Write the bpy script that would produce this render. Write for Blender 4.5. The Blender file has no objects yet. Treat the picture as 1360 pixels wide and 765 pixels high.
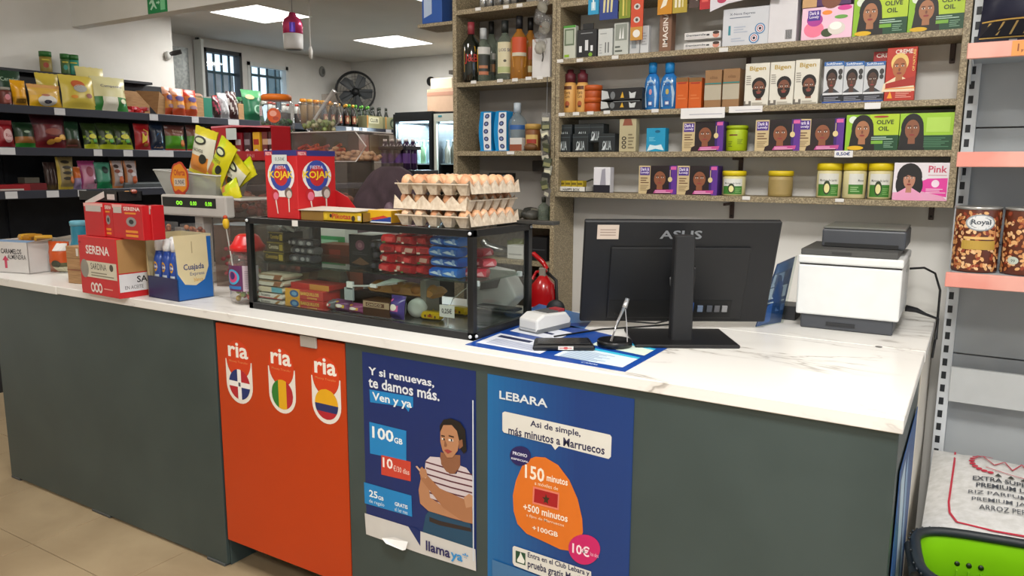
import bpy, math, random
from mathutils import Vector, Matrix
R = math.radians
rnd = random.Random(7)
SC = bpy.context.scene
COL = SC.collection

# ------------------------------------------------------------------ camera
F_PX, YAW, PITCH, ROLL, EYE = 1009.37, 0.547277, 0.159475, 0.0049688, 1.58
FW = Vector((-math.sin(YAW)*math.cos(PITCH), math.cos(YAW)*math.cos(PITCH), -math.sin(PITCH)))
_rt = Vector((math.cos(YAW), math.sin(YAW), 0)); _up = _rt.cross(FW)
RT = _rt*math.cos(ROLL) + _up*math.sin(ROLL); UP = RT.cross(FW)
CAM = Vector((0, 0, EYE))
cd = bpy.data.cameras.new('camera'); cam = bpy.data.objects.new('camera', cd); COL.objects.link(cam)
cam.matrix_world = Matrix(((RT.x, UP.x, -FW.x, 0), (RT.y, UP.y, -FW.y, 0), (RT.z, UP.z, -FW.z, EYE), (0, 0, 0, 1)))
cd.sensor_width = 36; cd.lens = 36*F_PX/1360; cd.clip_start = 0.02; cd.clip_end = 100
SC.camera = cam
# ------------------------------------------------------------------ world, exposure
w = bpy.data.worlds.new('sky'); SC.world = w; w.use_nodes = True
nt = w.node_tree; nt.nodes.clear()
wo = nt.nodes.new('ShaderNodeOutputWorld'); wb = nt.nodes.new('ShaderNodeBackground')
wb.inputs[0].default_value = (0.66, 0.79, 1.0, 1); wb.inputs[1].default_value = 2.2
nt.links.new(wb.outputs[0], wo.inputs[0])
SC.view_settings.view_transform = 'Standard'; SC.view_settings.look = 'None'
SC.view_settings.gamma = 1; SC.view_settings.use_curve_mapping = False
SC.view_settings.exposure = -0.1
SC.cycles.transparent_max_bounces = 32
PANEL_W, FRONT_W, KEY_W = 24, 26, 95          # watts of the ceiling panels (back room, front room)

# ------------------------------------------------------------------ pixel helpers (unproject onto real planes)
def P(x, y, X=None, Y=None, Z=None):
    d = FW*F_PX + RT*(x-680) - UP*(y-382.5)
    t = X/d.x if X is not None else Y/d.y if Y is not None else (Z-EYE)/d.z
    return CAM + d*t
def on_line(px, p0, dr):
    k = (px-680)/F_PX; q = RT - FW*k; v = Vector(p0)-CAM
    return Vector(p0) + Vector(dr)*(-(v.dot(q))/(Vector(dr).dot(q)))
def Xat(px, Y, z): return on_line(px, (0, Y, z), (1, 0, 0)).x
def Yat(px, X, z): return on_line(px, (X, 0, z), (0, 1, 0)).y

# ------------------------------------------------------------------ materials
def lin(c):
    if isinstance(c, str):
        c = c.lstrip('#'); c = [int(c[i:i+2], 16)/255 for i in (0, 2, 4)]
    return tuple((v/12.92 if v <= .04045 else ((v+.055)/1.055)**2.4) for v in c)
_m = {}
def mat(c, rough=.5, metal=0., trans=0., alpha=1., emit=0., coat=0., vary=0.05):
    key = (c, rough, metal, trans, alpha, emit, coat, vary)
    if key in _m: return _m[key]
    m = bpy.data.materials.new('colour_%s' % str(c).strip('#')); m.use_nodes = True
    n = m.node_tree; b = n.nodes['Principled BSDF']; L = lin(c)
    b.inputs['Base Color'].default_value = (*L, 1); b.inputs['Roughness'].default_value = rough
    b.inputs['Metallic'].default_value = metal; b.inputs['Transmission Weight'].default_value = trans
    b.inputs['Alpha'].default_value = alpha; b.inputs['Coat Weight'].default_value = coat
    if emit:
        b.inputs['Emission Color'].default_value = (*L, 1); b.inputs['Emission Strength'].default_value = emit
    if vary and not emit and not trans:
        tx = n.nodes.new('ShaderNodeTexCoord'); no = n.nodes.new('ShaderNodeTexNoise'); no.inputs['Scale'].default_value = 18
        mx = n.nodes.new('ShaderNodeMix'); mx.data_type = 'RGBA'
        mx.inputs[6].default_value = (*[v*(1-vary*1.6) for v in L], 1); mx.inputs[7].default_value = (*[min(1, v*(1+vary)) for v in L], 1)
        n.links.new(tx.outputs['Object'], no.inputs['Vector']); n.links.new(no.outputs['Fac'], mx.inputs[0]); n.links.new(mx.outputs[2], b.inputs['Base Color'])
    _m[key] = m; return m
def noisemat(name, c1, c2, scale=10, detail=4, rough=.5, bump=.0, lo=.4, hi=.6, coat=0., metal=0., c3=None, dist=0., vec=None):
    m = bpy.data.materials.new(name); m.use_nodes = True; n = m.node_tree; b = n.nodes['Principled BSDF']
    g = n.nodes.new('ShaderNodeNewGeometry'); no = n.nodes.new('ShaderNodeTexNoise'); no.inputs['Scale'].default_value = scale
    no.inputs['Detail'].default_value = detail; no.inputs['Distortion'].default_value = dist
    cr = n.nodes.new('ShaderNodeValToRGB'); e = cr.color_ramp.elements
    e[0].position = lo; e[0].color = (*lin(c1), 1); e[1].position = hi; e[1].color = (*lin(c2), 1)
    if c3: x = e.new(hi+.08); x.color = (*lin(c3), 1)
    src = g.outputs['Position']
    if vec:
        mp = n.nodes.new('ShaderNodeMapping'); mp.inputs['Scale'].default_value = vec; n.links.new(src, mp.inputs[0]); src = mp.outputs[0]
    n.links.new(src, no.inputs['Vector']); n.links.new(no.outputs['Fac'], cr.inputs[0]); n.links.new(cr.outputs[0], b.inputs['Base Color'])
    b.inputs['Roughness'].default_value = rough; b.inputs['Coat Weight'].default_value = coat; b.inputs['Metallic'].default_value = metal
    if bump:
        bp = n.nodes.new('ShaderNodeBump'); bp.inputs['Strength'].default_value = bump; bp.inputs['Distance'].default_value = .004
        n.links.new(no.outputs['Fac'], bp.inputs['Height']); n.links.new(bp.outputs[0], b.inputs['Normal'])
    return m
def thin_glass(name, tint='#ffffff', ior=1.45, dirt=0.0, dcol='#dddddd'):
    m = bpy.data.materials.new(name); m.use_nodes = True; n = m.node_tree; n.nodes.clear()
    o = n.nodes.new('ShaderNodeOutputMaterial'); t = n.nodes.new('ShaderNodeBsdfTransparent'); t.inputs[0].default_value = (*lin(tint), 1)
    g = n.nodes.new('ShaderNodeBsdfGlossy'); g.inputs['Roughness'].default_value = .04; lw = n.nodes.new('ShaderNodeLayerWeight'); lw.inputs[0].default_value = .5; pw = n.nodes.new('ShaderNodeMath'); pw.operation = 'POWER'; pw.inputs[1].default_value = 4.5
    f = n.nodes.new('ShaderNodeMath'); f.operation = 'MULTIPLY_ADD'; f.inputs[1].default_value = .9; f.inputs[2].default_value = ((ior-1)/(ior+1))**2
    n.links.new(lw.outputs['Facing'], pw.inputs[0]); n.links.new(pw.outputs[0], f.inputs[0])
    mx = n.nodes.new('ShaderNodeMixShader'); n.links.new(f.outputs[0], mx.inputs[0]); n.links.new(t.outputs[0], mx.inputs[1]); n.links.new(g.outputs[0], mx.inputs[2])
    out = mx
    if dirt:
        d = n.nodes.new('ShaderNodeBsdfDiffuse'); d.inputs[0].default_value = (*lin(dcol), 1); m2 = n.nodes.new('ShaderNodeMixShader')
        m2.inputs[0].default_value = dirt; n.links.new(mx.outputs[0], m2.inputs[1]); n.links.new(d.outputs[0], m2.inputs[2]); out = m2
    n.links.new(out.outputs[0], o.inputs[0]); return m
def marble():
    m = bpy.data.materials.new('white_marble_laminate'); m.use_nodes = True; n = m.node_tree; b = n.nodes['Principled BSDF']
    g = n.nodes.new('ShaderNodeNewGeometry'); mp = n.nodes.new('ShaderNodeMapping'); mp.inputs['Rotation'].default_value = (0, 0, R(10)); mp.inputs['Scale'].default_value = (1.0, 3.4, 2.0)
    no = n.nodes.new('ShaderNodeTexNoise'); no.inputs['Scale'].default_value = 1.5; no.inputs['Detail'].default_value = 5; no.inputs['Roughness'].default_value = .55; no.inputs['Distortion'].default_value = .6
    cr = n.nodes.new('ShaderNodeValToRGB'); e = cr.color_ramp.elements; e[0].position = .47; e[0].color = (*lin('#e9e7e2'), 1); e[1].position = .535; e[1].color = (*lin('#e9e7e2'), 1)
    x = e.new(.503); x.color = (*lin('#a19a92'), 1); x = e.new(.492); x.color = (*lin('#dedbd5'), 1); x = e.new(.512); x.color = (*lin('#dcd9d3'), 1)
    n2 = n.nodes.new('ShaderNodeTexNoise'); n2.inputs['Scale'].default_value = 2.4; c2 = n.nodes.new('ShaderNodeValToRGB'); c2.color_ramp.elements[0].position = .45; c2.color_ramp.elements[1].position = .62
    mx = n.nodes.new('ShaderNodeMix'); mx.data_type = 'RGBA'; mx.inputs[6].default_value = (*lin('#e9e7e2'), 1)
    n.links.new(g.outputs['Position'], mp.inputs[0]); n.links.new(mp.outputs[0], no.inputs[0]); n.links.new(no.outputs['Fac'], cr.inputs[0])
    n.links.new(g.outputs['Position'], n2.inputs[0]); n.links.new(n2.outputs['Fac'], c2.inputs[0]); n.links.new(c2.outputs[0], mx.inputs[0]); n.links.new(cr.outputs[0], mx.inputs[7])
    n.links.new(mx.outputs[2], b.inputs['Base Color']); b.inputs['Roughness'].default_value = .28; return m
MARBLE = marble()
M_PAINT = noisemat('grey_green_painted_board', '#374443', '#3f4c4b', 3, 3, .42, .03, .35, .65)
M_ORANGE = noisemat('orange_painted_board', '#b63600', '#bf3c02', 2, 3, .38, .02, .3, .7)
M_WALL = noisemat('white_wall_paint', '#dcdad4', '#e3e1dc', 4, 3, .75, .05, .3, .7)
M_CEIL = noisemat('ceiling_paint', '#d3cfc6', '#dad6ce', 2, 3, .8, .03, .3, .7)
M_LAM = noisemat('speckled_laminate', '#72664f', '#a39477', 210, 4, .5, .02, .38, .6, c3='#c0b394')
M_LAMD = noisemat('brown_laminate', '#75654f', '#8a7a63', 60, 5, .5, .02, .35, .65)
M_TILE = noisemat('beige_floor_tile', '#9a8669', '#ab9778', 3, 6, .3, .02, .35, .65, dist=.5)
M_GROUT = noisemat('grout', '#75664f', '#82735b', 30, 3, .9, .1)
M_CARD = noisemat('corrugated_board', '#9a7650', '#b08a60', 14, 4, .8, .05, .35, .65, vec=(1, 1, 12))
M_PULP = noisemat('egg_tray_pulp', '#bfae98', '#d6c8b4', 70, 5, .95, .25, .35, .65)
M_EGG = noisemat('egg_shell', '#cf9a70', '#e0b088', 16, 4, .45, .02, .3, .7)
M_BLK = mat('#101113', .35); M_BLKM = mat('#141518', .6); M_WHT = mat('#e8e8e6', .45); M_DARKSH = noisemat('black_shelf_steel', '#1c1d22', '#25262c', 6, 2, .4)
M_EDGE = mat('#3b3d47', .35, .2); M_GREYST = mat('#a9b0b5', .45); M_POST = mat('#d3d7da', .4)
GLASS = thin_glass('display_glass', '#f4f8f6'); ACRY = thin_glass('clear_acrylic', '#f1ece8', 1.5, .045, '#cfc6c0'); CLEARP = thin_glass('clear_plastic', '#f4f4f4', 1.45, .07)
FOIL = mat('#9a9a98', .25, .9)

# ------------------------------------------------------------------ mesh builder
class B:
    def __init__(s): s.v = []; s.f = []; s.m = []; s.sm = []; s.mats = []
    def mi(s, m):
        if isinstance(m, str): m = mat(m)
        if m not in s.mats: s.mats.append(m)
        return s.mats.index(m)
    def add(s, vs, fs, m, smooth=False):
        o = len(s.v); s.v += [tuple(v) for v in vs]; k = s.mi(m) if not isinstance(m, list) else None
        for i, f in enumerate(fs):
            s.f.append(tuple(j+o for j in f)); s.m.append(k if k is not None else s.mi(m[i])); s.sm.append(smooth)
        return s
    def box(s, x0, x1, y0, y1, z0, z1, m, mtx=None):
        vs = [Vector((x, y, z)) for z in (z0, z1) for y in (y0, y1) for x in (x0, x1)]
        if mtx is not None: vs = [mtx @ v for v in vs]
        return s.add(vs, [(0, 2, 3, 1), (4, 5, 7, 6), (0, 1, 5, 4), (2, 6, 7, 3), (0, 4, 6, 2), (1, 3, 7, 5)], m)
    def lathe(s, prof, m, n=16, c=(0, 0, 0), mtx=None, sq=None, cap=True):
        # prof: (r, z) or (r, z, material for the band above)
        vs = []; fs = []; ms = []; c = Vector(c)
        for p in prof:
            for i in range(n):
                a = 2*math.pi*i/n; r = p[0]
                if sq: k = (abs(math.cos(a))**sq+abs(math.sin(a))**sq)**(-1/sq); r = r*k
                vs.append(Vector((r*math.cos(a), r*math.sin(a), p[1])))
        for j in range(len(prof)-1):
            for i in range(n):
                fs.append((j*n+i, j*n+(i+1) % n, (j+1)*n+(i+1) % n, (j+1)*n+i)); ms.append(prof[j][2] if len(prof[j]) > 2 else m)
        if cap and prof[0][0] > 1e-5: fs.append(tuple(range(n-1, -1, -1))); ms.append(prof[0][2] if len(prof[0]) > 2 else m)
        if cap and prof[-1][0] > 1e-5: fs.append(tuple((len(prof)-1)*n+i for i in range(n))); ms.append(prof[-2][2] if len(prof[-2]) > 2 else m)
        if mtx is not None: vs = [mtx @ v for v in vs]
        vs = [v+c for v in vs]
        return s.add(vs, fs, ms, True)
    def tube(s, pts, r, m, n=6, close=False):
        pts = [Vector(p) for p in pts]; vs = []; fs = []
        for i, p in enumerate(pts):
            a = pts[max(0, i-1)]; b = pts[min(len(pts)-1, i+1)]
            if close: a = pts[i-1]; b = pts[(i+1) % len(pts)]
            t = (b-a).normalized(); q = Vector((0, 0, 1)) if abs(t.z) < .9 else Vector((1, 0, 0)); u = t.cross(q).normalized(); w_ = t.cross(u)
            rr = r[i] if isinstance(r, (list, tuple)) else r
            for k in range(n): an = 2*math.pi*k/n; vs.append(p+u*math.cos(an)*rr+w_*math.sin(an)*rr)
        L = len(pts)
        for i in range(L if close else L-1):
            j = (i+1) % L
            for k in range(n): fs.append((i*n+k, i*n+(k+1) % n, j*n+(k+1) % n, j*n+k))
        if not close: fs += [tuple(range(n)), tuple((L-1)*n+k for k in range(n-1, -1, -1))]
        return s.add(vs, fs, m, True)
    def prism(s, pts, h0, h1, m, fr=lambda a, b, h: Vector((a, b, h)), side=None):
        n = len(pts); vs = [fr(a, b, h0) for a, b in pts]+[fr(a, b, h1) for a, b in pts]
        fs = [tuple(range(n-1, -1, -1)), tuple(range(n, 2*n))]+[(i, (i+1) % n, n+(i+1) % n, n+i) for i in range(n)]
        return s.add(vs, fs, [m, m]+[side or m]*n)
    def ball(s, c, r, m, n=10, k=6, mtx=None):
        rx, ry, rz = (r, r, r) if not isinstance(r, tuple) else r
        pr = [(math.sin(math.pi*i/k), -math.cos(math.pi*i/k)) for i in range(k+1)]
        vs = [Vector((p*math.cos(2*math.pi*j/n)*rx, p*math.sin(2*math.pi*j/n)*ry, z*rz)) for p, z in pr for j in range(n)]
        if mtx is not None: vs = [mtx @ v for v in vs]
        return s.add([v+Vector(c) for v in vs], [(i*n+j, i*n+(j+1) % n, (i+1)*n+(j+1) % n, (i+1)*n+j) for i in range(k) for j in range(n)], m, True)
    # ---- flat print on any surface: fr(s, t, h) -> point
    def pr(s, items, fr, h=.0005, st=.00008, dv=1):
        for it in items:
            k = it[0]; h += st
            if k == 'r':
                _, x0, y0, x1, y1, c = it; n = max(1, int(dv*abs(x1-x0)+.99)) if dv > 1 else 1; q = max(1, int(dv*abs(y1-y0)*.5)) if dv > 1 else 1
                vs = [fr(x0+(x1-x0)*i/n, y0+(y1-y0)*j/q, h) for j in range(q+1) for i in range(n+1)]
                s.add(vs, [(j*(n+1)+i, j*(n+1)+i+1, (j+1)*(n+1)+i+1, (j+1)*(n+1)+i) for j in range(q) for i in range(n)], c)
            elif k == 'e':
                _, cx, cy, rx, ry, c = it; n = 20
                if dv == 1: s.add([fr(cx+rx*math.cos(6.28318*i/n), cy+ry*math.sin(6.28318*i/n), h) for i in range(n)], [tuple(range(n))], c)
                else:
                    vs = [fr(cx+rx*g*math.cos(6.28318*i/n), cy+ry*g*math.sin(6.28318*i/n), h) for g in (1, .66, .33) for i in range(n)]
                    s.add(vs, [(g*n+i, g*n+(i+1) % n, (g+1)*n+(i+1) % n, (g+1)*n+i) for g in range(2) for i in range(n)]+[tuple(2*n+i for i in range(n))], c)
            elif k == 'p': s.add([fr(a, b, h) for a, b in it[1]], [tuple(range(len(it[1])))], it[2])
            elif k in 'tTvV':
                _, tx, x0, y0, x1, y1, c = it; vs, fs = glyphs(tx, k in 'TV')
                if k in 'vV': vs = [(1-b, a) for a, b in vs]
                s.add([fr(x0+a*(x1-x0), y0+b*(y1-y0), h) for a, b in vs], fs, c)
        return s
    def build(s, name, parent=None, bevel=0, loc=None, rz=0, label=None, cat=None, group=None, kind=None, seg=1):
        me = bpy.data.meshes.new(name); me.from_pydata(s.v, [], s.f)
        for m in s.mats: me.materials.append(m)
        me.polygons.foreach_set('material_index', s.m); me.polygons.foreach_set('use_smooth', s.sm); me.update()
        o = bpy.data.objects.new(name, me); COL.objects.link(o)
        if parent is not None: o.parent = parent
        if loc is not None: o.location = loc
        if rz: o.rotation_euler.z = rz
        if bevel:
            b = o.modifiers.new('edge', 'BEVEL'); b.width = bevel; b.segments = seg; b.limit_method = 'ANGLE'; b.angle_limit = R(50)
        tag(o, label, cat, group, kind); return o
def tag(o, label=None, cat=None, group=None, kind=None):
    for k, v in (('label', label), ('category', cat), ('group', group), ('kind', kind)):
        if v: o[k] = v
    return o
_g = {}
def glyphs(tx, bold=False):
    if (tx, bold) in _g: return _g[tx, bold]
    cu = bpy.data.curves.new('t', 'FONT'); cu.body = tx; cu.resolution_u = 2; cu.offset = .022 if bold else .004
    o = bpy.data.objects.new('t', cu); COL.objects.link(o); me = o.to_mesh()
    vs = [(v.co.x, v.co.y) for v in me.vertices]; fs = [tuple(p.vertices) for p in me.polygons]
    o.to_mesh_clear(); bpy.data.objects.remove(o); bpy.data.curves.remove(cu)
    if vs:
        a0 = min(v[0] for v in vs); a1 = max(v[0] for v in vs); b0 = min(v[1] for v in vs); b1 = max(v[1] for v in vs)
        vs = [((a-a0)/max(1e-6, a1-a0), (b-b0)/max(1e-6, b1-b0)) for a, b in vs]
    _g[tx, bold] = (vs, fs); return vs, fs
def empty(name, loc, label=None, cat=None, group=None, rz=0, rot=None, kind=None):
    o = bpy.data.objects.new(name, None); o.empty_display_size = .05; COL.objects.link(o); o.location = loc
    o.rotation_euler = rot if rot else (0, 0, rz)
    return tag(o, label, cat, group, kind)
def kids(o): return [c for c in bpy.data.objects if c.parent == o]
def dup(root, loc, label=None, rz=None, group=None):
    r = root.copy(); COL.objects.link(r); r.location = loc
    if rz is not None: r.rotation_euler.z = rz
    if label: r['label'] = label
    if group: r['group'] = group
    for c in kids(root):
        d = c.copy(); COL.objects.link(d); d.parent = r
        for g in kids(c):
            e = g.copy(); COL.objects.link(e); e.parent = d
    return r
def face(w_, d, h, side='f', z0=0):
    # surface of one face of a box with its base centre at the origin; s,t in 0..1
    if side == 'f': return lambda s, t, n: Vector((-w_/2+s*w_, -d/2-n, z0+t*h))
    if side == 'b': return lambda s, t, n: Vector((w_/2-s*w_, d/2+n, z0+t*h))
    if side == 'r': return lambda s, t, n: Vector((w_/2+n, -d/2+s*d, z0+t*h))
    if side == 'l': return lambda s, t, n: Vector((-w_/2-n, d/2-s*d, z0+t*h))
    return lambda s, t, n: Vector((-w_/2+s*w_, -d/2+t*d, z0+h+n))
def cylf(r, z0, z1, a0=-2.2, a1=-.94, c=(0, 0)):
    return lambda s, t, h: Vector((c[0]+(r+h)*math.cos(a0+(a1-a0)*s), c[1]+(r+h)*math.sin(a0+(a1-a0)*s), z0+(z1-z0)*t))
def carton(name, label, cat, loc, size, col, rz=0, group=None, f=None, r=None, t=None, l=None, bevel=.0015, dz=None, pname='front_print'):
    w_, d, h = size; b = B(); m = mat(col, .4) if isinstance(col, str) else col
    b.box(-w_/2, w_/2, -d/2, d/2, 0, h, m); o = b.build(name, None, bevel, loc, rz, label, cat, group)
    for it, sd, nm in ((f, 'f', pname), (r, 'r', 'side_print'), (l, 'l', 'side_print'), (t, 't', 'top_print')):
        if it: B().pr(it, face(w_, d, h, sd)).build(nm, o)
    return o
def pouch(name, label, cat, loc, size, des, rz=0, tilt=0, roll=0, group=None, prints=None, nu=9, nv=12, wr=.06, back='#8c8c8c', rough=.3, seal=.06):
    w_, d, h = size; rr = random.Random(hash((round(loc[0], 3), round(loc[1], 3), round(loc[2], 3))) & 0xffff)
    nz = [[rr.uniform(-1, 1) for _ in range(nu+1)] for _ in range(nv+1)]
    def dep(s, t):
        e = max(0, 1-abs(2*s-1)**3); v = min(1, max(0, (t-seal)/.22), max(0, (1-seal-t)/.3)); v = math.sin(v*math.pi/2)
        return d/2*e*v
    def wid(t): return w_*(1-.07*math.sin(math.pi*t))
    def srf(s, t, n):
        i = min(nu, max(0, int(s*nu+.5))); j = min(nv, max(0, int(t*nv+.5)))
        return Vector(((s-.5)*wid(t), -dep(s, t)-.002-n, t*h))
    b = B(); vs = []
    for j in range(nv+1):
        for i in range(nu+1):
            s, t = i/nu, j/nv; p = srf(s, t, 0); p.y += nz[j][i]*wr*d*.5*(1 if 0 < i < nu else 0); p.z += (.012*h if (j in (0, nv) and i % 2) else 0); vs.append(p)
    fs = []; ms = []
    for j in range(nv):
        for i in range(nu): fs.append((j*(nu+1)+i, j*(nu+1)+i+1, (j+1)*(nu+1)+i+1, (j+1)*(nu+1)+i)); ms.append(mat(des((i+.5)/nu, (j+.5)/nv), rough))
    b.add(vs, fs, ms, True)
    vb = [Vector((v.x, -v.y, v.z)) for v in vs]; b.add(vb, [tuple(reversed(q)) for q in fs], mat(back, rough), True)
    o = b.build(name, None, 0, loc, 0, label, cat, group); o.rotation_euler = Matrix.Rotation(rz, 3, 'Z').to_euler() if not (tilt or roll) else (Matrix.Rotation(rz, 3, 'Z') @ Matrix.Rotation(tilt, 3, 'X') @ Matrix.Rotation(roll, 3, 'Y')).to_euler()
    if prints: B().pr(prints, lambda s, t, n: srf(s, t, n+wr*d*.5+.001), dv=8).build('front_print', o)
    return o
def bands(*a):
    # bands((t_top, colour), ...) from the bottom up
    def f(s, t):
        for k, c in a:
            if t <= k: return c
        return a[-1][1]
    return f

def nth(k): return ('first', 'second', 'third', 'fourth', 'fifth', 'sixth', 'seventh', 'eighth', 'ninth', 'tenth', 'eleventh', 'twelfth')[k]
# ================================================================== THE SETTING
CZ = 2.87       # ceiling of the back room; the front room is higher
XL, XW, YB = -6.25, -7.0, 7.5
def slab(name, a, m, label=None, bevel=0, parent=None, kind='structure'):
    return B().box(*a, m).build(name, parent, bevel, label=label, kind=kind)
fl = slab('floor', (-7.2, 3.2, -3.2, 7.7, -.06, -.006), M_GROUT, 'beige tiled shop floor')
me = None; T_ = .6
for i in range(-11, 5):
    for j in range(-5, 5):
        if i < -9 and j > 1: continue
        x, y = i*T_-.57, j*T_+.6
        if me is None:
            tl = B().box(-T_/2+.0015, T_/2-.0015, -T_/2+.0015, T_/2-.0015, -.008, 0, M_TILE).build('tile', fl, .001); me = tl.data; tl.location = (x, y, 0)
        else:
            o = tl.copy(); COL.objects.link(o); o.parent = fl; o.location = (x, y, 0)
slab('ceiling', (-7.2, 3.2, 3.62, 7.7, CZ, CZ+.06), M_CEIL, 'low ceiling of the back room')
slab('ceiling', (-6.4, 3.2, -3.2, 3.62, 3.3, 3.36), M_CEIL, 'higher ceiling over the counter')
slab('trim_1', (XL, 3.1, 3.54, 3.64, 2.65, 3.3), M_WALL, 'white dropped beam between the two ceilings')
slab('wall_left', (XL-.15, XL, -3.1, 4.42, 0, 3.3), M_WALL, 'white left wall')
slab('wall_recess', (XW, XL-.15, 4.32, 4.42, 0, CZ), M_WALL, 'return wall beside the recess')
slab('wall_rear', (XW-.1, 3.2, YB, YB+.1, 0, CZ+.05), M_WALL, 'white far wall with the fan')
b = B()
for a in ((-3.2, -.6, 0, 3.3), (1.6, YB, 0, 3.3), (-.6, 1.6, 2.3, 3.3)): b.box(3.1, 3.2, a[0], a[1], a[2], a[3], M_WALL)
b.build('wall_right', label='right wall with the shop entrance, out of view', kind='structure')
slab('exterior_ground', (3.2, 9, -4, 5, -.08, -.02), mat('#8c8a86', .9), 'pavement outside the entrance')
slab('wall_front', (-6.4, 3.2, -3.2, -3.1, 0, 3.3), M_WALL, 'shop front wall out of view')
slab('wall_back', (-2.21, 3.1, 3.25, 3.33, 0, 3.3), M_WALL, 'white partition wall behind the shelves')
# window wall with two openings
wy = [(4.28, 5.30), (5.785, 5.86), (6.44, YB)]
b = B()
for a, c in wy: b.box(XW-.1, XW, a, c, 0, CZ+.05, M_WALL)
b.box(XW-.1, XW, 5.30, 5.785, 2.78, CZ+.05, M_WALL).box(XW-.1, XW, 5.30, 5.785, 0, 1.5, M_WALL)
b.box(XW-.1, XW, 5.86, 6.44, 2.70, CZ+.05, M_WALL).box(XW-.1, XW, 5.86, 6.44, 0, 1.5, M_WALL)
b.build('wall_window', label='wall with two barred windows', kind='structure')
DKF = mat('#2f3436', .5); BAR = mat('#3d5b6b', .5)
def window(n, y0, y1, z0, z1, fm, bars, rail, label):
    r = empty('window_%d' % n, (XW, (y0+y1)/2, z0), label, kind='structure')
    L = lambda *a: B().box(*a, fm)
    cy = (y0+y1)/2; f = B()
    for a in ((-.09, .01, y0-cy, y0-cy+.035, 0, z1-z0), (-.09, .01, y1-cy-.035, y1-cy, 0, z1-z0), (-.09, .01, y0-cy, y1-cy, z1-z0-.04, z1-z0), (-.09, .01, y0-cy, y1-cy, 0, .03)): f.box(*a, fm)
    f.build('window_frame', r)
    for k in range(bars):
        yy = y0-cy+(y1-y0)*(k+1)/(bars+1); B().box(-.095, -.08, yy-.011, yy+.011, .03, z1-z0-.04, BAR).build('bar', r)
    B().box(-.096, -.078, y0-cy, y1-cy, rail-z0-.014, rail-z0+.014, BAR).build('cross_bar', r)
    B().box(-.055, -.051, y0-cy+.03, y1-cy-.03, .03, z1-z0-.04, GLASS).build('pane', r)
window(1, 5.30, 5.785, 1.5, 2.78, DKF, 4, 2.55, 'dark framed barred window beside the white sash')
window(2, 5.86, 6.44, 1.5, 2.70, mat('#dcdfdc', .5), 4, 2.575, 'white framed barred window nearer the fan')
B().box(-9.4, -9.2, 6.55, 7.45, 0, 2.86, noisemat('outside_render', '#77736f', '#8b8783', 3, 4, .9)).build('exterior_wall', label='grey building seen through the window', kind='structure')
B().box(-7.55, -7.35, 6.62, 7.9, 0, 3.6, mat('#5a6a6c', .8)).build('exterior_pier', label='grey green pier outside the second window', kind='structure')
t = B(); t.box(XW, XW+.035, 4.5, 5.1, .2, 2.74, noisemat('brushed_shutter', '#8f9493', '#a5aaa8', 30, 3, .3, metal=.3))
t.build('door_1', label='dull grey metal door in the recess', kind='structure')
s_ = empty('window_3', (XW, 5.2, 1.5), 'open white window sash standing into the room', kind='structure')
B().box(.03, .15, -.03, .0, 0, 1.33, mat('#d9dcd8', .4)).build('sash_stile', s_); B().box(.02, .05, .0, .03, 0, 1.36, DKF).build('sash_seal', s_)

# ceiling light panels
def ceil_light(x, y, z, label, power, s=.58):
    r = empty('ceiling_light', (x, y, z), label, 'ceiling light', 'square ceiling light panels')
    B().box(-s/2-.012, s/2+.012, -s/2-.012, s/2+.012, -.008, 0, M_WHT).build('frame', r)
    B().box(-s/2, s/2, -s/2, s/2, -.011, -.008, mat('#fffdf8', .5, emit=3.0)).build('diffuser', r)
    l = bpy.data.lights.new('panel_lamp', 'AREA'); l.shape = 'SQUARE'; l.size = s; l.energy = power; l.color = (1, .975, .935)
    o = bpy.data.objects.new('panel_lamp', l); COL.objects.link(o); o.parent = r; o.location = (0, 0, -.016)
ceil_light(-5.44, 4.73, CZ, 'square ceiling panel behind the hanging bottle ornament', PANEL_W)
ceil_light(-5.40, 6.44, CZ, 'square ceiling panel above the black fan and fridges', PANEL_W)
ceil_light(-3.6, 4.7, CZ, 'square ceiling panel over the back aisle, out of view', PANEL_W)
ceil_light(-3.6, 6.4, CZ, 'square ceiling panel over the fridges, out of view', PANEL_W)
for k, (x, y, e) in enumerate(((-4.7, 1.6, FRONT_W*.7), (-.1, .6, KEY_W), (-2.4, 1.3, FRONT_W*.9), (-3.2, -1.2, FRONT_W), (.3, -1.4, KEY_W*.8), (1.9, 1.6, FRONT_W))):
    ceil_light(x, y, 3.3, 'square ceiling panel of the front room, the %s, out of view' % nth(k), e)

# ================================================================== THE COUNTER
ZT = 1.04; YF = 1.809
c = empty('shop_counter', (-2.1, 2.15, 0), 'long grey green shop counter with orange door and white marbled worktop', 'counter')
c0 = Vector(c.location)
def cbox(name, a, m, bevel=.0015, parent=c, lab=None):
    return B().box(a[0]-c0.x, a[1]-c0.x, a[2]-c0.y, a[3]-c0.y, a[4], a[5], m).build(name, parent, bevel, label=lab)
cbox('worktop', (-3.47, -.096, 1.795, 2.52, 1.006, ZT), MARBLE, .002)
cbox('worktop', (-4.30, -3.473, 1.795, 2.52, 1.002, ZT-.001), MARBLE, .002)
cbox('worktop', (-1.05, -.094, 2.523, 3.245, 1.006, ZT), MARBLE, .002, lab='rear marbled worktop slab under the printer')
cbox('side_panel', (-4.08, -2.42, YF, YF+.018, .012, 1.004), M_PAINT, .001, lab='plain grey green front board')
cbox('side_panel', (-1.748, -.104, YF, YF+.018, .0, 1.006), M_PAINT, .001, lab='grey green front board carrying the posters')
cbox('end_panel', (-4.08, -4.06, YF+.02, 2.5, 0, 1.0), M_PAINT)
cbox('end_panel', (-2.44, -2.42, YF+.02, 2.5, 0, 1.0), M_PAINT)
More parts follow.
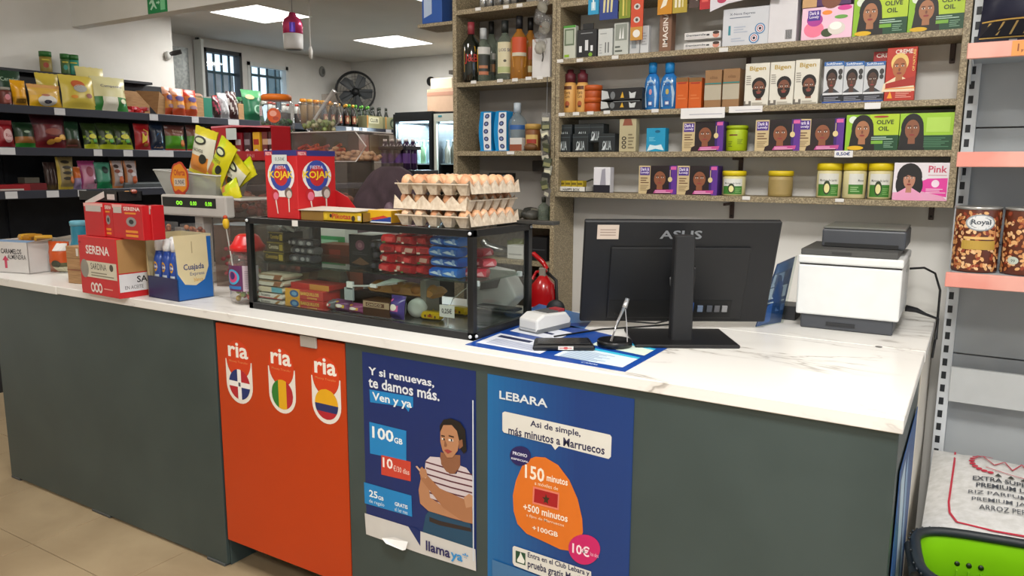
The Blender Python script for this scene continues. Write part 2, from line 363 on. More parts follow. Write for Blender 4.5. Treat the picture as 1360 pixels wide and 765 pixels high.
cbox('end_panel', (-.122, -.104, YF+.02, 2.53, 0, 1.006), M_PAINT)
cbox('end_panel', (-.118, -.100, 2.535, 3.24, 0, 1.006), mat('#d8d2c6', .5), lab='cream end board')
cbox('foot', (-2.54, -2.43, YF-.004, YF+.03, 0, .012), mat('#4a4d4d', .6)); cbox('foot', (-3.36, -3.22, YF-.002, YF+.03, 0, .012), mat('#4a4d4d', .6)); cbox('foot', (-4.08, -4.0, YF-.002, YF+.03, 0, .012), mat('#4a4d4d', .6))
cbox('plinth', (-4.05, -.12, 2.3, 2.32, 0, .3), mat('#1b1b1b', .8))
dr = cbox('door', (-2.412, -1.756, YF+.004, YF+.022, .118, .992), M_ORANGE, .002, lab='orange hinged door')
fr = lambda s, t, h: Vector((s-c0.x, YF+.004-c0.y-h, t))
cbox('fixing_plate', (P(399, 444, Y=YF)[0], P(420, 447, Y=YF)[0], YF-.004, YF+.004, P(399, 458, Y=YF)[2]-.004, P(399, 445, Y=YF)[2]), mat('#a7a098', .5))
# stickers on the orange door
def sticker(px0, px1, ytop, ybot, flag):
    a = P(px0, ybot, Y=YF+.004); d = P(px1, ybot, Y=YF+.004); xm = (px0+px1)/2
    w_ = d.x-a.x; z1 = P(xm, ytop, Y=YF+.004).z; z0 = P(xm, ybot, Y=YF+.004).z; H_ = z1-z0
    f = lambda s, t, h: Vector((a.x+s*w_-c0.x, YF+.004-c0.y-h, z0+t*H_))
    ry = .5*w_/H_; arc = lambda cx, cy, rx, r_, a0, a1, n=14: [(cx+rx*math.cos(R(a0+(a1-a0)*i/n)), cy+r_*math.sin(R(a0+(a1-a0)*i/n))) for i in range(n+1)]
    W_, O_ = '#e9e2d8', '#cf3d0c'
    it = [('p', arc(.5, ry, .5, ry, 180, 360)+[(1, .66)]+list(reversed(arc(.5, .66, .46, ry*.98, 180, 360)))+[(0, .66)], W_), ('e', .5, .68, .47, ry*1.0, O_)]
    it += [('T', 'ria', .12, .70, .88, .93, '#f2ece2'), ('t', 'Money Transfer', .14, .615, .86, .655, '#e2894f')]
    R_, cy = .40, ry+.005; r2 = R_*2*ry
    half = lambda x0, x1: [(max(x0, min(x1, .5+R_*math.cos(R(q)))), cy+r2*math.sin(R(q))*1) for q in range(0, 360, 9)]
    def clipy(y0, y1): return [(.5+R_*math.cos(R(q)), max(y0, min(y1, cy+r2*math.sin(R(q))))) for q in range(0, 360, 6)]
    def sect(x0, x1, y0, y1):
        pts = []
        for q in range(0, 360, 4):
            x, y = .5+R_*math.cos(R(q)), cy+r2*math.sin(R(q))
            if x0 <= x <= x1 and y0 <= y <= y1: pts.append((x, y))
        return pts
    def band(y0, y1, n=12):
        L, Rr = [], []
        for i in range(n+1):
            y = y0+(y1-y0)*i/n; k = math.sqrt(max(0, 1-((y-cy)/r2)**2))*R_; L.append((.5-k, y)); Rr.append((.5+k, y))
        return L+list(reversed(Rr))
    def vband(x0, x1, n=12):
        L, Rr = [], []
        for i in range(n+1):
            x = x0+(x1-x0)*i/n; k = math.sqrt(max(0, 1-((x-.5)/R_)**2))*r2; L.append((x, cy-k)); Rr.append((x, cy+k))
        return L+list(reversed(Rr))
    if flag == 'do':
        it += [('p', vband(.1, .9), '#f0ece8')]
        for sx, sy, c_ in ((-1, 1, '#1e2d6b'), (1, 1, '#b3202c'), (-1, -1, '#b3202c'), (1, -1, '#1e2d6b')):
            pts = [(.5+sx*.07, cy+sy*.07*2*ry)]+[(.5+sx*max(.07, R_*math.cos(R(q))), cy+sy*max(.14*ry, r2*math.sin(R(q)))) for q in range(0, 91, 9)]
            it.append(('p', pts, c_))
        it.append(('r', .46, cy-.03, .54, cy+.03, '#4b4a5c'))
    elif flag == 'ml': it += [('p', vband(.1, .36), '#2d7a2a'), ('p', vband(.36, .66), '#e0a912'), ('p', vband(.66, .9), '#b3202c')]
    else: it += [('p', band(cy-r2, cy-r2*.5), '#b3202c'), ('p', band(cy-r2*.5, cy), '#232c63'), ('p', band(cy, cy+r2), '#e3a812')]
    return B().pr(it, f).build('sticker', dr)
for k, a in enumerate(((303, 337, 450, 536, 'do'), (359, 394, 458, 549, 'ml'), (416, 454, 470, 563, 'co'))): sticker(*a)

# posters on the front
def poster(name, label, quad, items, base, cat='poster', extra=None):
    # quad: photo pixels of the bottom-left, bottom-right, top-right and top-left corners on the counter's front
    q = [P(x, y, Y=YF) for x, y in quad]; o0 = (q[0]+q[1])/2; o0.y = YF
    X0 = (q[0].x+q[3].x)/2; X1 = (q[1].x+q[2].x)/2; Z0 = (q[0].z+q[1].z)/2; Z1 = (q[2].z+q[3].z)/2
    r = empty(name, (o0.x, YF, Z0), label, cat)
    f = lambda s, t, h: Vector((X0+s*(X1-X0)-o0.x, -h, t*(Z1-Z0)))
    B().box(X0-o0.x, X1-o0.x, -.0012, -.0001, 0, Z1-Z0, base).build('sheet', r)
    px = lambda pts: [((P(x, y, Y=YF).x-X0)/(X1-X0), (P(x, y, Y=YF).z-Z0)/(Z1-Z0)) for x, y in pts]
    return r, f, px
r, f, px = poster('phone_plan_poster', 'dark blue poster of a woman in a striped shirt with folded arms', ((487, 709), (633, 758), (632, 492), (482, 468)), [], mat('#142a66', .35))
sk, skd = '#b4805c', '#8c5c40'
it = [('T', 'Y si renuevas,', *px([(490, 496)])[0], *px([(578, 500)])[0], '#dfe4ea')]
def tq(tx, x0, yb, x1, yt, c, bold=True, P_=None):
    a = (P_ or px)([(x0, yb), (x1, yt)]); return ('T' if bold else 't', tx, a[0][0], a[0][1], a[1][0], a[1][1], c)
LB = '#1b83c4'
it = [('p', px([(491, 517), (549, 527), (549, 541), (545, 541), (543, 547), (538, 540), (492, 534)]), LB),
 tq('Y si renuevas,', 490, 499, 577, 503, '#dfe4ea'), tq('te damos más.', 490, 514, 584, 518, '#dfe4ea'), tq('Ven y ya', 495, 534, 547, 531, '#e8f0f4'),
 ('p', px([(491, 560), (540, 572), (540, 612), (492, 602)]), LB), tq('100', 495, 581, 523, 572, '#eef4f6'), tq('GB', 524, 588, 535, 583, '#eef4f6', True),
 ('p', px([(507, 604), (546, 613), (546, 639), (507, 630)]), '#c8412f'), tq('10', 509, 620, 522, 610, '#f5e9e4'), tq('€/30 días', 523, 625, 544, 623, '#f0d6cc', False),
 ('p', px([(484, 640), (547, 658), (548, 686), (485, 668)]), LB), tq('25', 491, 659, 502, 653, '#eef4f6'), tq('GB', 503, 663, 510, 660, '#eef4f6'), tq('de regalo', 491, 668, 511, 668, '#cfe2ee', False), tq('GRATIS', 525, 671, 542, 671, '#eef4f6'), tq('el 1er mes', 525, 678, 542, 678, '#cfe2ee', False),
 ('p', px([(485, 681), (543, 699), (559, 725), (559, 705), (632, 729), (633, 758), (560, 735), (487, 709)]), '#cfcdc9'),
 ('p', px([(543, 699), (559, 725), (559, 706), (552, 700)]), '#142a66')]
# the woman, traced on the poster
it += [('p', px([(563, 700), (566, 684), (572, 676), (625, 694), (629, 712), (629, 728), (562, 706)]), '#1d4763'),
 ('p', px([(571, 686), (584, 691), (626, 701), (627, 706), (584, 697), (571, 692)]), '#2f2422'),
 ('p', px([(586, 600), (598, 603), (612, 604), (612, 620), (603, 631), (592, 628), (585, 614)]), skd),
 ('p', px([(566, 612), (572, 606), (585, 607), (590, 620), (598, 629), (607, 629), (612, 618), (620, 621), (628, 632), (629, 650), (628, 692), (612, 690), (584, 680), (573, 668), (564, 640)]), '#cfc3c6')]
for k in range(9):
    y = 612+k*8; it.append(('p', px([(566+k*.6, y), (600, y+10), (628, y+17), (628, y+19), (600, y+12), (566+k*.6, y+2)]), '#5d2f3c'))
it += [('p', px([(586, 606), (592, 612), (611, 614), (612, 619), (604, 629), (594, 626), (587, 616)]), skd),
 ('p', px([(561, 630), (557, 650), (559, 668), (570, 678), (600, 687), (618, 692), (612, 682), (590, 672), (572, 660), (570, 640)]), sk),
 ('p', px([(558, 623), (562, 619), (568, 630), (585, 648), (612, 660), (628, 666), (629, 695), (616, 692), (590, 674), (571, 650), (560, 636)]), '#a6714e'),
 ('p', px([(553, 619), (555, 618), (568, 633), (566, 635)]), '#c8a78f'), ('p', px([(560, 620), (567, 623), (569, 633), (562, 634), (558, 628)]), sk),
 ('p', px([(617, 660), (624, 655), (629, 658), (629, 672), (620, 674)]), '#bb8a67'),
 ('p', px([(585, 565), (590, 557), (600, 555), (612, 560), (619, 570), (620, 585), (621, 598), (617, 602), (613, 596), (600, 575), (590, 566), (586, 575)]), '#17120f'),
 ('p', px([(586, 573), (590, 564), (601, 564), (608, 572), (611, 585), (609, 598), (602, 607), (595, 607), (589, 598), (586, 586)]), sk),
 ('p', px([(610, 585), (615, 583), (616, 592), (611, 596)]), skd), ('p', px([(587, 577), (592, 578), (592, 580), (587, 579)]), '#3b261b'), ('p', px([(597, 577), (604, 579), (604, 581), (597, 579)]), '#3b261b'),
 ('p', px([(588, 581), (592, 582), (592, 584), (588, 583)]), '#e9e1d8'), ('p', px([(597, 582), (603, 583), (603, 586), (597, 585)]), '#e9e1d8'), ('p', px([(590, 581), (592, 582), (592, 584), (590, 584)]), '#1e1613'), ('p', px([(600, 582), (602, 583), (602, 586), (600, 585)]), '#1e1613'),
 ('p', px([(592, 583), (595, 590), (594, 593), (591, 592)]), skd), ('p', px([(591, 597), (596, 596), (602, 599), (596, 602)]), '#a0403a'),
 tq('llama', 567, 730, 599, 727, '#25225a'), tq('ya*', 600, 744, 623, 735, '#2f8fd0'),
 ('r', .978, .05, .988, .86, '#cfd6de')]
B().pr(it, f, h=.0014).build('print', kids(r)[0])
v = px([(526, 712), (544, 718), (545, 726), (541, 727), (519, 718), (509, 713)])
B().add([f(a, b_, .009+.015*(i in (2, 3, 4))) for i, (a, b_) in enumerate(v)], [(0, 1, 2, 3, 4, 5)], '#e4e2df').build('torn_corner', r)
r, f, px = poster('phone_rate_poster', 'bright blue poster with an orange pebble shape and red flag', ((646, 790), (836, 860), (839, 529), (650, 497)), [],
                  noisemat('blue_print', '#174f93', '#1c3f80', 1.1, 2, .35, lo=.3, hi=.7))
def blob(cx, cy, rx, ry, sk_, n=28):
    return [(cx+rx*math.cos(6.2832*i/n)*(1+sk_*math.sin(6.2832*i/n)), cy-ry*math.sin(6.2832*i/n)+sk_*10*math.cos(6.2832*i/n)) for i in range(n)]
it = [('r', k/24, 0, (k+1)/24, 1, mat(tuple(round(a+(b_-a)*min(1, k/15), 4) for a, b_ in zip((.10, .40, .63), (.075, .22, .47))), .35, vary=0)) for k in range(24)]
it += [tq('LEBARA', 664, 529, 728, 530, '#d6dde2'),
 ('p', px([(671, 546), (811, 577), (813, 580), (812, 606), (809, 609), (743, 592), (738, 597), (733, 590), (670, 574), (668, 571), (668, 548)]), '#dad8d0'),
 tq('Asi de simple,', 705, 568, 772, 571, '#26264a'), tq('más minutos a Marruecos', 676, 576, 804, 592, '#26264a'),
 ('p', px([(712, 606), (725, 607), (742, 617), (757, 637), (768, 662), (774, 688), (775, 706), (770, 722), (758, 731), (745, 729), (724, 719), (700, 708), (688, 695), (683, 678), (682, 657), (686, 638), (694, 619), (702, 610)]), '#d9701c'),
 ('p', px(blob(692, 605, 14, 13, .05)), '#231c58'), tq('PROMO', 682, 603, 701, 603, '#dcdcec'), tq('ESPECIAL', 680, 609, 703, 612, '#dcdcec'),
 tq('150', 698, 634, 724, 622, '#f1e4d2'), tq('minutos', 727, 638, 755, 636, '#f1e4d2'), tq('a móviles de', 711, 643, 742, 646, '#f1d9bd', False),
 ('p', px([(709, 645), (744, 654), (743, 677), (708, 668)]), '#e07a62'), ('p', px([(711, 648), (742, 656), (741, 674), (710, 666)]), '#a4161d'),
 ('p', px([(726, 655), (727.5, 660), (731, 661), (728.5, 664), (729, 669), (726, 666), (723, 667), (724, 663), (721, 659), (725, 660)]), '#3a2a14'),
 tq('+500 minutos', 696, 677, 755, 683, '#f1e4d2'), tq('a fijos de Marruecos', 700, 686, 750, 695, '#f1d9bd', False), tq('+100GB', 708, 703, 742, 706, '#f1e4d2'),
 ('p', px(blob(777, 729, 21, 20, .08)), '#c61e63'), tq('10€', 761, 733, 784, 726, '#f3dfe6'), tq('los dos', 785, 737, 796, 735, '#e8b6cb', False),
 ('p', px([(684, 724), (786, 758), (788, 790), (684, 750), (682, 746), (682, 726)]), '#dad8d0'), ('p', px([(686, 730), (699, 734), (699, 750), (686, 746)]), '#1f4a32'),
 ('p', px([(688, 742), (691, 737), (692.5, 732), (695, 738), (698, 744), (697, 748), (688, 745)]), '#e6e6de'),
 tq('Entra en el Club Lebara y', 702, 741, 784, 757, '#26264a'), tq('prueba gratis Musik', 702, 755, 775, 765, '#26264a'),
 ('p', px([(655, 742), (700, 758), (760, 780), (760, 800), (655, 765)]), '#3f6f9c')]
B().pr(it, f, h=.0014).build('print', kids(r)[0])
# poster on the right end of the counter and the advert mats on the worktop
r = empty('end_poster', (-.1, 2.15, .05), 'blue poster on the right end of the counter', 'poster')
B().box(.0, .0015, -.27, .30, 0, .84, '#2a5590').build('sheet', r)
B().pr([('p', [(.1, .95), (.3, .97), (.75, .2), (.6, .1)], '#bcd2e6'), ('p', [(.4, .9), (.5, .95), (.9, .3), (.8, .22)], '#8fb3d9'), ('p', [(0, .5), (.15, .6), (.2, .1), (.05, .05)], '#123060')], lambda s, t, h: Vector((.0015+h, -.27+s*.57, t*.84))).build('print', r)
def matsheet(name, label, quad, base, items):
    q = [P(x, y, Z=ZT) for x, y in quad]; o0 = (q[0]+q[1]+q[2]+q[3])/4; r = empty(name, (o0.x, o0.y, ZT), label, 'poster')
    f = lambda s, t, h: (q[0]*(1-s)*(1-t)+q[1]*s*(1-t)+q[2]*s*t+q[3]*(1-s)*t)-o0+Vector((0, 0, .0012+h))
    B().prism([(0, 0), (1, 0), (1, 1), (0, 1)], -.0011, 0, base, f).build('sheet', r); B().pr(items, f, st=.00006).build('print', kids(r)[0]); return r
ln = []
for k in range(9): ln.append(('r', .58, .36-.032*k, .58+.26*(1-.3*((k*7) % 3)/2), .372-.032*k, '#8aa0c0'))
matsheet('advert_mat', 'blue advertising mat under the card terminal and black tray', ((618, 458), (830, 494), (886, 463), (712, 422)), mat('#16489e', .3),
  [('r', .03, .08, .47, .40, '#dfe3ee'), ('r', .06, .30, .30, .36, '#222a52'), ('r', .05, .50, .40, .80, '#dfe3ee'), ('r', .12, .62, .32, .67, '#222a52'), ('r', .55, .10, .96, .5, '#d3e4ee'), ('r', .55, .44, .96, .5, '#35b5d8'), ('r', .62, .58, .96, .88, '#d8e8da'), ('r', .62, .82, .96, .88, '#35b5d8'), ('t', 'asus', .66, .015, .8, .055, '#cfd8ea')][:-1]+
  ln+[('r', .08, .12+.03*k, .40, .128+.03*k, '#9aa6c4') for k in range(5)]+[('t', 'CANAL', .74, .02, .84, .06, '#cfd8ea')])
matsheet('advert_mat', 'blue leaflet lying at the back edge beside the fire extinguisher', ((672, 428), (776, 437), (790, 421), (716, 404)), mat('#2a6cb0', .3), [('p', [(0, 0), (.5, .1), (.55, .5), (.1, .6)], '#5fa0d8'), ('p', [(.55, .1), (1, .1), (1, .5)], '#143e86')])
# ================================================================== WALL SHELVING
YS = 3.05; YW = 3.25; TH = .022
def shelf_unit(name, label, X0, X1, zs, z0, z1, uprights, tags):
    r = empty(name, ((X0+X1)/2, (YS+YW)/2, z0), label, 'shelving'); o = r.location
    for x in uprights: B().box(x-.011-o.x, x+.011-o.x, YS-o.y, YW-.002-o.y, 0, z1-z0, M_LAM).build('upright', r, .001)
    sh = []
    for z, a, b_ in zs: sh.append(B().box(a-o.x, b_-o.x, YS+.001-o.y, YW-.002-o.y, z-z0-TH, z-z0, M_LAM).build('shelf', r, .001))
    for x, z, w_, h_ in tags:
        ns = min(range(len(zs)), key=lambda q_: abs(zs[q_][0]-z))
        B().box(x-w_/2-o.x, x+w_/2-o.x, YS-.0012-o.y, YS+.0009-o.y, z-z0-h_, z-z0, '#dcdad6').build('price_tag', sh[ns])
    return r
Z1, Z2, Z3, Z4, Z0 = 2.043, 1.813, 1.641, 1.465, 2.28
def tg(x, y, w_=.03, h_=.014): p = P(x, y, Y=YS); return (p.x, p.z+h_/2, w_, h_)
XR0, XR1 = -1.63, -.083
ms = shelf_unit('wall_shelving', 'speckled laminate wall shelves stocked with hair and beauty products', XR0, XR1, [(z, XR0+.011, XR1-.011) for z in (Z0, Z1, Z2, Z3, Z4)], Z4-TH, 2.7, (XR0, XR1),
  [tg(744, 81), tg(770, 80), tg(817, 76), tg(961, 66, .035, .016), tg(746, 152), tg(765, 151), tg(784, 150), tg(806, 149), tg(870, 147), tg(991, 263), tg(1115, 266, .03, .012)])
for nm, x0, x1, yt, yb, tx in (('notice_card', 904, 963, 142, 158, 1), ('notice_card', 968, 1013, 140, 150, 1), ('notice_card', 1148, 1170, 136, 145, 0), ('price_card', 1108, 1133, 200, 209, 2)):
    a = P(x0, yb, Y=YS-.002); d = P(x1, yt, Y=YS-.002); o = B().box(a.x, d.x, YS-.0035, YS-.0005, a.z, d.z, '#e4e3e2').build(nm, None, 0, label={1: 'white notice strip hung under the orange boxes' if x0 < 950 else 'white notice strip hung under the bearded man boxes', 0: 'small blank white card on the shelf edge under the three men boxes', 2: 'small card with a handwritten blue price under the green boxes'}[tx], cat='price card')
    if tx == 1: B().pr([('r', .2, .35, .95, .42, '#a8a8b4')], lambda s, t, h: Vector((a.x+s*(d.x-a.x), YS-.0035-h, a.z+t*(d.z-a.z)))).build('lettering', o)
    if tx == 2: B().pr([('T', '8,50€', .1, .2, .85, .8, '#3b4a86')], lambda s, t, h: Vector((a.x+s*(d.x-a.x), YS-.0035-h, a.z+t*(d.z-a.z)))).build('lettering', o)
# steel brackets on the wall below the shelves
for x, y0, y1 in ((760, 153, 185), (758, 210, 232), (759, 264, 283), (993, 66, 98), (983, 209, 232), (971, 268, 290), (1264, 52, 84), (1236, 272, 292), (757, -4, 16)):
    p = P(x, y1, Y=YW-.01); q = P(x, y0, Y=YW-.01)
    rr = empty('shelf_bracket', (p.x, YW-.004, p.z), 'brown steel bracket under the wall shelving at %s' % {153: 'the shampoo bottles', 210: 'the small perfume boxes', 264: 'the lowest shelf, above the monitor sticker', 66: 'the left of the bearded man boxes', 209: 'the yellow lidded jar', 268: 'the lowest shelf, above the monitor logo', 52: 'the upper right corner', 272: 'the lowest shelf, above the printer', -4: 'the top left corner'}[y0], 'bracket', 'brackets of the wall shelving')
    B().box(-.009, .009, -.006, .004, 0, q.z-p.z, '#4b3a35').build('wall_leg', rr, .002); B().box(-.004, .004, -.12, -.006, q.z-p.z-.012, q.z-p.z-.001, '#4b3a35').build('arm', rr)
    B().ball((0, -.008, .012), .005, '#2a211e').build('screw', rr)
XA, XB = -2.185, -1.652
ZL1, ZL2 = 1.97, 1.648
lu = shelf_unit('bottle_shelving', 'brown laminate shelves of spirits left of the beauty shelving', XA, XB, [(2.300, XA+.011, XB), (ZL1, XA+.011, XB), (ZL2, XA+.011, XB-.05), (1.318, XA+.011, XB), (1.14, XA+.011, XB), (.9, XA+.011, XB), (.5, XA+.011, XB)], .2, 2.7, (XA, XB+.004),
  [tg(629, 109), tg(664, 107), tg(684, 106), tg(702, 104), tg(717, 103), tg(635, 12), tg(672, 9), tg(690, 7), tg(678, 203, .04)])
B().box(XA+.013, XB-.0, YW-.006, YW-.003, 1.32, 2.7, noisemat('added_sheet_grey', '#8f8b86', '#99958f', 4, 2, .7)).build('added_grey_sheet', lu).location = (-lu.location.x, -lu.location.y, -lu.location.z)  # added thin sheet, greyer than the partition wall it covers
B().box(XA-.03, XB, YW-.05, YW-.002, .2, 1.3, M_LAMD).build('shelving_back', label='brown back board behind the lower shelves', kind='structure')
B().box(-.05, .05, -.05, 0, 0, .05, '#2d2926').build('wall_socket', None, .003, (-1.79, YW-.002, 1.555), label='dark socket box under the middle shelf', cat='socket')
s_ = empty('switch_bank', (-2.03, YW-.012, 1.50), 'dark strip of switches on the wall above the eggs', 'switch')
B().box(-.07, .07, -.02, .01, 0, .045, '#2e2b29').build('backplate', s_)
for k in range(3): B().box(-.045+.03*k, -.022+.03*k, -.026, -.02, .01, .035, '#b9b6b0').build('switch', s_)

# ------------------------------------------------ carton artwork
def por(cx, cy, k, ax, skin, hair, style='long', shirt=None):
    # a head and shoulders; ax = height/width of the face of the carton
    e = lambda x, y, rx, ry, c: ('e', cx+x*k, cy+y*k/ax, rx*k, ry*k/ax, c); it = []
    if style == 'long': it += [e(0, .12, .62, .78, hair), ('p', [(cx-.6*k, cy), (cx+.62*k, cy+.1*k/ax), (cx+.75*k, cy-1.2*k/ax), (cx-.75*k, cy-1.2*k/ax)], hair)]
    if style == 'bob': it += [e(0, .15, .85, .85, hair), e(-.55, -.3, .35, .6, hair), e(.55, -.35, .38, .6, hair)]
    if style in ('short', 'beard', 'blond'): it += [e(0, .28, .50, .52, hair)]
    if shirt: it += [('p', [(cx-.2*k, cy-.5*k/ax), (cx+.2*k, cy-.5*k/ax), (cx+.85*k, cy-.85*k/ax), (cx+.95*k, cy-1.3*k/ax), (cx-.95*k, cy-1.3*k/ax), (cx-.85*k, cy-.85*k/ax)], shirt)]
    it += [('p', [(cx-.18*k, cy-.3*k/ax), (cx+.18*k, cy-.3*k/ax), (cx+.2*k, cy-.8*k/ax), (cx-.2*k, cy-.8*k/ax)], skin), e(0, 0, .40, .55, skin)]
    if style == 'beard': it += [('p', [(cx+math.cos(R(a))*.44*k, cy+(math.sin(R(a))*.68-.02)*k/ax) for a in range(180, 361, 12)], hair), e(0, -.2, .2, .07, skin)]
    dk = '#241713'
    it += [e(-.17, .1, .09, .045, '#e8ddd4'), e(.17, .1, .09, .045, '#e8ddd4'), e(-.17, .1, .045, .045, dk), e(.17, .1, .045, .045, dk), e(-.17, .2, .12, .022, dk), e(.17, .2, .12, .022, dk), e(0, -.1, .06, .1, '#7b4a35'), e(0, -.3, .15, .055, '#8f3a38')]
    if style == 'bob': it += [('p', [(cx-.5*k, cy+.5*k/ax), (cx+.5*k, cy+.6*k/ax), (cx+.42*k, cy+.15*k/ax), (cx-.1*k, cy+.28*k/ax), (cx-.45*k, cy+.1*k/ax)], hair)]
    return it
lines = lambda x0, x1, y0, y1, n, c, j=.3: [('r', x0, y0+(y1-y0)*i/n, x1-(x1-x0)*j*((i*5) % 3)/2, y0+(y1-y0)*(i+.45)/n, c) for i in range(n)]
def A_dark(ax=.8): return [('r', 0, 0, .31, 1, '#c9b489'), ('r', .03, .66, .29, .95, '#4b2f86'), ('T', 'Dark &', .05, .82, .27, .93, '#e8dff0'), ('T', 'Lovely', .05, .70, .27, .80, '#e8dff0'), *lines(.05, .27, .38, .62, 3, '#6c4c34'), *lines(.05, .27, .12, .34, 4, '#96805c'),
   ('r', .31, 0, .80, 1, '#1d1014'), *por(.56, .54, .38, ax, '#8a5236', '#160c0c', 'short', '#230f12'), ('r', .86, .0, 1, 1, '#5b2c8c'), ('e', .83, .52, .055, .09, '#dcc790'), ('r', .822, .6, .838, .85, '#c9b489'), ('r', .84, .86, .98, .97, '#d65fa0'), ('p', [(.4, .03), (.9, .05), (.92, .17), (.45, .15)], '#c04b8e'), *lines(.45, .85, .05, .15, 2, '#e8b7d2')]
def A_olive(ax=.7): return [('p', [(0, 0), (0, 1), (.45, 1), (.45, 0)], '#8fbf2a'), ('r', .45, .42, 1, 1, '#b3cf30'), ('r', .45, 0, 1, .42, '#17482b'), ('e', .13, .86, .08, .1, '#dfe9d8'), *por(.32, .56, .34, ax, '#a8714e', '#17110f', 'long'), ('e', .2, .07, .16, .06, '#e3b618'), ('T', 'OLIVE', .58, .72, .9, .84, '#2f3d1c'), ('T', 'OIL', .62, .54, .82, .66, '#2f3d1c'), ('e', .66, .93, .14, .03, '#a8442c'), *lines(.5, .9, .3, .4, 2, '#b9d8c4'), ('r', .5, .18, .72, .27, '#79b13a'), *lines(.74, .92, .08, .27, 4, '#7da68a')]
def A_oliveb(ax=.7): return [('r', 0, .4, 1, 1, '#9cc934'), ('r', 0, 0, 1, .4, '#17482b'), *por(.24, .56, .34, ax, '#8a563c', '#121012', 'long'), ('r', .5, .48, .93, .88, '#b2d85a'), *lines(.47, .93, .08, .36, 6, '#4f8160')]
def A_bearded(ax=1.8): return [('T', 'Bigen', .18, .80, .85, .93, '#b59a4c'), *lines(.06, .26, .5, .74, 5, '#8f8a80', .1), *por(.6, .40, .60, ax, '#7a4a36', '#16110f', 'beard'), ('r', 0, .0, .3, .12, '#6b665e'), ('r', .07, .05, .2, .16, '#ddd8cc'), *lines(.35, .95, .02, .1, 2, '#a9a294')]
def A_men(ax=1.6): return [('r', 0, .9, 1, 1, '#2a63a8'), ('T', 'SoftSheen', .1, .92, .9, .98, '#dfe8f2'), *por(.42, .54, .58, ax, '#4e342a', '#12100f', 'short', '#3c4046'), ('e', .85, .75, .11, .07, '#3b3a3a'), ('e', .85, .62, .1, .06, '#3b3a3a'), ('r', 0, .0, 1, .24, '#1c1e26'), ('r', 0, .2, 1, .25, '#d4d6da'), *lines(.08, .95, .05, .17, 3, '#8b8e9a'), ('r', 0, 0, 1, .035, '#2f58a8')]
def A_nature(ax=1.7): return [('T', 'CREME', .28, .88, .85, .96, '#f3e4da'), ('v', 'OF NATURE', .87, .55, .95, .95, '#f0d070'), *por(.45, .62, .58, ax, '#b06a40', '#e8c878', 'blond', '#ecd9b8'), ('p', [(.02, .33), (.98, .45), (.98, .28), (.02, .24)], '#a82a20'), ('r', .0, .225, 1, .24, '#f09a3a'), ('p', [(.1, .05), (.28, .05), (.19, .19)], '#f0a030'), *lines(.38, .9, .06, .19, 4, '#e8a090')]
def A_pink(ax=.62): return [('r', 0, 0, 1, 1, '#e6e0e6'), ('p', [(.5, .18), (.97, .1), (.97, .6), (.62, .58), (.5, .5)], '#e23fa0'), ('e', .76, .45, .07, .1, '#f3dcec'), ('T', 'Pink', .62, .74, .95, .92, '#c8506e'), *lines(.62, .95, .66, .7, 1, '#c8808e'), ('p', [(0, 0), (1, 0), (.9, .12), (.5, .25), (0, .2)], '#e5a3c4'), *por(.29, .55, .27, ax, '#b9826a', '#141215', 'bob', '#e8a0c4'), *lines(.6, .95, .2, .34, 3, '#f6c9e4')]
def A_dpink(ax=.66): return [('r', 0, 0, 1, 1, '#efc7dc'), ('e', .25, .33, .2, .25, '#ef7d9c'), ('e', .26, .62, .16, .2, '#b03a98'), ('r', .12, .6, .37, .92, '#4d3192'), ('T', 'Dark &', .15, .78, .34, .89, '#e8dff0'), ('T', 'Lovely', .15, .65, .34, .76, '#e8dff0'), ('e', .5, .82, .1, .07, '#f0903a'), ('e', .84, .93, .14, .08, '#d83f96'), ('e', .52, .2, .12, .13, '#3c4a2a'), ('e', .7, .32, .17, .2, '#ddd6cf'), ('e', .68, .4, .12, .12, '#f8f6f2'), ('e', .78, .66, .13, .06, '#6aa84a')]
def shp(x0, x1, yt, z, Yf=3.07):
    a = Xat(x0, Yf, z+.02); d = Xat(x1, Yf, z+.02); return (a+d)/2, d-a, P((x0+x1)/2, yt, Y=Yf).z-z
def sc(name, label, cat, x0, x1, yt, z, col, f=None, Yf=3.07, d=.07, group=None, dz=0, **k):
    z += .0006
    x, w_, h = shp(x0, x1, yt, z+dz, Yf); return carton(name, label, cat, (x, Yf+d/2, z+dz), (w_, d, h), col, 0, group, f, **k)
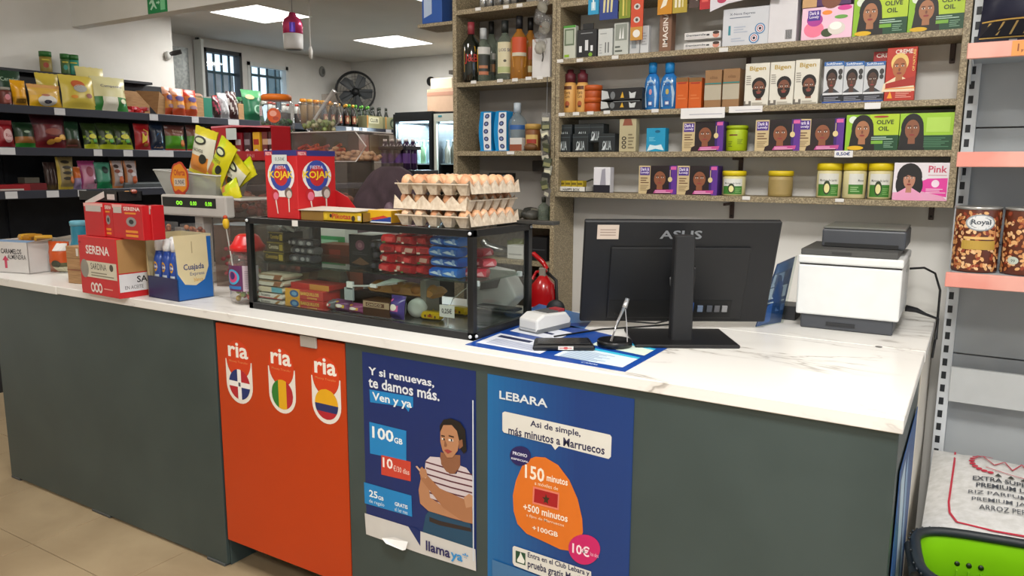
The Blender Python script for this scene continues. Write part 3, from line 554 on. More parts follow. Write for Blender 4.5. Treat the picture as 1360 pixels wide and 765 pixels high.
# lowest shelf
G = 'hair relaxer cartons'
a = sc('relaxer_carton', 'purple hair relaxer carton on the lowest shelf, left of its pair', 'carton', 848, 898.5, 220, Z4, '#3d2270', A_dark(), group=G)
w_ = a.dimensions.x
x, _, _ = shp(900, 951, 220, Z4); dup(a, (x, a.location.y, Z4+.0006), 'purple hair relaxer carton on the lowest shelf, beside the yellow lidded jar', group=G)
for x0, x1, lb in ((905, 961, 'purple hair relaxer carton just left of the lime green tub'), (1011, 1053, 'purple hair relaxer carton in the middle of the second lowest shelf'), (1056, 1120, 'purple hair relaxer carton touching the olive green carton')):
    x, _, _ = shp(x0, x1, 160, Z3); dup(a, (x, a.location.y, Z3+.0006), lb, group=G)
def jar(name, label, cat, x0, x1, yt, z, body, lid, art, Yf=3.08, lidh=.2, group=None, n=24, lid_r=1.04):
    x, w_, h = shp(x0, x1, yt, z, Yf+.03); r = w_/2; o = empty(name, (x, Yf+r, z+.0006), label, cat, group)
    B().lathe([(r*.9, 0), (r, .004), (r, h*(1-lidh)-.006), (r*.93, h*(1-lidh))], body, n).build('body', o); bo_ = kids(o)[0]
    B().lathe([(r*lid_r, 0), (r*lid_r, h*lidh*.85), (r*lid_r*.93, h*lidh)], lid, n).build('lid', o).location.z = h*(1-lidh)
    if art: B().pr(art, cylf(r, h*.06, h*(1-lidh)-.008, math.atan2(-Yf, -x)*.5-.785-.88, math.atan2(-Yf, -x)*.5-.785+.88), dv=12).build('label_print', bo_)
    return o
A_gel = [('r', 0, .0, 1, .5, '#3f7d2e'), ('r', 0, .5, 1, .95, '#dcdcd4'), ('t', 'Manteca de karité', .1, .62, .9, .72, '#3a3f36'), ('e', .45, .36, .17, .3, '#2b3a1e'), ('e', .45, .33, .12, .2, '#e6dc9c'), *lines(.65, .95, .1, .4, 4, '#7fae62')]
jar('shea_butter_jar', 'green and white jar with yellow lid beside the purple cartons', 'jar', 958, 988, 227, Z4, '#d8d09a', '#ddc512', A_gel)
jar('shea_butter_jar', 'unlabelled glass jar of yellow paste standing alone', 'jar', 1019, 1051, 227, Z4, '#a9935c', '#d6bb16', [('r', .0, .05, 1, .9, '#a08a55')])
for x0, x1, lb in ((1083, 1116, 'first of three yellow lidded jars standing side by side'), (1118, 1149, 'middle one of three yellow lidded jars, label turned'), (1151, 1184, 'yellow lidded jar touching the pink woman carton')):
    jar('shea_butter_jar', lb, 'jar', x0, x1, 217, Z4, '#d9cf9e', '#e0c80f', A_gel if x0 != 1118 else [('r', .25, .5, 1, .95, '#dcdcd4'), ('r', .25, .1, 1, .5, '#3f7d2e'), ('t', 'Manteca', .7, .62, 1, .72, '#3a3f36'), *lines(.35, .8, .2, .45, 3, '#9cc283')])
sc('hair_kit_carton', 'white and pink carton of a woman with a black bob', 'carton', 1185, 1259, 216, Z4, '#e8e2e8', A_pink(), d=.06)
# Z4 left
t = empty('sample_tray', (shp(736, 782, 250, Z4)[0], 3.13, Z4), 'low cardboard tray of small yellow packs at the shelf end', 'tray')
B().box(-.07, .07, -.06, .06, 0, .004, '#d8d6cf').box(-.07, .07, -.06, -.057, 0, .024, '#d8d6cf').box(-.07, -.067, -.06, .06, 0, .024, '#d8d6cf').box(.067, .07, -.06, .06, 0, .024, '#d8d6cf').build('tray', t)
B().pr([('T', 'HAPPY BOX', .2, .2, .8, .7, '#3a3a34')], lambda s, t_, h: Vector((-.07+.14*s, -.06-h, .024*t_))).build('front_print', t)
for k in range(4): carton('sample_pack', 'small yellow pack in the low cardboard tray, %s from the shelf end' % nth(k), 'pack', (t.location.x-.052+.03*k, 3.10, Z4+.005), (.028, .04, .045), '#b39b1c', 0, 'yellow packs in the tray', [('r', .1, .6, .9, .8, '#6b5a10'), ('r', .2, .2, .8, .4, '#e0cf50')], bevel=.002)
B().tube([(.0, 0, .0), (-.01, 0, .035), (.03, 0, .05), (.07, 0, .04), (.075, 0, .005)], .004, '#3f4434').build('folded_glasses', None, 0, (t.location.x+.03, 3.16, Z4+.006), label='dark wire frame standing behind the yellow packs', cat='glasses')
sc('perfume_box', 'white box with a figure and black base', 'box', 788, 810, 222, Z4, '#dedce0', [('r', 0, 0, 1, .3, '#191722'), ('p', [(.4, .3), (.5, .9), (.7, .95), (.75, .3)], '#9b99a4')], d=.04)
# second lowest shelf
sc('hair_kit_carton', 'lime green olive oil carton with a long haired woman, lower of the two rows', 'carton', 1122, 1192, 152, Z3, '#8fbf2a', A_olive(), d=.06)
sc('hair_kit_carton', 'green olive oil carton shown from its back, woman in profile', 'carton', 1193, 1265, 150, Z3, '#7fae2a', A_oliveb(), d=.06)
jar('green_tub', 'lime green tub between purple cartons', 'tub', 963, 991, 167, Z3, '#aac013', '#9fb40f', [('r', .15, .75, .6, .82, '#6b2b1c'), *lines(.1, .35, .15, .5, 4, '#5e6e10'), *lines(.6, .9, .3, .6, 4, '#7e8f10')], lidh=.14)
q = sc('perfume_box', 'small black perfume box stacked at the left shelf end', 'box', 737, 757, 178, Z3, '#23292b', [('r', 0, .8, 1, .83, '#4a5458'), ('T', 'OLIA', .25, .1, .8, .6, '#a7b0b2'), ('p', [(.2, .1), (.5, .55), (.4, .1)], '#c9d0d2')], d=.06, group='small black perfume boxes')
for k, (x0, x1, dz) in enumerate(((760, 781, 0), (793, 817, 0), (738, 758, .042), (761, 782, .042), (783, 794, .042))):
    x, _, _ = shp(x0, x1, 178, Z3+dz); dup(q, (x if k != 4 else x, q.location.y+.004*k, Z3+.0006+dz), ('small black perfume box, bottom row beside the cocoa soap' if k == 1 else 'small black perfume box, second from the shelf end' if k == 0 else 'small black perfume box in the upper row, %s from the shelf end' % nth(k-2)))
q['label'] = 'small black perfume box at the very left shelf end'
sc('soap_box', 'beige and brown box with a vertical chain pattern', 'box', 822, 844, 158, Z3, '#b6ab88', [('p', [(.2, .8), (.8, .8), (.7, 1), (.3, 1)], '#8c4f3a'), ('e', .3, .15, .14, .06, '#3c3428'), ('e', .3, .28, .14, .06, '#3c3428'), ('e', .3, .41, .14, .06, '#3c3428'), ('e', .3, .15, .07, .03, '#b6ab88'), ('e', .3, .28, .07, .03, '#b6ab88'), ('e', .3, .41, .07, .03, '#b6ab88'), *lines(.55, .9, .1, .6, 5, '#7d7257')], d=.04)
sc('soap_box', 'bright cyan box standing alone on the shelf', 'box', 858, 883, 170, Z3, '#1a93bd', [('p', [(.05, .02), (.5, .12), (.95, .05), (.8, .3), (.5, .25), (.2, .3)], '#cfe4ea'), ('e', .6, .85, .14, .06, '#0f5f80'), *lines(.15, .5, .45, .65, 3, '#6cc4de')], d=.045)
# third shelf (Z2)
def spray(x0, x1, lb):
    x, w_, h = shp(x0, x1, 92, Z2, 3.09); r = w_/2; o = empty('shampoo_bottle', (x, 3.09+r, Z2+.0006), lb, 'bottle', 'brown capped shampoo bottles')
    B().lathe([(r*.85, 0), (r, .006), (r, h*.62), (r*.8, h*.7)], '#d9a65c', 16).build('body', o); B().lathe([(r*.8, 0), (r*.82, h*.2), (r*.5, h*.22), (r*.45, h*.3)], '#5e1f28', 16).build('cap', o).location.z = h*.7
    B().pr([('r', 0, .8, 1, .93, '#5c3218'), ('t', 'Kera', .15, .62, .85, .76, '#5c3218'), ('t', 'Care', .2, .48, .8, .6, '#5c3218'), ('e', .5, .25, .3, .12, '#a9542c'), ('r', .3, .12, .7, .2, '#5c3218')], cylf(r, h*.05, h*.66), dv=8).build('label_print', kids(o)[0])
spray(745, 761, 'caramel shampoo bottle with maroon cap at the shelf end'); spray(762, 777, 'caramel shampoo bottle with maroon cap beside the orange jars')
for k in range(2):
    o = jar('hair_gel_jar', 'glossy orange jar, %s of the stacked pair' % ('lower', 'upper')[k], 'jar', 776, 797, 130, Z2, '#b24d16', '#c0581c', None, lidh=.35)
    o.location.z = Z2+.0006+k*.0525; o.location.y = 3.12
for k in range(2):
    sc('shaver_box', 'black box of pictured blades, %s of the stacked pair' % ('lower', 'upper')[k], 'box', 798+k, 853, 132-15*k, Z2, '#17181a', [('p', [(0, .2), (.2, .3), (.15, .8), (0, .9)], '#bfc2c2'), ('e', .28, .5, .06, .28, '#6e7274'), ('p', [(.47, .3), (.56, .3), (.52, .75)], '#d0a22a'), ('p', [(.7, .25), (.82, .25), (.85, .7), (.74, .6), (.68, .75)], '#c8cccc'), *lines(.3, .95, .02, .12, 1, '#7d8182')], d=.08, dz=k*.0365)
def blue_bottle(x0, x1, lb):
    x, w_, h = shp(x0, x1, 83, Z2, 3.10); o = empty('mouthwash_bottle', (x, 3.115, Z2+.0006), lb, 'bottle', 'blue gel bottles'); r = w_/2
    m = Matrix.Diagonal((1, .6, 1, 1)); B().lathe([(r*.85, 0), (r*.95, .005), (r, h*.3), (r, h*.55), (r*.85, h*.68), (r*.45, h*.78)], mat('#2b74b8', .2), 18, mtx=m.to_3x3()).build('body', o)
    B().lathe([(r*.5, 0), (r*.52, h*.2), (r*.4, h*.22)], '#1a86cc', 14).build('cap', o).location.z = h*.78
    B().pr([('p', [(.08, .02), (.92, .02), (.98, .5), (.8, .9), (.5, 1), (.2, .9), (.02, .5)], '#aecbe4'), ('t', 'Clere', .15, .76, .85, .88, '#2a4f8c'), ('e', .5, .55, .12, .1, '#c9909c' if x0 < 870 else '#b9a85c'), ('t', 'GLYCERINE', .15, .36, .85, .4, '#4f74a8'), ('r', .32, .06, .68, .24, '#3c5a9a'), ('r', .38, .1, .62, .2, '#dfe8f2')], lambda s, t_, hh: Vector((-r*.8+1.6*r*s, -r*.6*math.sqrt(max(0, 1-(1.6*(s-.5))**2))-hh-.0008, h*.05+h*.6*t_)), dv=8).build('label_print', kids(o)[0])
blue_bottle(854, 874, 'blue glycerine bottle with a pale label beside the black boxes'); blue_bottle(875, 898, 'blue glycerine bottle with a pale label beside the orange boxes')
for x0, x1, lb in ((897, 913, 'slim orange carton beside the blue bottle'), (914, 931, 'slim orange carton beside the kraft cartons')):
    sc('cream_carton', lb, 'carton', x0, x1, 103, Z2, '#c95a15', [('r', 0, .86, 1, 1, '#7c5a30'), ('r', .15, .8, .85, .84, '#a32a1c'), *lines(.15, .85, .3, .5, 2, '#d4743a')], d=.08, group='slim orange cartons')
for x0, x1, lb in ((935, 957, 'kraft brown carton with teal line beside the orange cartons'), (959, 981, 'kraft brown carton with teal line beside the bearded man boxes')):
    sc('cream_carton', lb, 'carton', x0, x1, 93 if x0 < 940 else 91, Z2, '#96714c', [('r', 0, .62, 1, .655, '#2f7f7c'), ('r', 0, .2, 1, .6, '#b3aa96'), ('t', 'oliss', .3, .76, .75, .84, '#6b4a2c')], d=.08, group='kraft cartons')
for k, (x0, x1, y) in enumerate(((988, 1020, 84), (1021, 1053, 82), (1054, 1086, 79))):
    sc('beard_dye_carton', ('white beard dye carton of a bearded man beside the kraft cartons', 'white beard dye carton, the middle of three', 'white beard dye carton beside the three men in suits')[k], 'carton', x0, x1, y, Z2, '#dcd9cd', A_bearded(), d=.05, group='beard dye cartons')
for k, (x0, x1) in enumerate(((1092, 1118), (1118.5, 1145), (1145.5, 1173))):
    sc('men_relaxer_carton', ('blue topped carton of a man in a suit beside the beard dye', 'blue topped carton of a man in a suit, the middle of three', 'blue topped carton of a man in a suit beside the red carton')[k], 'carton', x0, x1, 82, Z2, '#c9ccd0', A_men(), d=.05, group='men relaxer cartons')
sc('hair_dye_carton', 'tall red carton of a smiling woman with blond hair', 'carton', 1174, 1214, 63, Z2, '#b8301f', A_nature(), d=.045, Yf=3.065)
sc('hair_dye_carton', 'red carton mostly hidden behind the tall red one', 'carton', 1156, 1195, 68, Z2, '#a82a2a', [('T', 'CREME', .1, .88, .8, .96, '#f3e4da'), *por(.4, .6, .42, 1.6, '#c8a070', '#e8d8a8', 'blond')], d=.04, Yf=3.13)
# top shelf (Z1)
sc('hair_kit_carton', 'pink and purple carton with a coconut', 'carton', 1064, 1131, 9, Z1, '#efc7dc', A_dpink(), d=.07)
sc('hair_kit_carton', 'lime green olive oil carton beside the coconut carton', 'carton', 1132, 1204, -6, Z1, '#8fbf2a', A_olive(), d=.07)
sc('hair_kit_carton', 'lime green olive oil carton at the right upright', 'carton', 1205, 1281, -10, Z1, '#8fbf2a', A_olive(), d=.07)
sc('hair_kit_carton', 'purple carton lying on the coconut carton', 'carton', 1066, 1131, -30, Z1, '#4b2a5c', [('r', 0, 0, .3, 1, '#c9a070'), ('e', .6, .2, .2, .3, '#7d4a36')], d=.06, dz=P(1100, 8, Y=3.07).z-Z1)
sc('white_carton', 'tall white carton with a barcode and purple mark', 'carton', 1020, 1057, -40, Z1, '#dad8dc', [('r', .15, .66, .4, .85, '#5a3c9c'), *[('r', .62+.03*k, .04, .635+.03*k+.008*(k % 2), .17, '#3a3a3a') for k in range(8)]], d=.06, Yf=3.065)
sc('test_kit_carton', 'white test kit carton with two round emblems', 'carton', 959, 1020, 10, Z1, '#cfd2d8', [('t', 'X-Nova Express', .15, .8, .7, .88, '#4a5568'), ('r', .15, .74, .6, .76, '#6a7488'), ('r', .13, .3, .18, .55, '#3a8a98'), *lines(.25, .55, .35, .55, 3, '#b3bccc'), *lines(.2, .5, .12, .25, 2, '#b3bccc'), *[q for cx, cy in ((.82, .42), (.7, .18)) for q in (('e', cx, cy, .11, .14, '#3a78b0'), ('e', cx, cy, .09, .115, '#cfd2d8'), ('e', cx, cy, .065, .085, '#b03a48'), ('e', cx, cy, .05, .065, '#e4e4ea'), ('e', cx, cy, .03, .04, '#2c2c44'))]], d=.06)
for k in range(2):
    sc('toothpaste_box', 'slim white box with a smiling face, %s of the stacked pair' % ('lower', 'upper')[k], 'box', 908-k*2+3*k, 957, 56-14*k, Z1, '#d8d6d4', [('T', 'Dentasmile', .06, .45, .6, .75, '#4a5058'), ('r', .62, .4, .7, .62, '#26282c'), ('e', .88, .45, .09, .4, '#d08c78'), ('e', .88, .75, .09, .22, '#3a2a24'), ('r', .06, .2, .6, .25, '#b9a8b4')], d=.05, dz=.0375*k)
sc('toothpaste_box', 'upright brown box with vertical white lettering', 'box', 875, 891, -10, Z1, '#7d5a44', [('V', 'IMAGINARI', .3, .08, .72, .8, '#e6dcd2')], d=.05)
def cable_box(x0, x1, yt, col, items, lb, name='cable_box'): return sc(name, lb, 'box', x0, x1, yt, Z1, col, items, d=.03)
cable_box(748, 764, 34, '#c3c6b8', [('r', .1, .4, .9, .9, '#66745c'), ('r', .22, .45, .8, .85, '#aab4a0'), ('r', .1, .05, .5, .13, '#8db52a'), ('r', .0, .93, 1, 1, '#4e9b3a')], 'pale green charger box at the left end of the top shelf')
o = cable_box(766, 792, 39, '#1b1c1e', [('r', .42, .25, .58, .62, '#d8dadc'), ('r', .12, .2, .26, .42, '#e6e8ea'), ('r', .7, .22, .82, .42, '#e6e8ea'), ('e', .7, .1, .1, .07, '#7aa42a'), ('r', .2, .85, .8, .88, '#8c8e90')], 'black charger box with white plugs pictured')
B().box(-.025, .025, -.003, .0, 0, .03, '#151617').build('hanging_tab', o).location.z = o.dimensions.z-.004
cable_box(794, 813, 38, '#c9ccc9', [('r', .5, .12, .56, .5, '#1c1d1f'), ('r', .7, .12, .76, .5, '#1c1d1f'), ('r', .15, .8, .6, .84, '#a0a4a4'), *lines(.1, .3, .1, .5, 4, '#a4a8a8')], 'white cable box with two black plugs pictured')
cable_box(815, 834, 30, '#c2c6bf', [('r', .1, .45, .9, .95, '#8f958c'), ('p', [(.35, .5), (.45, .85), (.5, .5)], '#eceeec'), ('p', [(.55, .5), (.65, .88), (.7, .5)], '#eceeec'), *lines(.1, .6, .1, .35, 2, '#5c625c')], 'white cable box with a grey window')
cable_box(836, 849, 35, '#bfc2c4', [('r', .2, .2, .7, .5, '#8f969a')], 'pale box behind the hanging strip of batteries'); cable_box(850, 861, 34, '#cdd0d2', [*lines(.2, .8, .3, .8, 5, '#a8acb0')], 'slim pale box behind the hanging strip')
# packs hanging from the shelf above
def hang(name, lb, x0, x1, y0, y1, col, items, cat='blister pack', Y=3.045, group='packs hanging from the shelf above'):
    a = P(x0, y1, Y=Y); d = P(x1, y1, Y=Y); zt = P((x0+x1)/2, y0, Y=Y).z; o = empty(name, ((a.x+d.x)/2, Y, a.z), lb, cat, group); w_ = d.x-a.x; h = zt-a.z
    B().box(-w_/2, w_/2, 0, .004, 0, h, col).build('card', o); B().pr(items, lambda s, t_, hh: Vector((-w_/2+s*w_, -hh, t_*h))).build('front_print', o); B().box(-.004, .004, .0, .003, h-.002, Z0-TH-a.z+.0, '#b9b9b9').build('hook', o); return o
hang('battery_pack', 'small light blue hanging pack', 781, 795, -8, 20, '#2496c4', [('r', .3, .2, .7, .6, '#bfe0ec'), ('r', .42, .3, .56, .9, '#e8f2f6')])
hang('razor_pack', 'dark blue hanging pack of small yellow razors', 796, 820, -12, 27, '#243c86', [*[('p', [(.2+.2*k, .25), (.3+.2*k, .25), (.34+.2*k, .7), (.22+.2*k, .7)], '#d8cf9a') for k in range(3)], ('r', .1, .8, .9, .95, '#2c7cc0')])
hang('razor_pack', 'green and yellow hanging pack of tools', 822, 837, -8, 25, '#7d8c22', [('r', .3, .1, .45, .9, '#d8c860'), ('r', .6, .1, .7, .9, '#b0a040')])
hang('battery_strip', 'orange red strip of round batteries hanging down', 837, 853, -20, 54, '#cc4a28', [('e', .5, .85-.24*k, .26, .055, '#cfcac4') for k in range(3)]+[('e', .5, .85-.24*k, .12, .03, '#4a4642') for k in range(3)]+[('r', 0, 0, 1, .24, '#c48f3a'), ('e', .5, .12, .3, .07, '#e8e4dc')])
hang('lighter_card', 'amber hanging card with white shapes', 873, 892, -20, 20, '#c8860f', [('p', [(.2, .2), (.6, .3), (.8, .7), (.4, .5)], '#ece4cf')])
hang('lighter_card', 'yellow hanging card of white sticks', 893, 912, -20, 18, '#b09a34', [('r', .15, .2, .3, .95, '#e6dfc8'), ('r', .4, .2, .55, .95, '#e6dfc8'), ('r', .65, .2, .75, .95, '#d8cf9a')])
hang('lighter_card', 'dark brown hanging card', 915, 928, -20, 11, '#4c3a34', [('r', .7, .3, .85, .9, '#b9b0aa')]); hang('lighter_card', 'small red hanging card', 929, 943, -20, 13, '#b4272f', [('r', .2, .3, .8, .6, '#d85a52')])
a = P(943, 16, Y=3.04); o = empty('leaflet', (a.x+.1, 3.04, a.z), 'white and purple leaflet hanging under the top shelf', 'leaflet')
B().prism([(-.1, 0), (-.03, .025), (.06, .035), (.16, .02), (.16, Z0-TH-a.z), (-.1, Z0-TH-a.z)], .0, .002, '#d8d4dc', lambda p, q, h: Vector((p, -h, q))).build('sheet', o); B().pr([('p', [(-.07, .06), (.15, .07), (.15, Z0-TH-a.z-.01), (-.08, Z0-TH-a.z-.01)], '#5c4d7c'), ('e', -.055, .04, .018, .012, '#b43a5c')], lambda p, q, h: Vector((p, -.002-h, q))).build('front_print', o)
# ------------------------------------------------ left unit: spirits
def bottle(name, lb, x0, x1, yt, z, glass, cap, art, Yc=3.12, neck=.34, body=.62, cat='bottle', group=None, capz=.8, ll=(.08, .58), n=20, yn=None):
    x, w_, h = shp(x0, x1, yt, z, Yc); r = w_/2*1.1; o = empty(name, (x, Yc, z+.0006), lb, cat, group)
    gl_ = B().lathe([(r*.9, 0), (r, .006), (r, h*body), (r*.8, h*(body+.06)), (r*neck, h*(body+.15)), (r*neck*.95, h*.97)], glass, n).build('glass', o); aa = math.atan2(-Yc, -x)
    B().lathe([(r*neck*1.12, 0), (r*neck*1.12, h*(1-capz)), (r*neck*.5, h*(1-capz)+.001)], cap, 12).build('cap', o).location.z = h*capz
    if art: B().pr(art, cylf(r, h*ll[0], h*ll[1], aa-.85, aa+.85), dv=10).build('label_print', gl_)
    return o
CG = mat('#6f7a6c', .08, alpha=.55, vary=0); DG = mat('#0d130e', .12, coat=.5); AM = mat('#a8702c', .1, alpha=.75, vary=0)
bottle('whisky_bottle', 'dark whisky bottle with yellow label and red cap', 617, 635, 30, ZL1, DG, '#8a3038', [('p', [(0, 0), (1, 0), (1, .85), (.7, .98), (.4, 1), (0, .9)], '#c99a14'), ('T', 'J&B', .05, .3, .95, .68, '#9c1d14')], ll=(.16, .60), Yc=3.083)
bottle('gin_bottle', 'clear bottle with black and copper label beside the dark whisky', 633, 651, 38, ZL1, CG, '#b9bcbc', [('r', 0, .75, 1, 1, '#c9c6c0'), ('r', 0, .15, 1, .72, '#2a2c26'), ('r', .2, .25, .8, .35, '#b0714a'), ('p', [(.2, .45), (.8, .45), (.5, .6)], '#b0714a'), ('r', .2, .02, .85, .14, '#b06a48')], ll=(.12, .64))
bottle('gin_bottle', 'clear bottle behind, with dark label and black cap', 645, 660, 29, ZL1, CG, '#1b1b1b', [('r', 0, .6, 1, .8, '#b9b6b0'), ('r', 0, .1, 1, .55, '#33342c'), ('r', .3, .2, .8, .45, '#a8764e')], Yc=3.18)
bottle('rum_bottle', 'clear bottle with a cream label and dark cap', 661, 680, 28, ZL1, CG, '#1d211f', [('r', 0, 0, 1, .95, '#cfc6a4'), ('T', 'LOS 50', .1, .66, .9, .76, '#4a3f5c'), ('r', .0, .02, 1, .2, '#a8b07a'), ('e', .5, .38, .1, .04, '#4a4434')], ll=(.12, .66))
bottle('whisky_bottle', 'amber bottle with an orange and gold label', 680, 699, 22, ZL1, AM, '#15151a', [('r', 0, .55, 1, 1, '#c0481c'), ('r', 0, .46, 1, .56, '#c8bfa8'), ('p', [(0, .46), (1, .46), (.9, .16), (.5, 0), (.1, .16)], '#d19319')], ll=(.12, .66))
bottle('whisky_bottle', 'amber bottle with a black cap beside the white card', 696, 712, 24, ZL1, AM, '#101010', [('r', 0, .5, 1, .9, '#a84a22'), ('r', 0, .1, .9, .3, '#cdbf8c')], Yc=3.17)
B().box(-.046, .046, -.006, .006, 0, .17, '#d4d2d0').build('white_box', None, .002, (Xat(719, 3.08, ZL1), 3.08, ZL1+.0006), label='plain white carton standing by the shelf upright', cat='box')
o = empty('hanging_bags', (Xat(724, 3.06, 2.1), 3.035, 2.075), 'clear plastic bag bundle hanging over the white carton', 'plastic bag')
b = B()
for k in range(12): b.ball((rnd.uniform(-.02, .02), rnd.uniform(-.008, .008), .02+.021*k), (.024+.012*rnd.random(), .012, .03), CLEARP if k % 4 else mat('#a9a596', .3, alpha=.5, vary=0), 6, 4, Matrix.Rotation(rnd.uniform(-1, 1), 3, 'Y'))
b.build('bag', o); B().tube([(0, 0, .02), (.004, 0, -.02), (0, 0, -.04)], .003, '#3a3630').build('string', o); B().tube([(0, 0, .24), (0, 0, .33)], .002, '#8a8a8a').build('hook', o)
for k, (x, c_) in enumerate(((642, '#b9b9b6'), (651, '#a8a8a8'), (663, '#8f8f8e'), (674, '#c6c6c4'), (684, '#9a9a9a'), (694, '#54504c'))):
    o = empty('metal_cup', (Xat(x, 3.12, 2.3), 3.12, 2.3006), ('steel cup at the left of the row on the highest shelf', 'steel cup second from the left on the highest shelf', 'steel cup third along the highest shelf', 'pale steel cup fourth along the highest shelf', 'steel cup fifth along the highest shelf', 'dark cup at the right of the row on the highest shelf')[k], 'cup', 'cups on the highest shelf')
    m = mat(c_, .2, .8); B().lathe([(.013, 0), (.018, .002), (.021, .09), (.0195, .09), (.017, .006)], m, 16).build('wall', o); B().lathe([(.0215, 0), (.0215, .004)], mat('#d0d0ce', .2, .9), 16).build('rim', o).location.z = .086
# middle shelf: wafer packs, water, cans
for k, (x, lb) in enumerate(((647, 'blue and white biscuit pack standing upright, the one nearer the left upright'), (667, 'blue and white biscuit pack standing upright beside the water bottle'))):
    o = empty('biscuit_pack', (Xat(x, 3.10, ZL2+.05), 3.12, ZL2+.0006), lb, 'biscuits', 'upright blue biscuit packs'); H_ = .185
    b = B(); fr_ = lambda s, t_, h: Vector((-.033+.066*s-.012*math.sin(t_*3.14), -.03-h, .0+H_*t_))
    n = 8; vs = [Vector((sx*.033-.012*math.sin(3.14*i/n), sy, H_*i/n)) for i in range(n+1) for sx, sy in ((-1, -.03), (1, -.03), (1, .03), (-1, .03))]
    b.add(vs, [(i*4+j, i*4+(j+1) % 4, (i+1)*4+(j+1) % 4, (i+1)*4+j) for i in range(n) for j in range(4)]+[(0, 1, 2, 3), (n*4, n*4+1, n*4+2, n*4+3)], mat('#1587c4', .25)).build('wrapper', o, .004)
    B().pr([('p', [(.35, .02), (.95, .02), (.95, .97), (.35, .97), (.42, .5)], '#dfe2e6')]+[('e', .68, .12+.19*k2, .2, .06, '#27315f') for k2 in range(5)]+[('e', .68, .12+.19*k2, .1, .03, '#7d8cb8') for k2 in range(5)], fr_, dv=6).build('front_print', o)
bottle('water_bottle', 'small clear bottle with a blue band', 677, 697, 137, ZL2, mat('#8f9ea6', .08, alpha=.5, vary=0), '#b9c4cc', [('r', 0, .2, 1, .9, '#2e5c9c')], ll=(.42, .55), Yc=3.15)
sc('cream_box', 'small white box in front of the water bottle', 'box', 677, 693, 183, ZL2, '#cfcdc8', [('r', 0, 0, 1, .5, '#8c4a30')], d=.04)
jar('coffee_jar', 'brown jar with golden lid on the middle shelf', 'jar', 698, 716, 165, ZL2, '#7c4a22', '#b9934a', [('r', 0, .1, 1, .8, '#c9a862'), ('r', .1, .3, .9, .55, '#9c3020')], lidh=.2)
B().ball((0, 0, .02), (.035, .02, .018), '#6e4826', 12, 6).build('snack_pack', None, 0, (Xat(704, 3.07, ZL2), 3.075, ZL2-.002), label='flat brown snack pack lying before the brown jar', cat='snack')
o = empty('hanging_bags', (Xat(727, 3.04, 1.7), 3.03, 1.44), 'string of dark and clear sachets hanging down the shelf upright', 'sachets')
for k in range(11):
    q = B().box(-.019, .019, -.004, .004, 0, .045, (CLEARP, '#4b4f3c', '#2a2a26', '#8c8a7c', '#39402a')[k % 5]); q.pr([('r', .1, .15, .9, .5, ('#b9b4a0', '#8c8a5c', '#6c6a5c', '#c9c4a8', '#7c7a4c')[k % 5])], lambda s, t, h: Vector((-.019+.038*s, -.004-h, .045*t)))
    oo = q.build('sachet', o, .003); oo.location = (rnd.uniform(-.006, .006), .003*(k % 2), .033*k); oo.rotation_euler = (rnd.uniform(-.3, .3), rnd.uniform(-.3, .3), rnd.uniform(-.5, .5))
B().tube([(0, .0, .36), (0, .004, .53)], .0015, '#777777').build('string', o)
# lower shelf bits
o = empty('crumpled_bags', (Xat(705, 3.13, 1.33), 3.14, 1.331), 'crumpled dark plastic bags on the low shelf behind the eggs', 'plastic bag')
for k in range(9): B().ball((rnd.uniform(-.1, .1), rnd.uniform(-.05, .05), .02+.01*rnd.random()), (.045, .03, .025), ('#4b4a44', '#33332e', '#6a675c')[k % 3], 8, 5, Matrix.Rotation(rnd.uniform(0, 3), 3, 'Z')).build('fold', o)
for k, x in enumerate((722, 736)): bottle('glass_jar', ('clear small jar beside the crumpled bags', 'dark green small jar against the wall edge')[k], x-6, x+6, 262, 1.318, (CG, mat('#2f3a26', .2))[k], '#33362c', None, Yc=3.12)
carton('white_box', 'white box on the shelf above the fire extinguisher', 'box', (-1.86, 3.12, 1.141), (.09, .08, .065), '#c9c7c2', 0, None, [('r', .1, .3, .9, .4, '#9a9a96')])
carton('black_case', 'black toolbox on the shelf above the fire extinguisher', 'box', (-1.74, 3.13, 1.141), (.1, .1, .11), '#1b1b1c', 0, None, [('r', .1, .45, .9, .5, '#38383a')])
o = empty('scrap_foil', (Xat(660, 3.1, 1.16), 3.12, 1.14), 'crumpled silver foil roll on the low shelf seen through the case', 'foil')
B().tube([(-.09, 0, .07), (-.06, -.01, .045), (0, 0, .03), (.06, 0, .028)], [.02, .026, .028, .022], FOIL, 9).build('roll', o)
for k in range(4): pouch('snack_bag', 'olive green small bag on the low shelf seen through the case, %s along' % nth(k), 'snack bag', (Xat(672+7*k, 3.1, 1.15), 3.16, 1.141), (.06, .03, .08+.01*(k % 2)), lambda s, t_: '#6e7436' if t_ > .3 else '#8c8a3c', group='olive bags on the low shelf')
for k in range(3): carton('storage_tin', 'dark tin on the bottom shelf behind the case, %s along' % nth(k), 'tin', (-2.1+.16*k, 3.15, .901), (.13, .12, .16), '#3a342c', 0, 'dark tins on the bottom shelf', [('r', .1, .3, .9, .7, '#5a5144')])
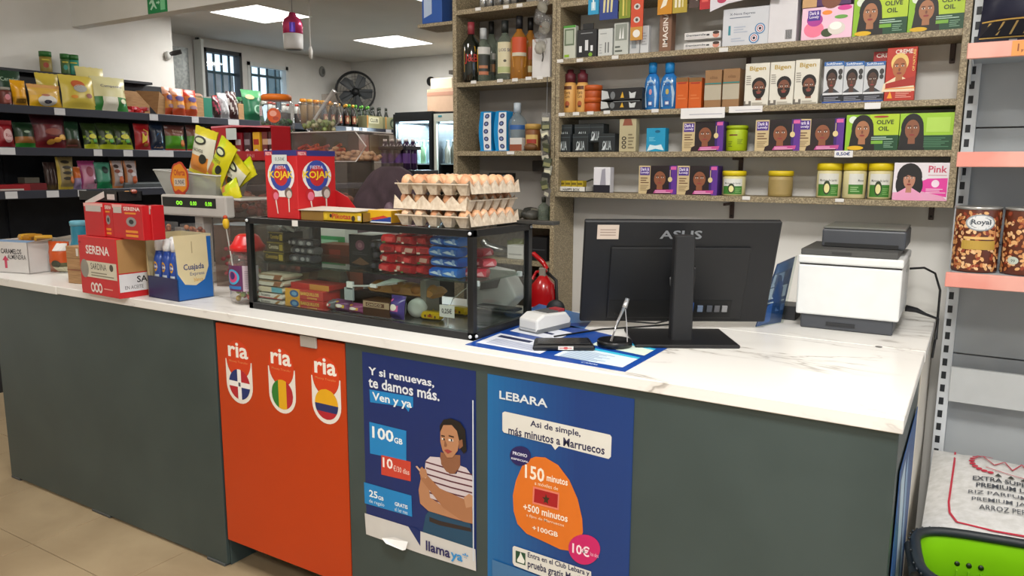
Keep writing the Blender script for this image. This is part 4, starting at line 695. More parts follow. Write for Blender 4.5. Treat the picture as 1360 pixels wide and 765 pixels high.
# fire extinguisher
p = Vector((Xat(727, 3.0, 1.0), 2.96, .655)); o = empty('fire_extinguisher', p, 'red fire extinguisher standing behind the counter', 'extinguisher')
RD = mat('#b01218', .25, coat=.3); B().lathe([(.055, 0), (.058, .01), (.058, .36), (.052, .40), (.03, .425), (.018, .44)], RD, 24).build('cylinder_body', o)
B().box(-.016, .016, -.016, .016, .435, .475, '#8b8378').build('valve', o, .003); B().tube([(.02, 0, .47), (-.005, 0, .50), (-.045, -.01, .535), (-.07, -.015, .53)], [.009, .012, .011, .008], RD, 8).build('handle', o)
B().tube([(.02, 0, .46), (-.03, -.01, .455), (-.05, -.012, .42)], .007, RD, 6).build('lever', o); B().tube([(.018, 0, .455), (.06, .01, .42), (.066, .01, .3), (.064, .01, .12)], .008, '#1b1b1b', 8).build('hose', o)
B().pr([('r', .1, .3, .9, .8, '#c9b9a8'), ('r', .15, .5, .85, .6, '#8c1a1c')], cylf(.058, .08, .3, -2.9, -2.2), dv=6).build('label_print', o)
carton('low_cabinet', 'brown low cabinet under the fire extinguisher', 'cabinet', (-1.66, 2.86, 0), (.42, .30, .654), M_LAMD, 0, None, [('r', .49, .05, .51, .95, '#3c3022')])
# ================================================================== DISPLAY CASE AND WHAT IS IN AND ON IT
cx0, cx1, cy0, cy1, cz1 = -2.337, -1.305, 1.912, 2.275, 1.385
dc = empty('display_case', ((cx0+cx1)/2, (cy0+cy1)/2, ZT), 'black framed glass display case of sweets standing on the counter', 'display case'); o_ = dc.location
def dbox(nm, x0, x1, y0, y1, z0, z1, m, bevel=.001, lab=None): return B().box(x0-o_.x, x1-o_.x, y0-o_.y, y1-o_.y, z0-ZT, z1-ZT, m).build(nm, dc, bevel, label=lab)
t_ = .022
for x in (cx0, cx1-t_):
    for y in (cy0, cy1-t_): dbox('post', x, x+t_, y, y+t_, ZT, cz1, M_BLK)
for y in (cy0, cy1-t_):
    dbox('rail', cx0, cx1, y, y+t_, ZT, ZT+t_*1.1, M_BLK); dbox('rail', cx0, cx1, y, y+t_, cz1-t_, cz1, M_BLK)
for x in (cx0, cx1-t_):
    dbox('rail', x, x+t_, cy0, cy1, ZT, ZT+t_*1.1, M_BLK); dbox('rail', x, x+t_, cy0, cy1, cz1-t_, cz1, M_BLK)
xm = Xat(417, cy1, 1.3); dbox('post', xm-.01, xm+.01, cy1-t_, cy1, ZT, cz1, mat('#12141c', .4))
dbox('top_pane', cx0+t_, cx1-t_, cy0+t_, cy1-t_, cz1-.006, cz1-.002, GLASS, 0)
dbox('front_pane', cx0+t_, cx1-t_, cy0+.009, cy0+.013, ZT+.02, cz1-.02, GLASS, 0); dbox('side_pane', cx1-.013, cx1-.009, cy0+t_, cy1-t_, ZT+.02, cz1-.02, GLASS, 0)
dbox('side_pane', cx0+.009, cx0+.013, cy0+t_, cy1-t_, ZT+.02, cz1-.02, GLASS, 0)
dbox('base_board', cx0+t_, cx1-t_, cy0+t_, cy1-t_, ZT+.002, ZT+.012, mat('#3a3c3a', .25), 0, 'dark glossy base board')
ZG = 1.216; dbox('glass_shelf', cx0+t_, cx1-t_, cy0+.05, cy1-t_, ZG-.006, ZG, thin_glass('green_edged_glass', '#cfe0d8', 1.5, .06, '#46584e'), 0, 'green tinted glass shelf')
for x, y, z in ((cx1-.011, cy0-.0015, cz1-.011), (cx1-.011, cy0-.0015, ZT+.012), (cx0+.011, cy0-.0015, cz1-.011)): B().ball((x-o_.x, y-o_.y, z-ZT), .006, '#c9ccd0', 10, 6).build('screw', dc)
for y, z in ((cy1-.011, cz1-.011), (cy0+.015, ZT+.012)): B().ball((cx1+.001-o_.x, y-o_.y, z-ZT), .006, '#c9ccd0', 10, 6).build('screw', dc)
for y in (cy0+.05, cy1-.05): B().box(cx1-.03-o_.x, cx1-.012-o_.x, y-.006-o_.y, y+.006-o_.y, ZG-.012-ZT, ZG+.006-ZT, '#c4c8ca').build('shelf_clip', dc, .002)
p = P(392, 301, Y=cy0); dbox('price_tag', p.x-.014, p.x+.014, cy0-.0015, cy0, cz1-.022, cz1-.001, '#d9d7d2', 0)
ZB = ZT+.013
def cpx(x0, x1, yt, z, Y): a = Xat(x0, Y, z); d = Xat(x1, Y, z); return (a+d)/2, d-a, P((x0+x1)/2, yt, Y=Y).z-z
# lower level
x, w_, _ = cpx(341, 375, 380, ZB, 1.94)
def bar(nm, lb, loc, size, col, items, rz=0, group=None, roll=0):
    w2, d2, h2 = size; b = B(); n = 8
    prof = [(-.5, 0), (-.46, .35), (-.4, .5), (.4, .5), (.46, .35), (.5, 0), (.46, -.35), (.4, -.5), (-.4, -.5), (-.46, -.35)]
    vs = []; 
    for i, (s, k) in enumerate(((-.5, .15), (-.46, .9), (0, 1), (.46, .9), (.5, .15))):
        for q in range(8):
            a = q*math.pi/4+math.pi/8; ca = math.copysign(abs(math.cos(a))**.6, math.cos(a)); sa = math.copysign(abs(math.sin(a))**.6, math.sin(a)); vs.append(Vector((s*w2, ca*d2/2, h2/2+sa*h2/2*k)))
    fs = [(i*8+q, i*8+(q+1) % 8, (i+1)*8+(q+1) % 8, (i+1)*8+q) for i in range(4) for q in range(8)]+[tuple(range(8)), tuple(range(39, 31, -1))]
    o = b.add(vs, fs, mat(col, .28), False).build(nm, None, 0, loc, rz, lb, 'sweets', group)
    if items: B().pr(items, lambda s, t, h: Vector(((s-.5)*w2*.9, -d2*.48-h, h2*(.1+.8*t)))).build('front_print', o)
    return o
A_bueno = [('r', 0, 0, 1, 1, '#d9d3c9'), ('T', 'bueno', .12, .35, .5, .85, '#3a2a2c'), ('p', [(.6, .05), (.75, .05), (.95, .9), (.85, .95)], '#a3702c'), ('p', [(0, 0), (1, 0), (1, .12), (0, .2)], '#b8343c')]
bb = None
for k in range(5):
    lb = 'white chocolate bar in the case, %s of the stack of five' % ('lowest', 'second from below', 'middle', 'second from the top', 'topmost')[k]
    it = A_bueno if k < 2 else ([('r', 0, 0, 1, 1, '#cdbfa5'), ('r', .55, 0, 1, 1, '#5a9cae')] if k == 2 else [('r', 0, 0, 1, 1, '#c9c4b8'), ('r', 0, .7, 1, 1, '#8f7a60'), ('p', [(.6, 0), (.9, 0), (1, 1), (.7, 1)], '#8a5a3a')])
    bar('chocolate_bar', lb, (x+.002*k, 1.993, ZB+.0245*k), (w_, .1, .024), ('#d5cfc6', '#d5cfc6', '#d0c5b0', '#c6bda8', '#b9ad96')[k], it, group='stack of white chocolate bars')
for k in range(3):
    xx, ww, _ = cpx(366+k*12, 390+k*12, 370, ZB+.06, 1.96); bar('chocolate_bar', ('tan bar slanting behind the white chocolate stack', 'brown bar behind the white chocolate stack', 'grey brown bar behind the red wafer boxes')[k], (xx+.03, 2.085, ZB), (ww*1.3, .05, .12+.01*k), ('#8a6a48', '#5e4232', '#6c5f50')[k], [('r', .1, .2, .9, .5, '#b9a27c')])
A_waf = [('r', 0, 0, .4, 1, '#d9a02a'), ('e', .25, .5, .12, .38, '#2a5a92'), ('e', .25, .5, .07, .2, '#6fa0c4'), ('T', 'BARQUILLOS', .42, .4, .9, .8, '#e8c85a'), ('t', 'crema', .6, .12, .85, .3, '#e8c85a')]
x, w_, _ = cpx(378, 428, 388, ZB, 1.95)
for k in range(3): carton('wafer_box', 'red and yellow wafer box, %s of the pile in the case' % ('bottom', 'middle', 'topmost')[k], 'box', (x+(.012 if k == 2 else 0), 2.0+.02*(k == 2), ZB+.0365*k), (w_, .09, .036 if k < 2 else .02), '#b5322a', 0, 'red wafer boxes', A_waf if k < 2 else [('r', 0, 0, .5, 1, '#b3261f'), ('r', .5, 0, 1, 1, '#c08a3a')], bevel=.002)
for k, (x0, x1, y, c1, c2, lb) in enumerate(((428, 442, 398, '#6a6e70', '#b8343c', 'grey and pink packet beside the wafer boxes'), (441, 462, 399, '#6d3c6a', '#d9b83a', 'purple and yellow gum packet in the case'), (460, 480, 404, '#8a3f6c', '#d8a03a', 'plum coloured gum packet in the case'), (514, 532, 394, '#4a3a86', '#d05a9a', 'violet dotted packet behind the kraft packet'))):
    x, w_, h_ = cpx(x0, x1, y, ZB, 1.98); pouch('sweet_packet', lb, 'sweets', (x, 2.0, ZB), (w_*1.05, .05, h_), lambda s, t, a=c1, b_=c2: b_ if .3 < t < .62 and .2 < s < .8 else a, 0, R(-8), prints=[('e', .5, .5, .22, .14, '#efe6d8'), ('e', .3, .8, .1, .06, c2)])
x, w_, h_ = cpx(482, 518, 400, ZB, 1.99); carton('caramel_box', 'tan and brown box with a metallic window in the case', 'box', (x, 2.03, ZB), (w_, .08, h_), '#4a2f22', 0, None, [('r', .02, .55, .98, .95, '#b49a7c'), ('r', .12, .62, .8, .86, '#6a4433'), ('t', 'CHOCO', .16, .66, .7, .82, '#d8c8a8')])
o = bar('pastry_bag', 'long bag of golden pastries lying in the case', (Xat(545, 2.15, 1.15), 2.13, ZB+.06), (.30, .09, .045), '#c98f4a', None)
b = B()
for k in range(6): b.ball((-.11+.045*k, -.02+.01*(k % 2), .03), (.03, .035, .022), ('#b9762c', '#c98838')[k % 2], 10, 6, Matrix.Rotation(.5, 3, 'Z'))
b.build('pastry', o)
carton('low_riser', 'dark riser carrying the pastry bag in the case', 'box', (Xat(530, 2.17, 1.1), 2.16, ZB), (.34, .1, .058), '#241c18')
o = empty('paper_roll', (Xat(556, 2.08, 1.1), 2.08, ZB+.034), 'white till roll lying in the case beside a grey divider', 'paper roll'); o.rotation_euler = (R(90), 0, R(20))
B().lathe([(.012, -.026), (.033, -.026), (.033, .026), (.012, .026)], '#d9d7d2', 24).build('paper', o)
B().box(-.012, .012, -.04, .04, 0, .13, '#8d877c').build('divider', None, .002, (Xat(571, 2.12, 1.1), 2.12, ZB), label='grey upright divider beside the till roll', cat='divider')
for k, (px_, py_, yw, lb) in enumerate(((575, 424, 10, 'yellow dotted sweet packet lying on the case floor beside the tag'), (608, 417, -4, 'long yellow sweet bar lying by the right corner of the case'), (566, 418, 60, 'small yellow twisted sweet by the roll'))):
    q = P(px_, py_, Z=ZB); bar('yellow_sweet', lb, (q.x, q.y, ZB), ((.07, .095, .045)[k], .045, .03), '#c9a512', [('e', .2, .5, .06, .2, '#4c2a14'), ('e', .5, .6, .08, .25, '#4c2a14'), ('e', .8, .4, .06, .2, '#4c2a14'), ('T', 'Miel', .35, .3, .65, .7, '#a02a1c')] if k < 2 else None, R(yw))
q = Vector((Xat(594, 2.0, ZB), 2.0, 0)); o = empty('price_card', (q.x, q.y, ZB), 'folded white price card on a curved wire in the case', 'price card')
B().box(-.03, .03, -.002, 0, .03, .07, '#d6d4ce').build('card', o); B().pr([('T', '0,25€', .15, .25, .85, .75, '#3c3c46')], lambda s, t, h: Vector((-.03+.06*s, -.002-h, .03+.04*t))).build('lettering', o); B().tube([(0, .004, 0), (0, .004, .05), (.01, .02, .09), (.05, .05, .13), (.09, .06, .14)], .0018, '#a9a39a').build('wire', o)
o = empty('shelf_label_strip', (Xat(500, 1.99, 1.19), 1.985, 1.178), 'bent pale label strip with tape hanging under the glass shelf', 'label strip')
b = B(); b.tube([(-.13, 0, -.035), (-.10, 0, -.022), (-.05, 0, -.018), (.0, 0, -.012), (.08, .02, .0)], .004, '#b9bab8', 6); b.add([(-.02, 0, -.014), (.03, 0, -.008), (.12, .03, .012), (.05, .03, .014)], [(0, 1, 2, 3)], '#bfc3bd'); b.build('strip', o)
for xx in (-.12, -.01): B().box(xx-.014, xx+.014, -.004, .006, -.035 if xx < -.1 else -.02, -.008, '#dfe0de').build('tape', o)
B().box(-.02, .02, -.004, .004, -.075, -.03, '#9fa9aa').build('tag', o).location.x = -.125
# upper level, on the glass shelf
for k in range(3):
    x, w_, _ = cpx(349 if k == 0 else 351+3*k, 376, 340, ZG, 1.975)
    carton('chocolate_carton', 'dark brown and gold carton, %s of the pile in the case' % ('lowest', 'middle', 'topmost')[k], 'box', (x, 2.03, ZG+.038*k), (w_, .1, .036), ('#3a3018', '#4a4028', '#2e2820')[k], 0, 'dark chocolate cartons', [('T', 'Coronitas', .12, .3, .7, .75, '#a88f3c' if k != 1 else '#c9c0a8'), ('r', .75, .15, .95, .8, '#a89434'), ('r', 0, .9, 1, 1, '#8c7a2c')])
for k in range(12):
    i, j = k % 4, k//4; bar('foil_sweet', 'grey foil wrapped sweet, %s along in the %s layer of the pile' % (nth(i), nth(j)), (Xat(384+9*i, 2.01, ZG)-.0, 2.03+.01*(j % 2), ZG+.03*j), (.036, .05, .03), ('#56565c', '#6c6c70', '#47474e')[k % 3], [('e', .5, .5, .3, .3, '#a9a9ac')], R(10*(k % 3)-10), 'grey foil sweets')
o = empty('plastic_bag', (-2.235, 2.04, ZG+.116), 'crumpled clear plastic bag on top of the dark chocolate cartons', 'plastic bag')
b = B()
for k in range(12): b.ball((rnd.uniform(-.045, .06), rnd.uniform(-.02, .03), .012+.012*rnd.random()), (.035, .02, .012), '#aeb0ae' if k % 2 else CLEARP, 8, 5, Matrix.Rotation(rnd.uniform(-.7, .7), 3, 'Y'))
b.build('film', o)
carton('mauve_box', 'dull mauve box under the glass shelf behind the white bars', 'box', (-2.22, 2.17, ZB), (.12, .1, .15), '#5c4c5c')
o = carton('black_sweet_carton', 'black sweet carton with a pink emblem and white top in the case', 'box', (Xat(484, 2.06, ZG), 2.10, ZG+.001), (.11, .12, .115), '#17161a', 0, None, [('e', .5, .68, .2, .16, '#8a5a74'), ('e', .5, .68, .1, .08, '#b98a9c'), ('p', [(.1, .1), (.5, .3), (.9, .12), (.6, .05)], '#6b4a34'), *lines(.15, .8, .38, .5, 2, '#4c4a50')], t=[('r', 0, 0, 1, 1, '#b9b9b6')])
for k in range(9):
    i, j = k % 3, k//3; bar('liquorice_pack', 'small black shiny sweet pack, %s along in the %s layer of the pile' % (nth(i), nth(j)), (Xat(502+8*i, 2.02, ZG), 2.03+.015*(j % 2), ZG+.036*j), (.035, .06, .035), ('#1c1b20', '#28262c')[k % 2], [('e', .5, .5, .3, .3, '#4c4a58')], R(12*(k % 3)-8), 'small black sweet packs')
for k in range(18):
    i, j = k % 4, k//4
    if j == 4: i += 2
    bar('red_sweet_pack', 'shiny red sweet pack, %s along in the %s layer of the heap' % (nth(i), nth(j)), (Xat(517+14*i+2*(j % 2), 2.0, ZG), 2.01+.02*(k % 2), ZG+.033*j), (.052, .07, .034), ('#b81e26', '#c92c2e', '#a31a22', '#b5232a')[k % 4], [('p', [(.2, .3), (.8, .2), (.9, .7), (.3, .8)], ('#d8484a', '#cfa89c', '#8c1218')[k % 3]), ('r', .05, .05, .3, .25, '#4a7a3c' if k % 5 == 2 else '#e2d4c4')], R(rnd.uniform(-18, 18)), 'heap of red sweet packs')
for k in range(8):
    i, j = k % 2, k//2; bar('blue_sweet_pack', 'blue and white sweet pack, %s along in the %s layer of the stack' % (nth(i), nth(j)), (Xat(583+17*i, 1.99, ZG), 2.01+.01*(j % 2), ZG+.034*j), (.056, .08, .035), ('#1e57ae', '#2a6cc0', '#2460b4')[k % 3], [('p', [(.0, .5), (.4, .7), (.9, .4), (1, .2), (.4, .35)], '#b9cde0'), ('e', .75, .6, .12, .3, '#7d9cc8')], R(rnd.uniform(-6, 6)), 'stack of blue sweet packs')
for k in range(5):
    bar('pink_sweet_pack', 'pinkish red sweet pack behind the right front post, %s of five' % nth(k), (-1.41+.035*(k % 2), 2.06+.03*(k//2), ZG+.03*(k//2)), (.05, .06, .032), ('#b5283c', '#c43c4c')[k % 2], [('p', [(.1, .3), (.9, .2), (.7, .8)], '#e0a0a8')], R(20*k), 'pink red sweet packs')
# egg trays on the case
def tray_bm(flip=False):
    NX, NY, S = 5, 6, 4; b = B(); W_, D_, h = .29, .29, .049; nx, ny = NX*S, NY*S; vs = []
    for j in range(ny+1):
        for i in range(nx+1):
            cxx = math.cos(2*math.pi*i/S); cyy = math.cos(2*math.pi*j/S); z = h*(.5+.25*(cxx+cyy))
            vs.append((W_*i/nx, D_*j/ny, z))
    b.add(vs, [(j*(nx+1)+i, j*(nx+1)+i+1, (j+1)*(nx+1)+i+1, (j+1)*(nx+1)+i) for j in range(ny) for i in range(nx)], M_PULP, False)
    # cups hanging below the rim on the front (-Y) side; flared skirt on the +X side (or the other way round when flipped)
    def skirt(edge, lo):
        pts = [vs[j*(nx+1)+nx] for j in range(ny+1)] if edge == 'x' else [vs[i] for i in range(nx+1)]
        o = [(p[0]+(.007 if edge == 'x' else 0), p[1]-(.007 if edge == 'y' else 0), lo) for p in pts]; n = len(pts)
        b.add(pts+o, [(i, i+1, n+i+1, n+i) for i in range(n-1)], M_PULP)
    def cups(edge):
        m = NX if edge == 'y' else NY; L = W_ if edge == 'y' else D_
        for k in range(m):
            a = L*(k+.08)/m; c2 = L*(k+.92)/m; a2 = L*(k+.3)/m; c3 = L*(k+.7)/m
            q = [(a, h*.74), (c2, h*.74), (c3, .001), (a2, .001)]
            f3 = (lambda u, z, n_: (u, -.004+n_, z)) if edge == 'y' else (lambda u, z, n_: (W_+.004-n_, u, z))
            b.add([f3(u, z, 0 if z > .01 else .012) for u, z in q]+[f3(u, z, .03) for u, z in q], [(0, 1, 2, 3), (0, 3, 7, 4), (1, 5, 6, 2), (3, 2, 6, 7)], M_PULP)
        f3 = (lambda u, n_: (u, -.007*n_, h*.76)) if edge == 'y' else (lambda u, n_: (W_+.007*n_, u, h*.76))
        b.add([f3(0, 0), f3(L, 0), f3(L, 1), f3(0, 1)], [(0, 1, 2, 3)], M_PULP); b.add([(p[0], p[1], p[2]-.004) for p in (f3(0, 1), f3(L, 1))]+[f3(L, 1), f3(0, 1)], [(0, 1, 2, 3)], M_PULP)
    if flip: cups('x'); skirt('y', .004)
    else: cups('y'); skirt('x', .006)
    return b
egg = B(); pe = []
for i in range(9):
    a = math.pi*i/8; pe.append((.0215*math.sin(a)*(1-.10*math.cos(a)*-1*-1), .028-.0285*math.cos(a)))
egg.lathe([(max(r_, 1e-6), z_) for r_, z_ in pe], M_EGG, 12)
e0 = None
EG = [noisemat('egg_shell_%d' % k, a, c2, 16, 4, .45, .02, .3, .7) for k, (a, c2) in enumerate((('#cf9a70', '#e0b088'), ('#daa880', '#eac4a2'), ('#c48a62', '#d6a07a')))]
for lv, (dx, dy, fl_, lb) in enumerate(((0, 0, False, 'lowest'), (-.012, .008, True, 'middle'), (.004, -.003, False, 'topmost'))):
    tx, ty, tz = cx1-.03-.29+dx, 1.935+dy, cz1+.001+.0505*lv
    tray_bm(fl_).build('egg_tray', None, 0, (tx, ty, tz), 0, '%s of the three stacked grey cardboard egg trays' % lb, 'egg tray', 'stacked egg trays')
    for i in range(5):
        for j in range(6):
            if lv < 2 and not (i == 4 or j == 0): continue
            if e0 is None:
                es = []
                for m in EG:
                    egg.m = [0]*len(egg.f); egg.mats = [m]; es.append(egg.build('egg'))
                e0 = es[0]; mes = [q.data for q in es]
                for q in es[1:]: bpy.data.objects.remove(q)
                o = e0
            else: o = e0.copy(); COL.objects.link(o)
            o.data = mes[rnd.randrange(3)]; o.location = (tx+.29*(i+.5)/5, ty+.29*(j+.5)/6, tz+.0085); o.rotation_euler = (rnd.uniform(-.1, .1), rnd.uniform(-.1, .1), 0); o.scale = (1, 1, .93 if lv < 2 else 1.0)
            if lv < 2: o.location.z -= .003
            tag(o, 'brown egg in the %s tray, %s from the jacket side, %s row back' % (lb, nth(i), nth(j)), 'egg', 'eggs in the %s tray' % lb)
# lollipop carton
zk = cz1+.001; kx0, kx1 = -2.285, -2.125; kh = .245
LP = lambda cx, cy, k, ax, c1, c2: [('p', [(cx-.02, cy), (cx+.02, cy), (cx+.05+.03*k, cy-.26), (cx+.02+.03*k, cy-.26)], '#e0cfc6'), ('e', cx, cy+.02, .12, .12/ax, c1), ('e', cx+.02, cy+.0, .08, .085/ax, c2)]
def A_lolly(ax, alt=0):
    k = 1 if not alt else .9
    return [('r', 0, .92, 1, 1, '#2b2c70'), ('r', .02, .92, .25, .985, '#b8343c'), ('t', 'FIESTA', .04, .93, .23, .975, '#e8d8d8'), ('e', .5, .63, .42*k, .25*k, '#e0dcda'), ('p', [(.2, .5), (.8, .5), (.62, .32), (.4, .32)], '#e0dcda'), ('e', .5, .63, .33*k, .33*k/ax, '#33459a'), ('e', .5, .63, .22*k, .22*k/ax, '#b8262c'), ('t', 'FIESTA', .33, .73, .67, .78, '#c9d0e6'), ('T', 'KOJAK', .14, .565, .88, .70, '#e6c61c')]+LP(.3, .33, 1, ax, '#b01c24', '#d8708a')+LP(.72, .36, -1, ax, '#6c5a54', '#c9bdb6')
lk = carton('lollipop_carton', 'tall red and blue carton of lollipops on the display case', 'carton', ((kx0+kx1)/2-.0, 2.03, zk), (.165, .19, kh), '#c01c22', 0, None, A_lolly(kh/.165), A_lolly(kh/.19, 1), bevel=.002)
lk.location.x = Xat(397, 1.935, zk)-.0825; lk.location.y = 2.03
w2 = lk.location
B().prism([(0, 0), (.11, 0), (.105, .03), (.06, .075), (.0, .1)], 0, .003, '#b81a20', lambda a, b_, h: Vector((.0825+a, .092+h, b_))).build('side_flap', lk)
B().pr([('r', .25, .80, .72, .935, '#c9d0cc'), ('t', '0,50€', .35, .84, .65, .9, '#5a6a66')], face(.165, .19, kh, 'f'), h=.003).build('price_tag', lk)
# open yellow sweet box, blue yellow box
q = Xat(403, 1.95, zk); q2 = Xat(484, 1.95, zk); sb = empty('sweet_box', ((q+q2)/2, 1.985, zk), 'open yellow sweet box with a white lid edge on the display case', 'box'); hw = (q2-q)/2
B().box(-hw, hw, -.045, .045, 0, .003, '#b38f1c').box(-hw, hw, -.045, -.042, 0, .032, '#c9a51c').box(-hw, hw, .042, .045, 0, .032, '#c9a51c').box(-hw, -hw+.003, -.045, .045, 0, .032, '#8a6a2c').box(hw-.003, hw, -.045, .045, 0, .032, '#8a6a2c').build('body', sb)
B().pr([('r', 0, 0, .38, 1, '#86652c'), ('e', .42, .5, .03, .3, '#d9b82a'), ('T', 'Pikotas', .52, .3, .82, .85, '#b8382c'), ('e', .5, .6, .02, .2, '#3a2a1c'), ('e', .86, .4, .03, .3, '#3a2a1c'), ('r', .93, .2, .98, .7, '#d8d0b8')], lambda s, t, h: Vector((-hw+2*hw*s, -.045-h, .032*t))).build('front_print', sb)
B().add([(-hw-.03, -.05, .033), (hw-.02, -.05, .036), (hw, .03, .040), (-hw+.02, .04, .042), (-hw-.03, -.05, .035), (hw-.02, -.05, .039), (hw, .03, .043), (-hw+.02, .04, .045)], [(0, 1, 2, 3), (4, 5, 6, 7), (0, 1, 5, 4), (1, 2, 6, 5), (0, 3, 7, 4)], '#cfc6b9').build('lid_flap', sb)
q = Xat(488, 1.97, zk); q2 = Xat(520, 1.97, zk)
carton('gum_box', 'small yellow, red and blue box beside the egg trays', 'box', ((q+q2)/2-.01, 2.02, zk), (q2-q, .08, .042), '#d8a81c', 0, None, [('p', [(0, 0), (1, 0), (1, .5), (.5, .45)], '#27408c'), ('p', [(.1, .3), (.7, .6), (.9, .45), (.3, .2)], '#c23a2c'), ('r', 0, 0, 1, .1, '#c9d2dc')])
carton('wire_pad', 'flat grey tray edge sticking out behind the eggs', 'tray', (-1.30, 2.235, cz1+.001), (.22, .05, .012), '#3a3a38')
# white label printer behind the case
o = empty('label_printer', (-1.565, 2.44, ZT), 'white device with a handle opening standing behind the display case', 'label printer')
pr = [(-.1, 0), (.1, 0), (.13, .05), (.11, .105), (.03, .13), (-.06, .115), (-.12, .13), (-.12, .04)]
outer = [(-.10, .0), (.07, .0), (.125, .055), (.11, .085), (.07, .145), (-.1, .165)]
b = B(); b.prism(outer, -.05, .04, '#c3c5c4', lambda a, c2, h: Vector((a, h, c2))); b.build('housing', o, .008, seg=2)
B().prism([(-.035, .07), (.045, .085), (.06, .125), (-.02, .125)], 0, .003, '#1e1f1f', lambda a, c2, h: Vector((a, -.051-h, c2))).build('handle_opening', o)
B().box(-.02, .16, -.11, -.055, .012, .022, '#2c2d2f').build('paper_tray', o, .004)
# ================================================================== ON THE COUNTER, RIGHT
pt = empty('card_terminal', (-1.2, 2.185, ZT+.0015), 'white and grey card terminal on the blue advertising mat', 'card terminal', rz=R(-14))
B().prism([(-.085, .004), (.075, .004), (.085, .03), (.06, .055), (-.05, .062), (-.085, .045)], -.042, .042, mat('#dcdcda', .35), lambda a, c2, h: Vector((h, a, c2))).build('body', pt, .007, seg=2)
B().prism([(-.083, 0), (.077, 0), (.083, .02), (-.083, .016)], -.0435, .0435, '#6e7276', lambda a, c2, h: Vector((h, a, c2))).build('base', pt, .003)
B().box(-.03, .03, -.02, .055, .056, .0625, '#55585a').build('screen', pt); B().box(-.012, .03, .03, .06, .058, .0665, '#a8323c').build('receipt_slot', pt)
B().box(-.035, .035, -.0865, -.0845, .012, .016, '#a9acae').build('card_slot', pt)
kt = empty('cash_tray', (-1.03, 1.99, ZT+.0015), 'flat black tray with a white and red sticker on the blue mat', 'tray', rz=R(32))
B().prism([(-.095, -.055), (.09, -.055), (.085, .06), (-.085, .055)], 0, .016, M_BLK).build('tray', kt, .005); B().prism([(-.08, -.035), (.078, -.035), (.072, .045), (-.072, .042)], .016, .0185, mat('#26272a', .25)).build('lid', kt, .001)
B().pr([('r', 0, 0, 1, 1, '#d6d2cc'), ('e', .5, .5, .16, .35, '#b8343c'), ('r', .1, .4, .9, .6, '#c9605c')], lambda s, t, h: Vector((-.02+.045*s, -.0555-h, .004+.011*t))).build('sticker', kt)
pn = empty('pen_stand', (-.905, 2.085, ZT+.0015), 'round black pen stand holding a silver pen', 'pen stand')
B().lathe([(.05, 0), (.053, .003), (.053, .017), (.05, .02), (.046, .02), (.042, .012)], M_BLK, 32).build('base', pn)
tp = Vector((.01, .045, .135)); B().tube([(-.01, -.005, .014), (.0, .02, .07), (.012, .045, .118)], [.004, .005, .006], mat('#a6a6a8', .25, .8), 10).build('pen_tube', pn); B().tube([(.011, .043, .112), (.016, .053, .140)], [.008, .0065], mat('#c3c3c4', .3, .7), 10).build('pen_head', pn)
B().tube([(.012, .045, .118), (.03, .02, .06), (.046, -.01, .012)], .0016, '#9c9c9e', 6).build('chain', pn)
rs = empty('tape_dispenser', (-1.255, 2.36, ZT+.002), 'small black rounded dispenser behind the card terminal', 'tape dispenser', rz=R(20)); B().lathe([(.006, -.012), (.032, -.012), (.034, 0), (.032, .012), (.006, .012)], M_BLKM, 20, (0, 0, .034), Matrix.Rotation(R(90), 3, 'X')).build('reel', rs); B().box(-.035, .05, -.012, .012, 0, .008, M_BLKM).build('base', rs)
# monitor, seen from behind
HX = Vector((math.cos(YAW), math.sin(YAW), 0)); HY = Vector((-math.sin(YAW), math.cos(YAW), 0))
def PD(x, y, d): q = P(x, y, Y=5)-CAM; return CAM+q*(d/q.dot(HY))
tl, trr, blw, brr = PD(777, 294, 2.40), PD(1040, 294, 2.40), PD(772, 424, 2.52), PD(1013, 430, 2.52)
mo = P(900, 452, Z=ZT); mn = empty('monitor', mo, 'large black monitor seen from behind with a silver maker logo', 'monitor', rz=YAW); iM = (Matrix.Translation(mo) @ Matrix.Rotation(YAW, 4, 'Z')).inverted()
zt_ = (tl.z+trr.z)/2; zb_ = (blw.z+brr.z)/2; W_ = (trr-tl).dot(HX); xc = ((tl+trr)/2-mo).dot(HX); dt = 2.40-(mo-CAM).dot(HY); db = 2.515-(mo-CAM).dot(HY); hz = zt_-ZT; hb = zb_-ZT
def mf(s, t, h):   # s,t on the back face of the screen, h out of it towards the counter front
    n_ = Vector((0, -(hz-hb), (dt-db))).normalized(); q = Vector((xc-W_/2+W_*s, db+(dt-db)*t, hb+(hz-hb)*t)); return q+n_*h
b = B(); mh_ = b.prism([(0, 0), (1, 0), (1, 1), (0, 1)], -.022, 0, M_BLKM, mf).build('housing', mn, .004); B().prism([(.015, .03), (.985, .03), (.985, .985), (.015, .985)], -.0235, -.0222, mat('#202633', .15), mf).build('screen', mn)
B().prism([(.14, .05), (.86, .05), (.86, .76), (.14, .76)], 0, .009, mat('#121316', .5), mf).build('rear_bulge', mh_, .004, seg=2)
B().prism([(.15, .07), (.80, .07), (.80, .24), (.15, .24)], .0092, .0105, mat('#08090a', .6), mf).build('port_bay', mn); pb_ = bpy.context.scene.collection.objects[-1]
for k, (s, c_) in enumerate(((.57, '#2a5fb0'), (.62, '#6c7c94'), (.67, '#4c5058'), (.71, '#5c5c60'), (.75, '#8c8c8e'))): B().prism([(s, .13), (s+.028, .13), (s+.028, .19+.03*(k == 0)), (s, .19+.03*(k == 0))], .0106, .016, c_, mf).build('port', pb_)
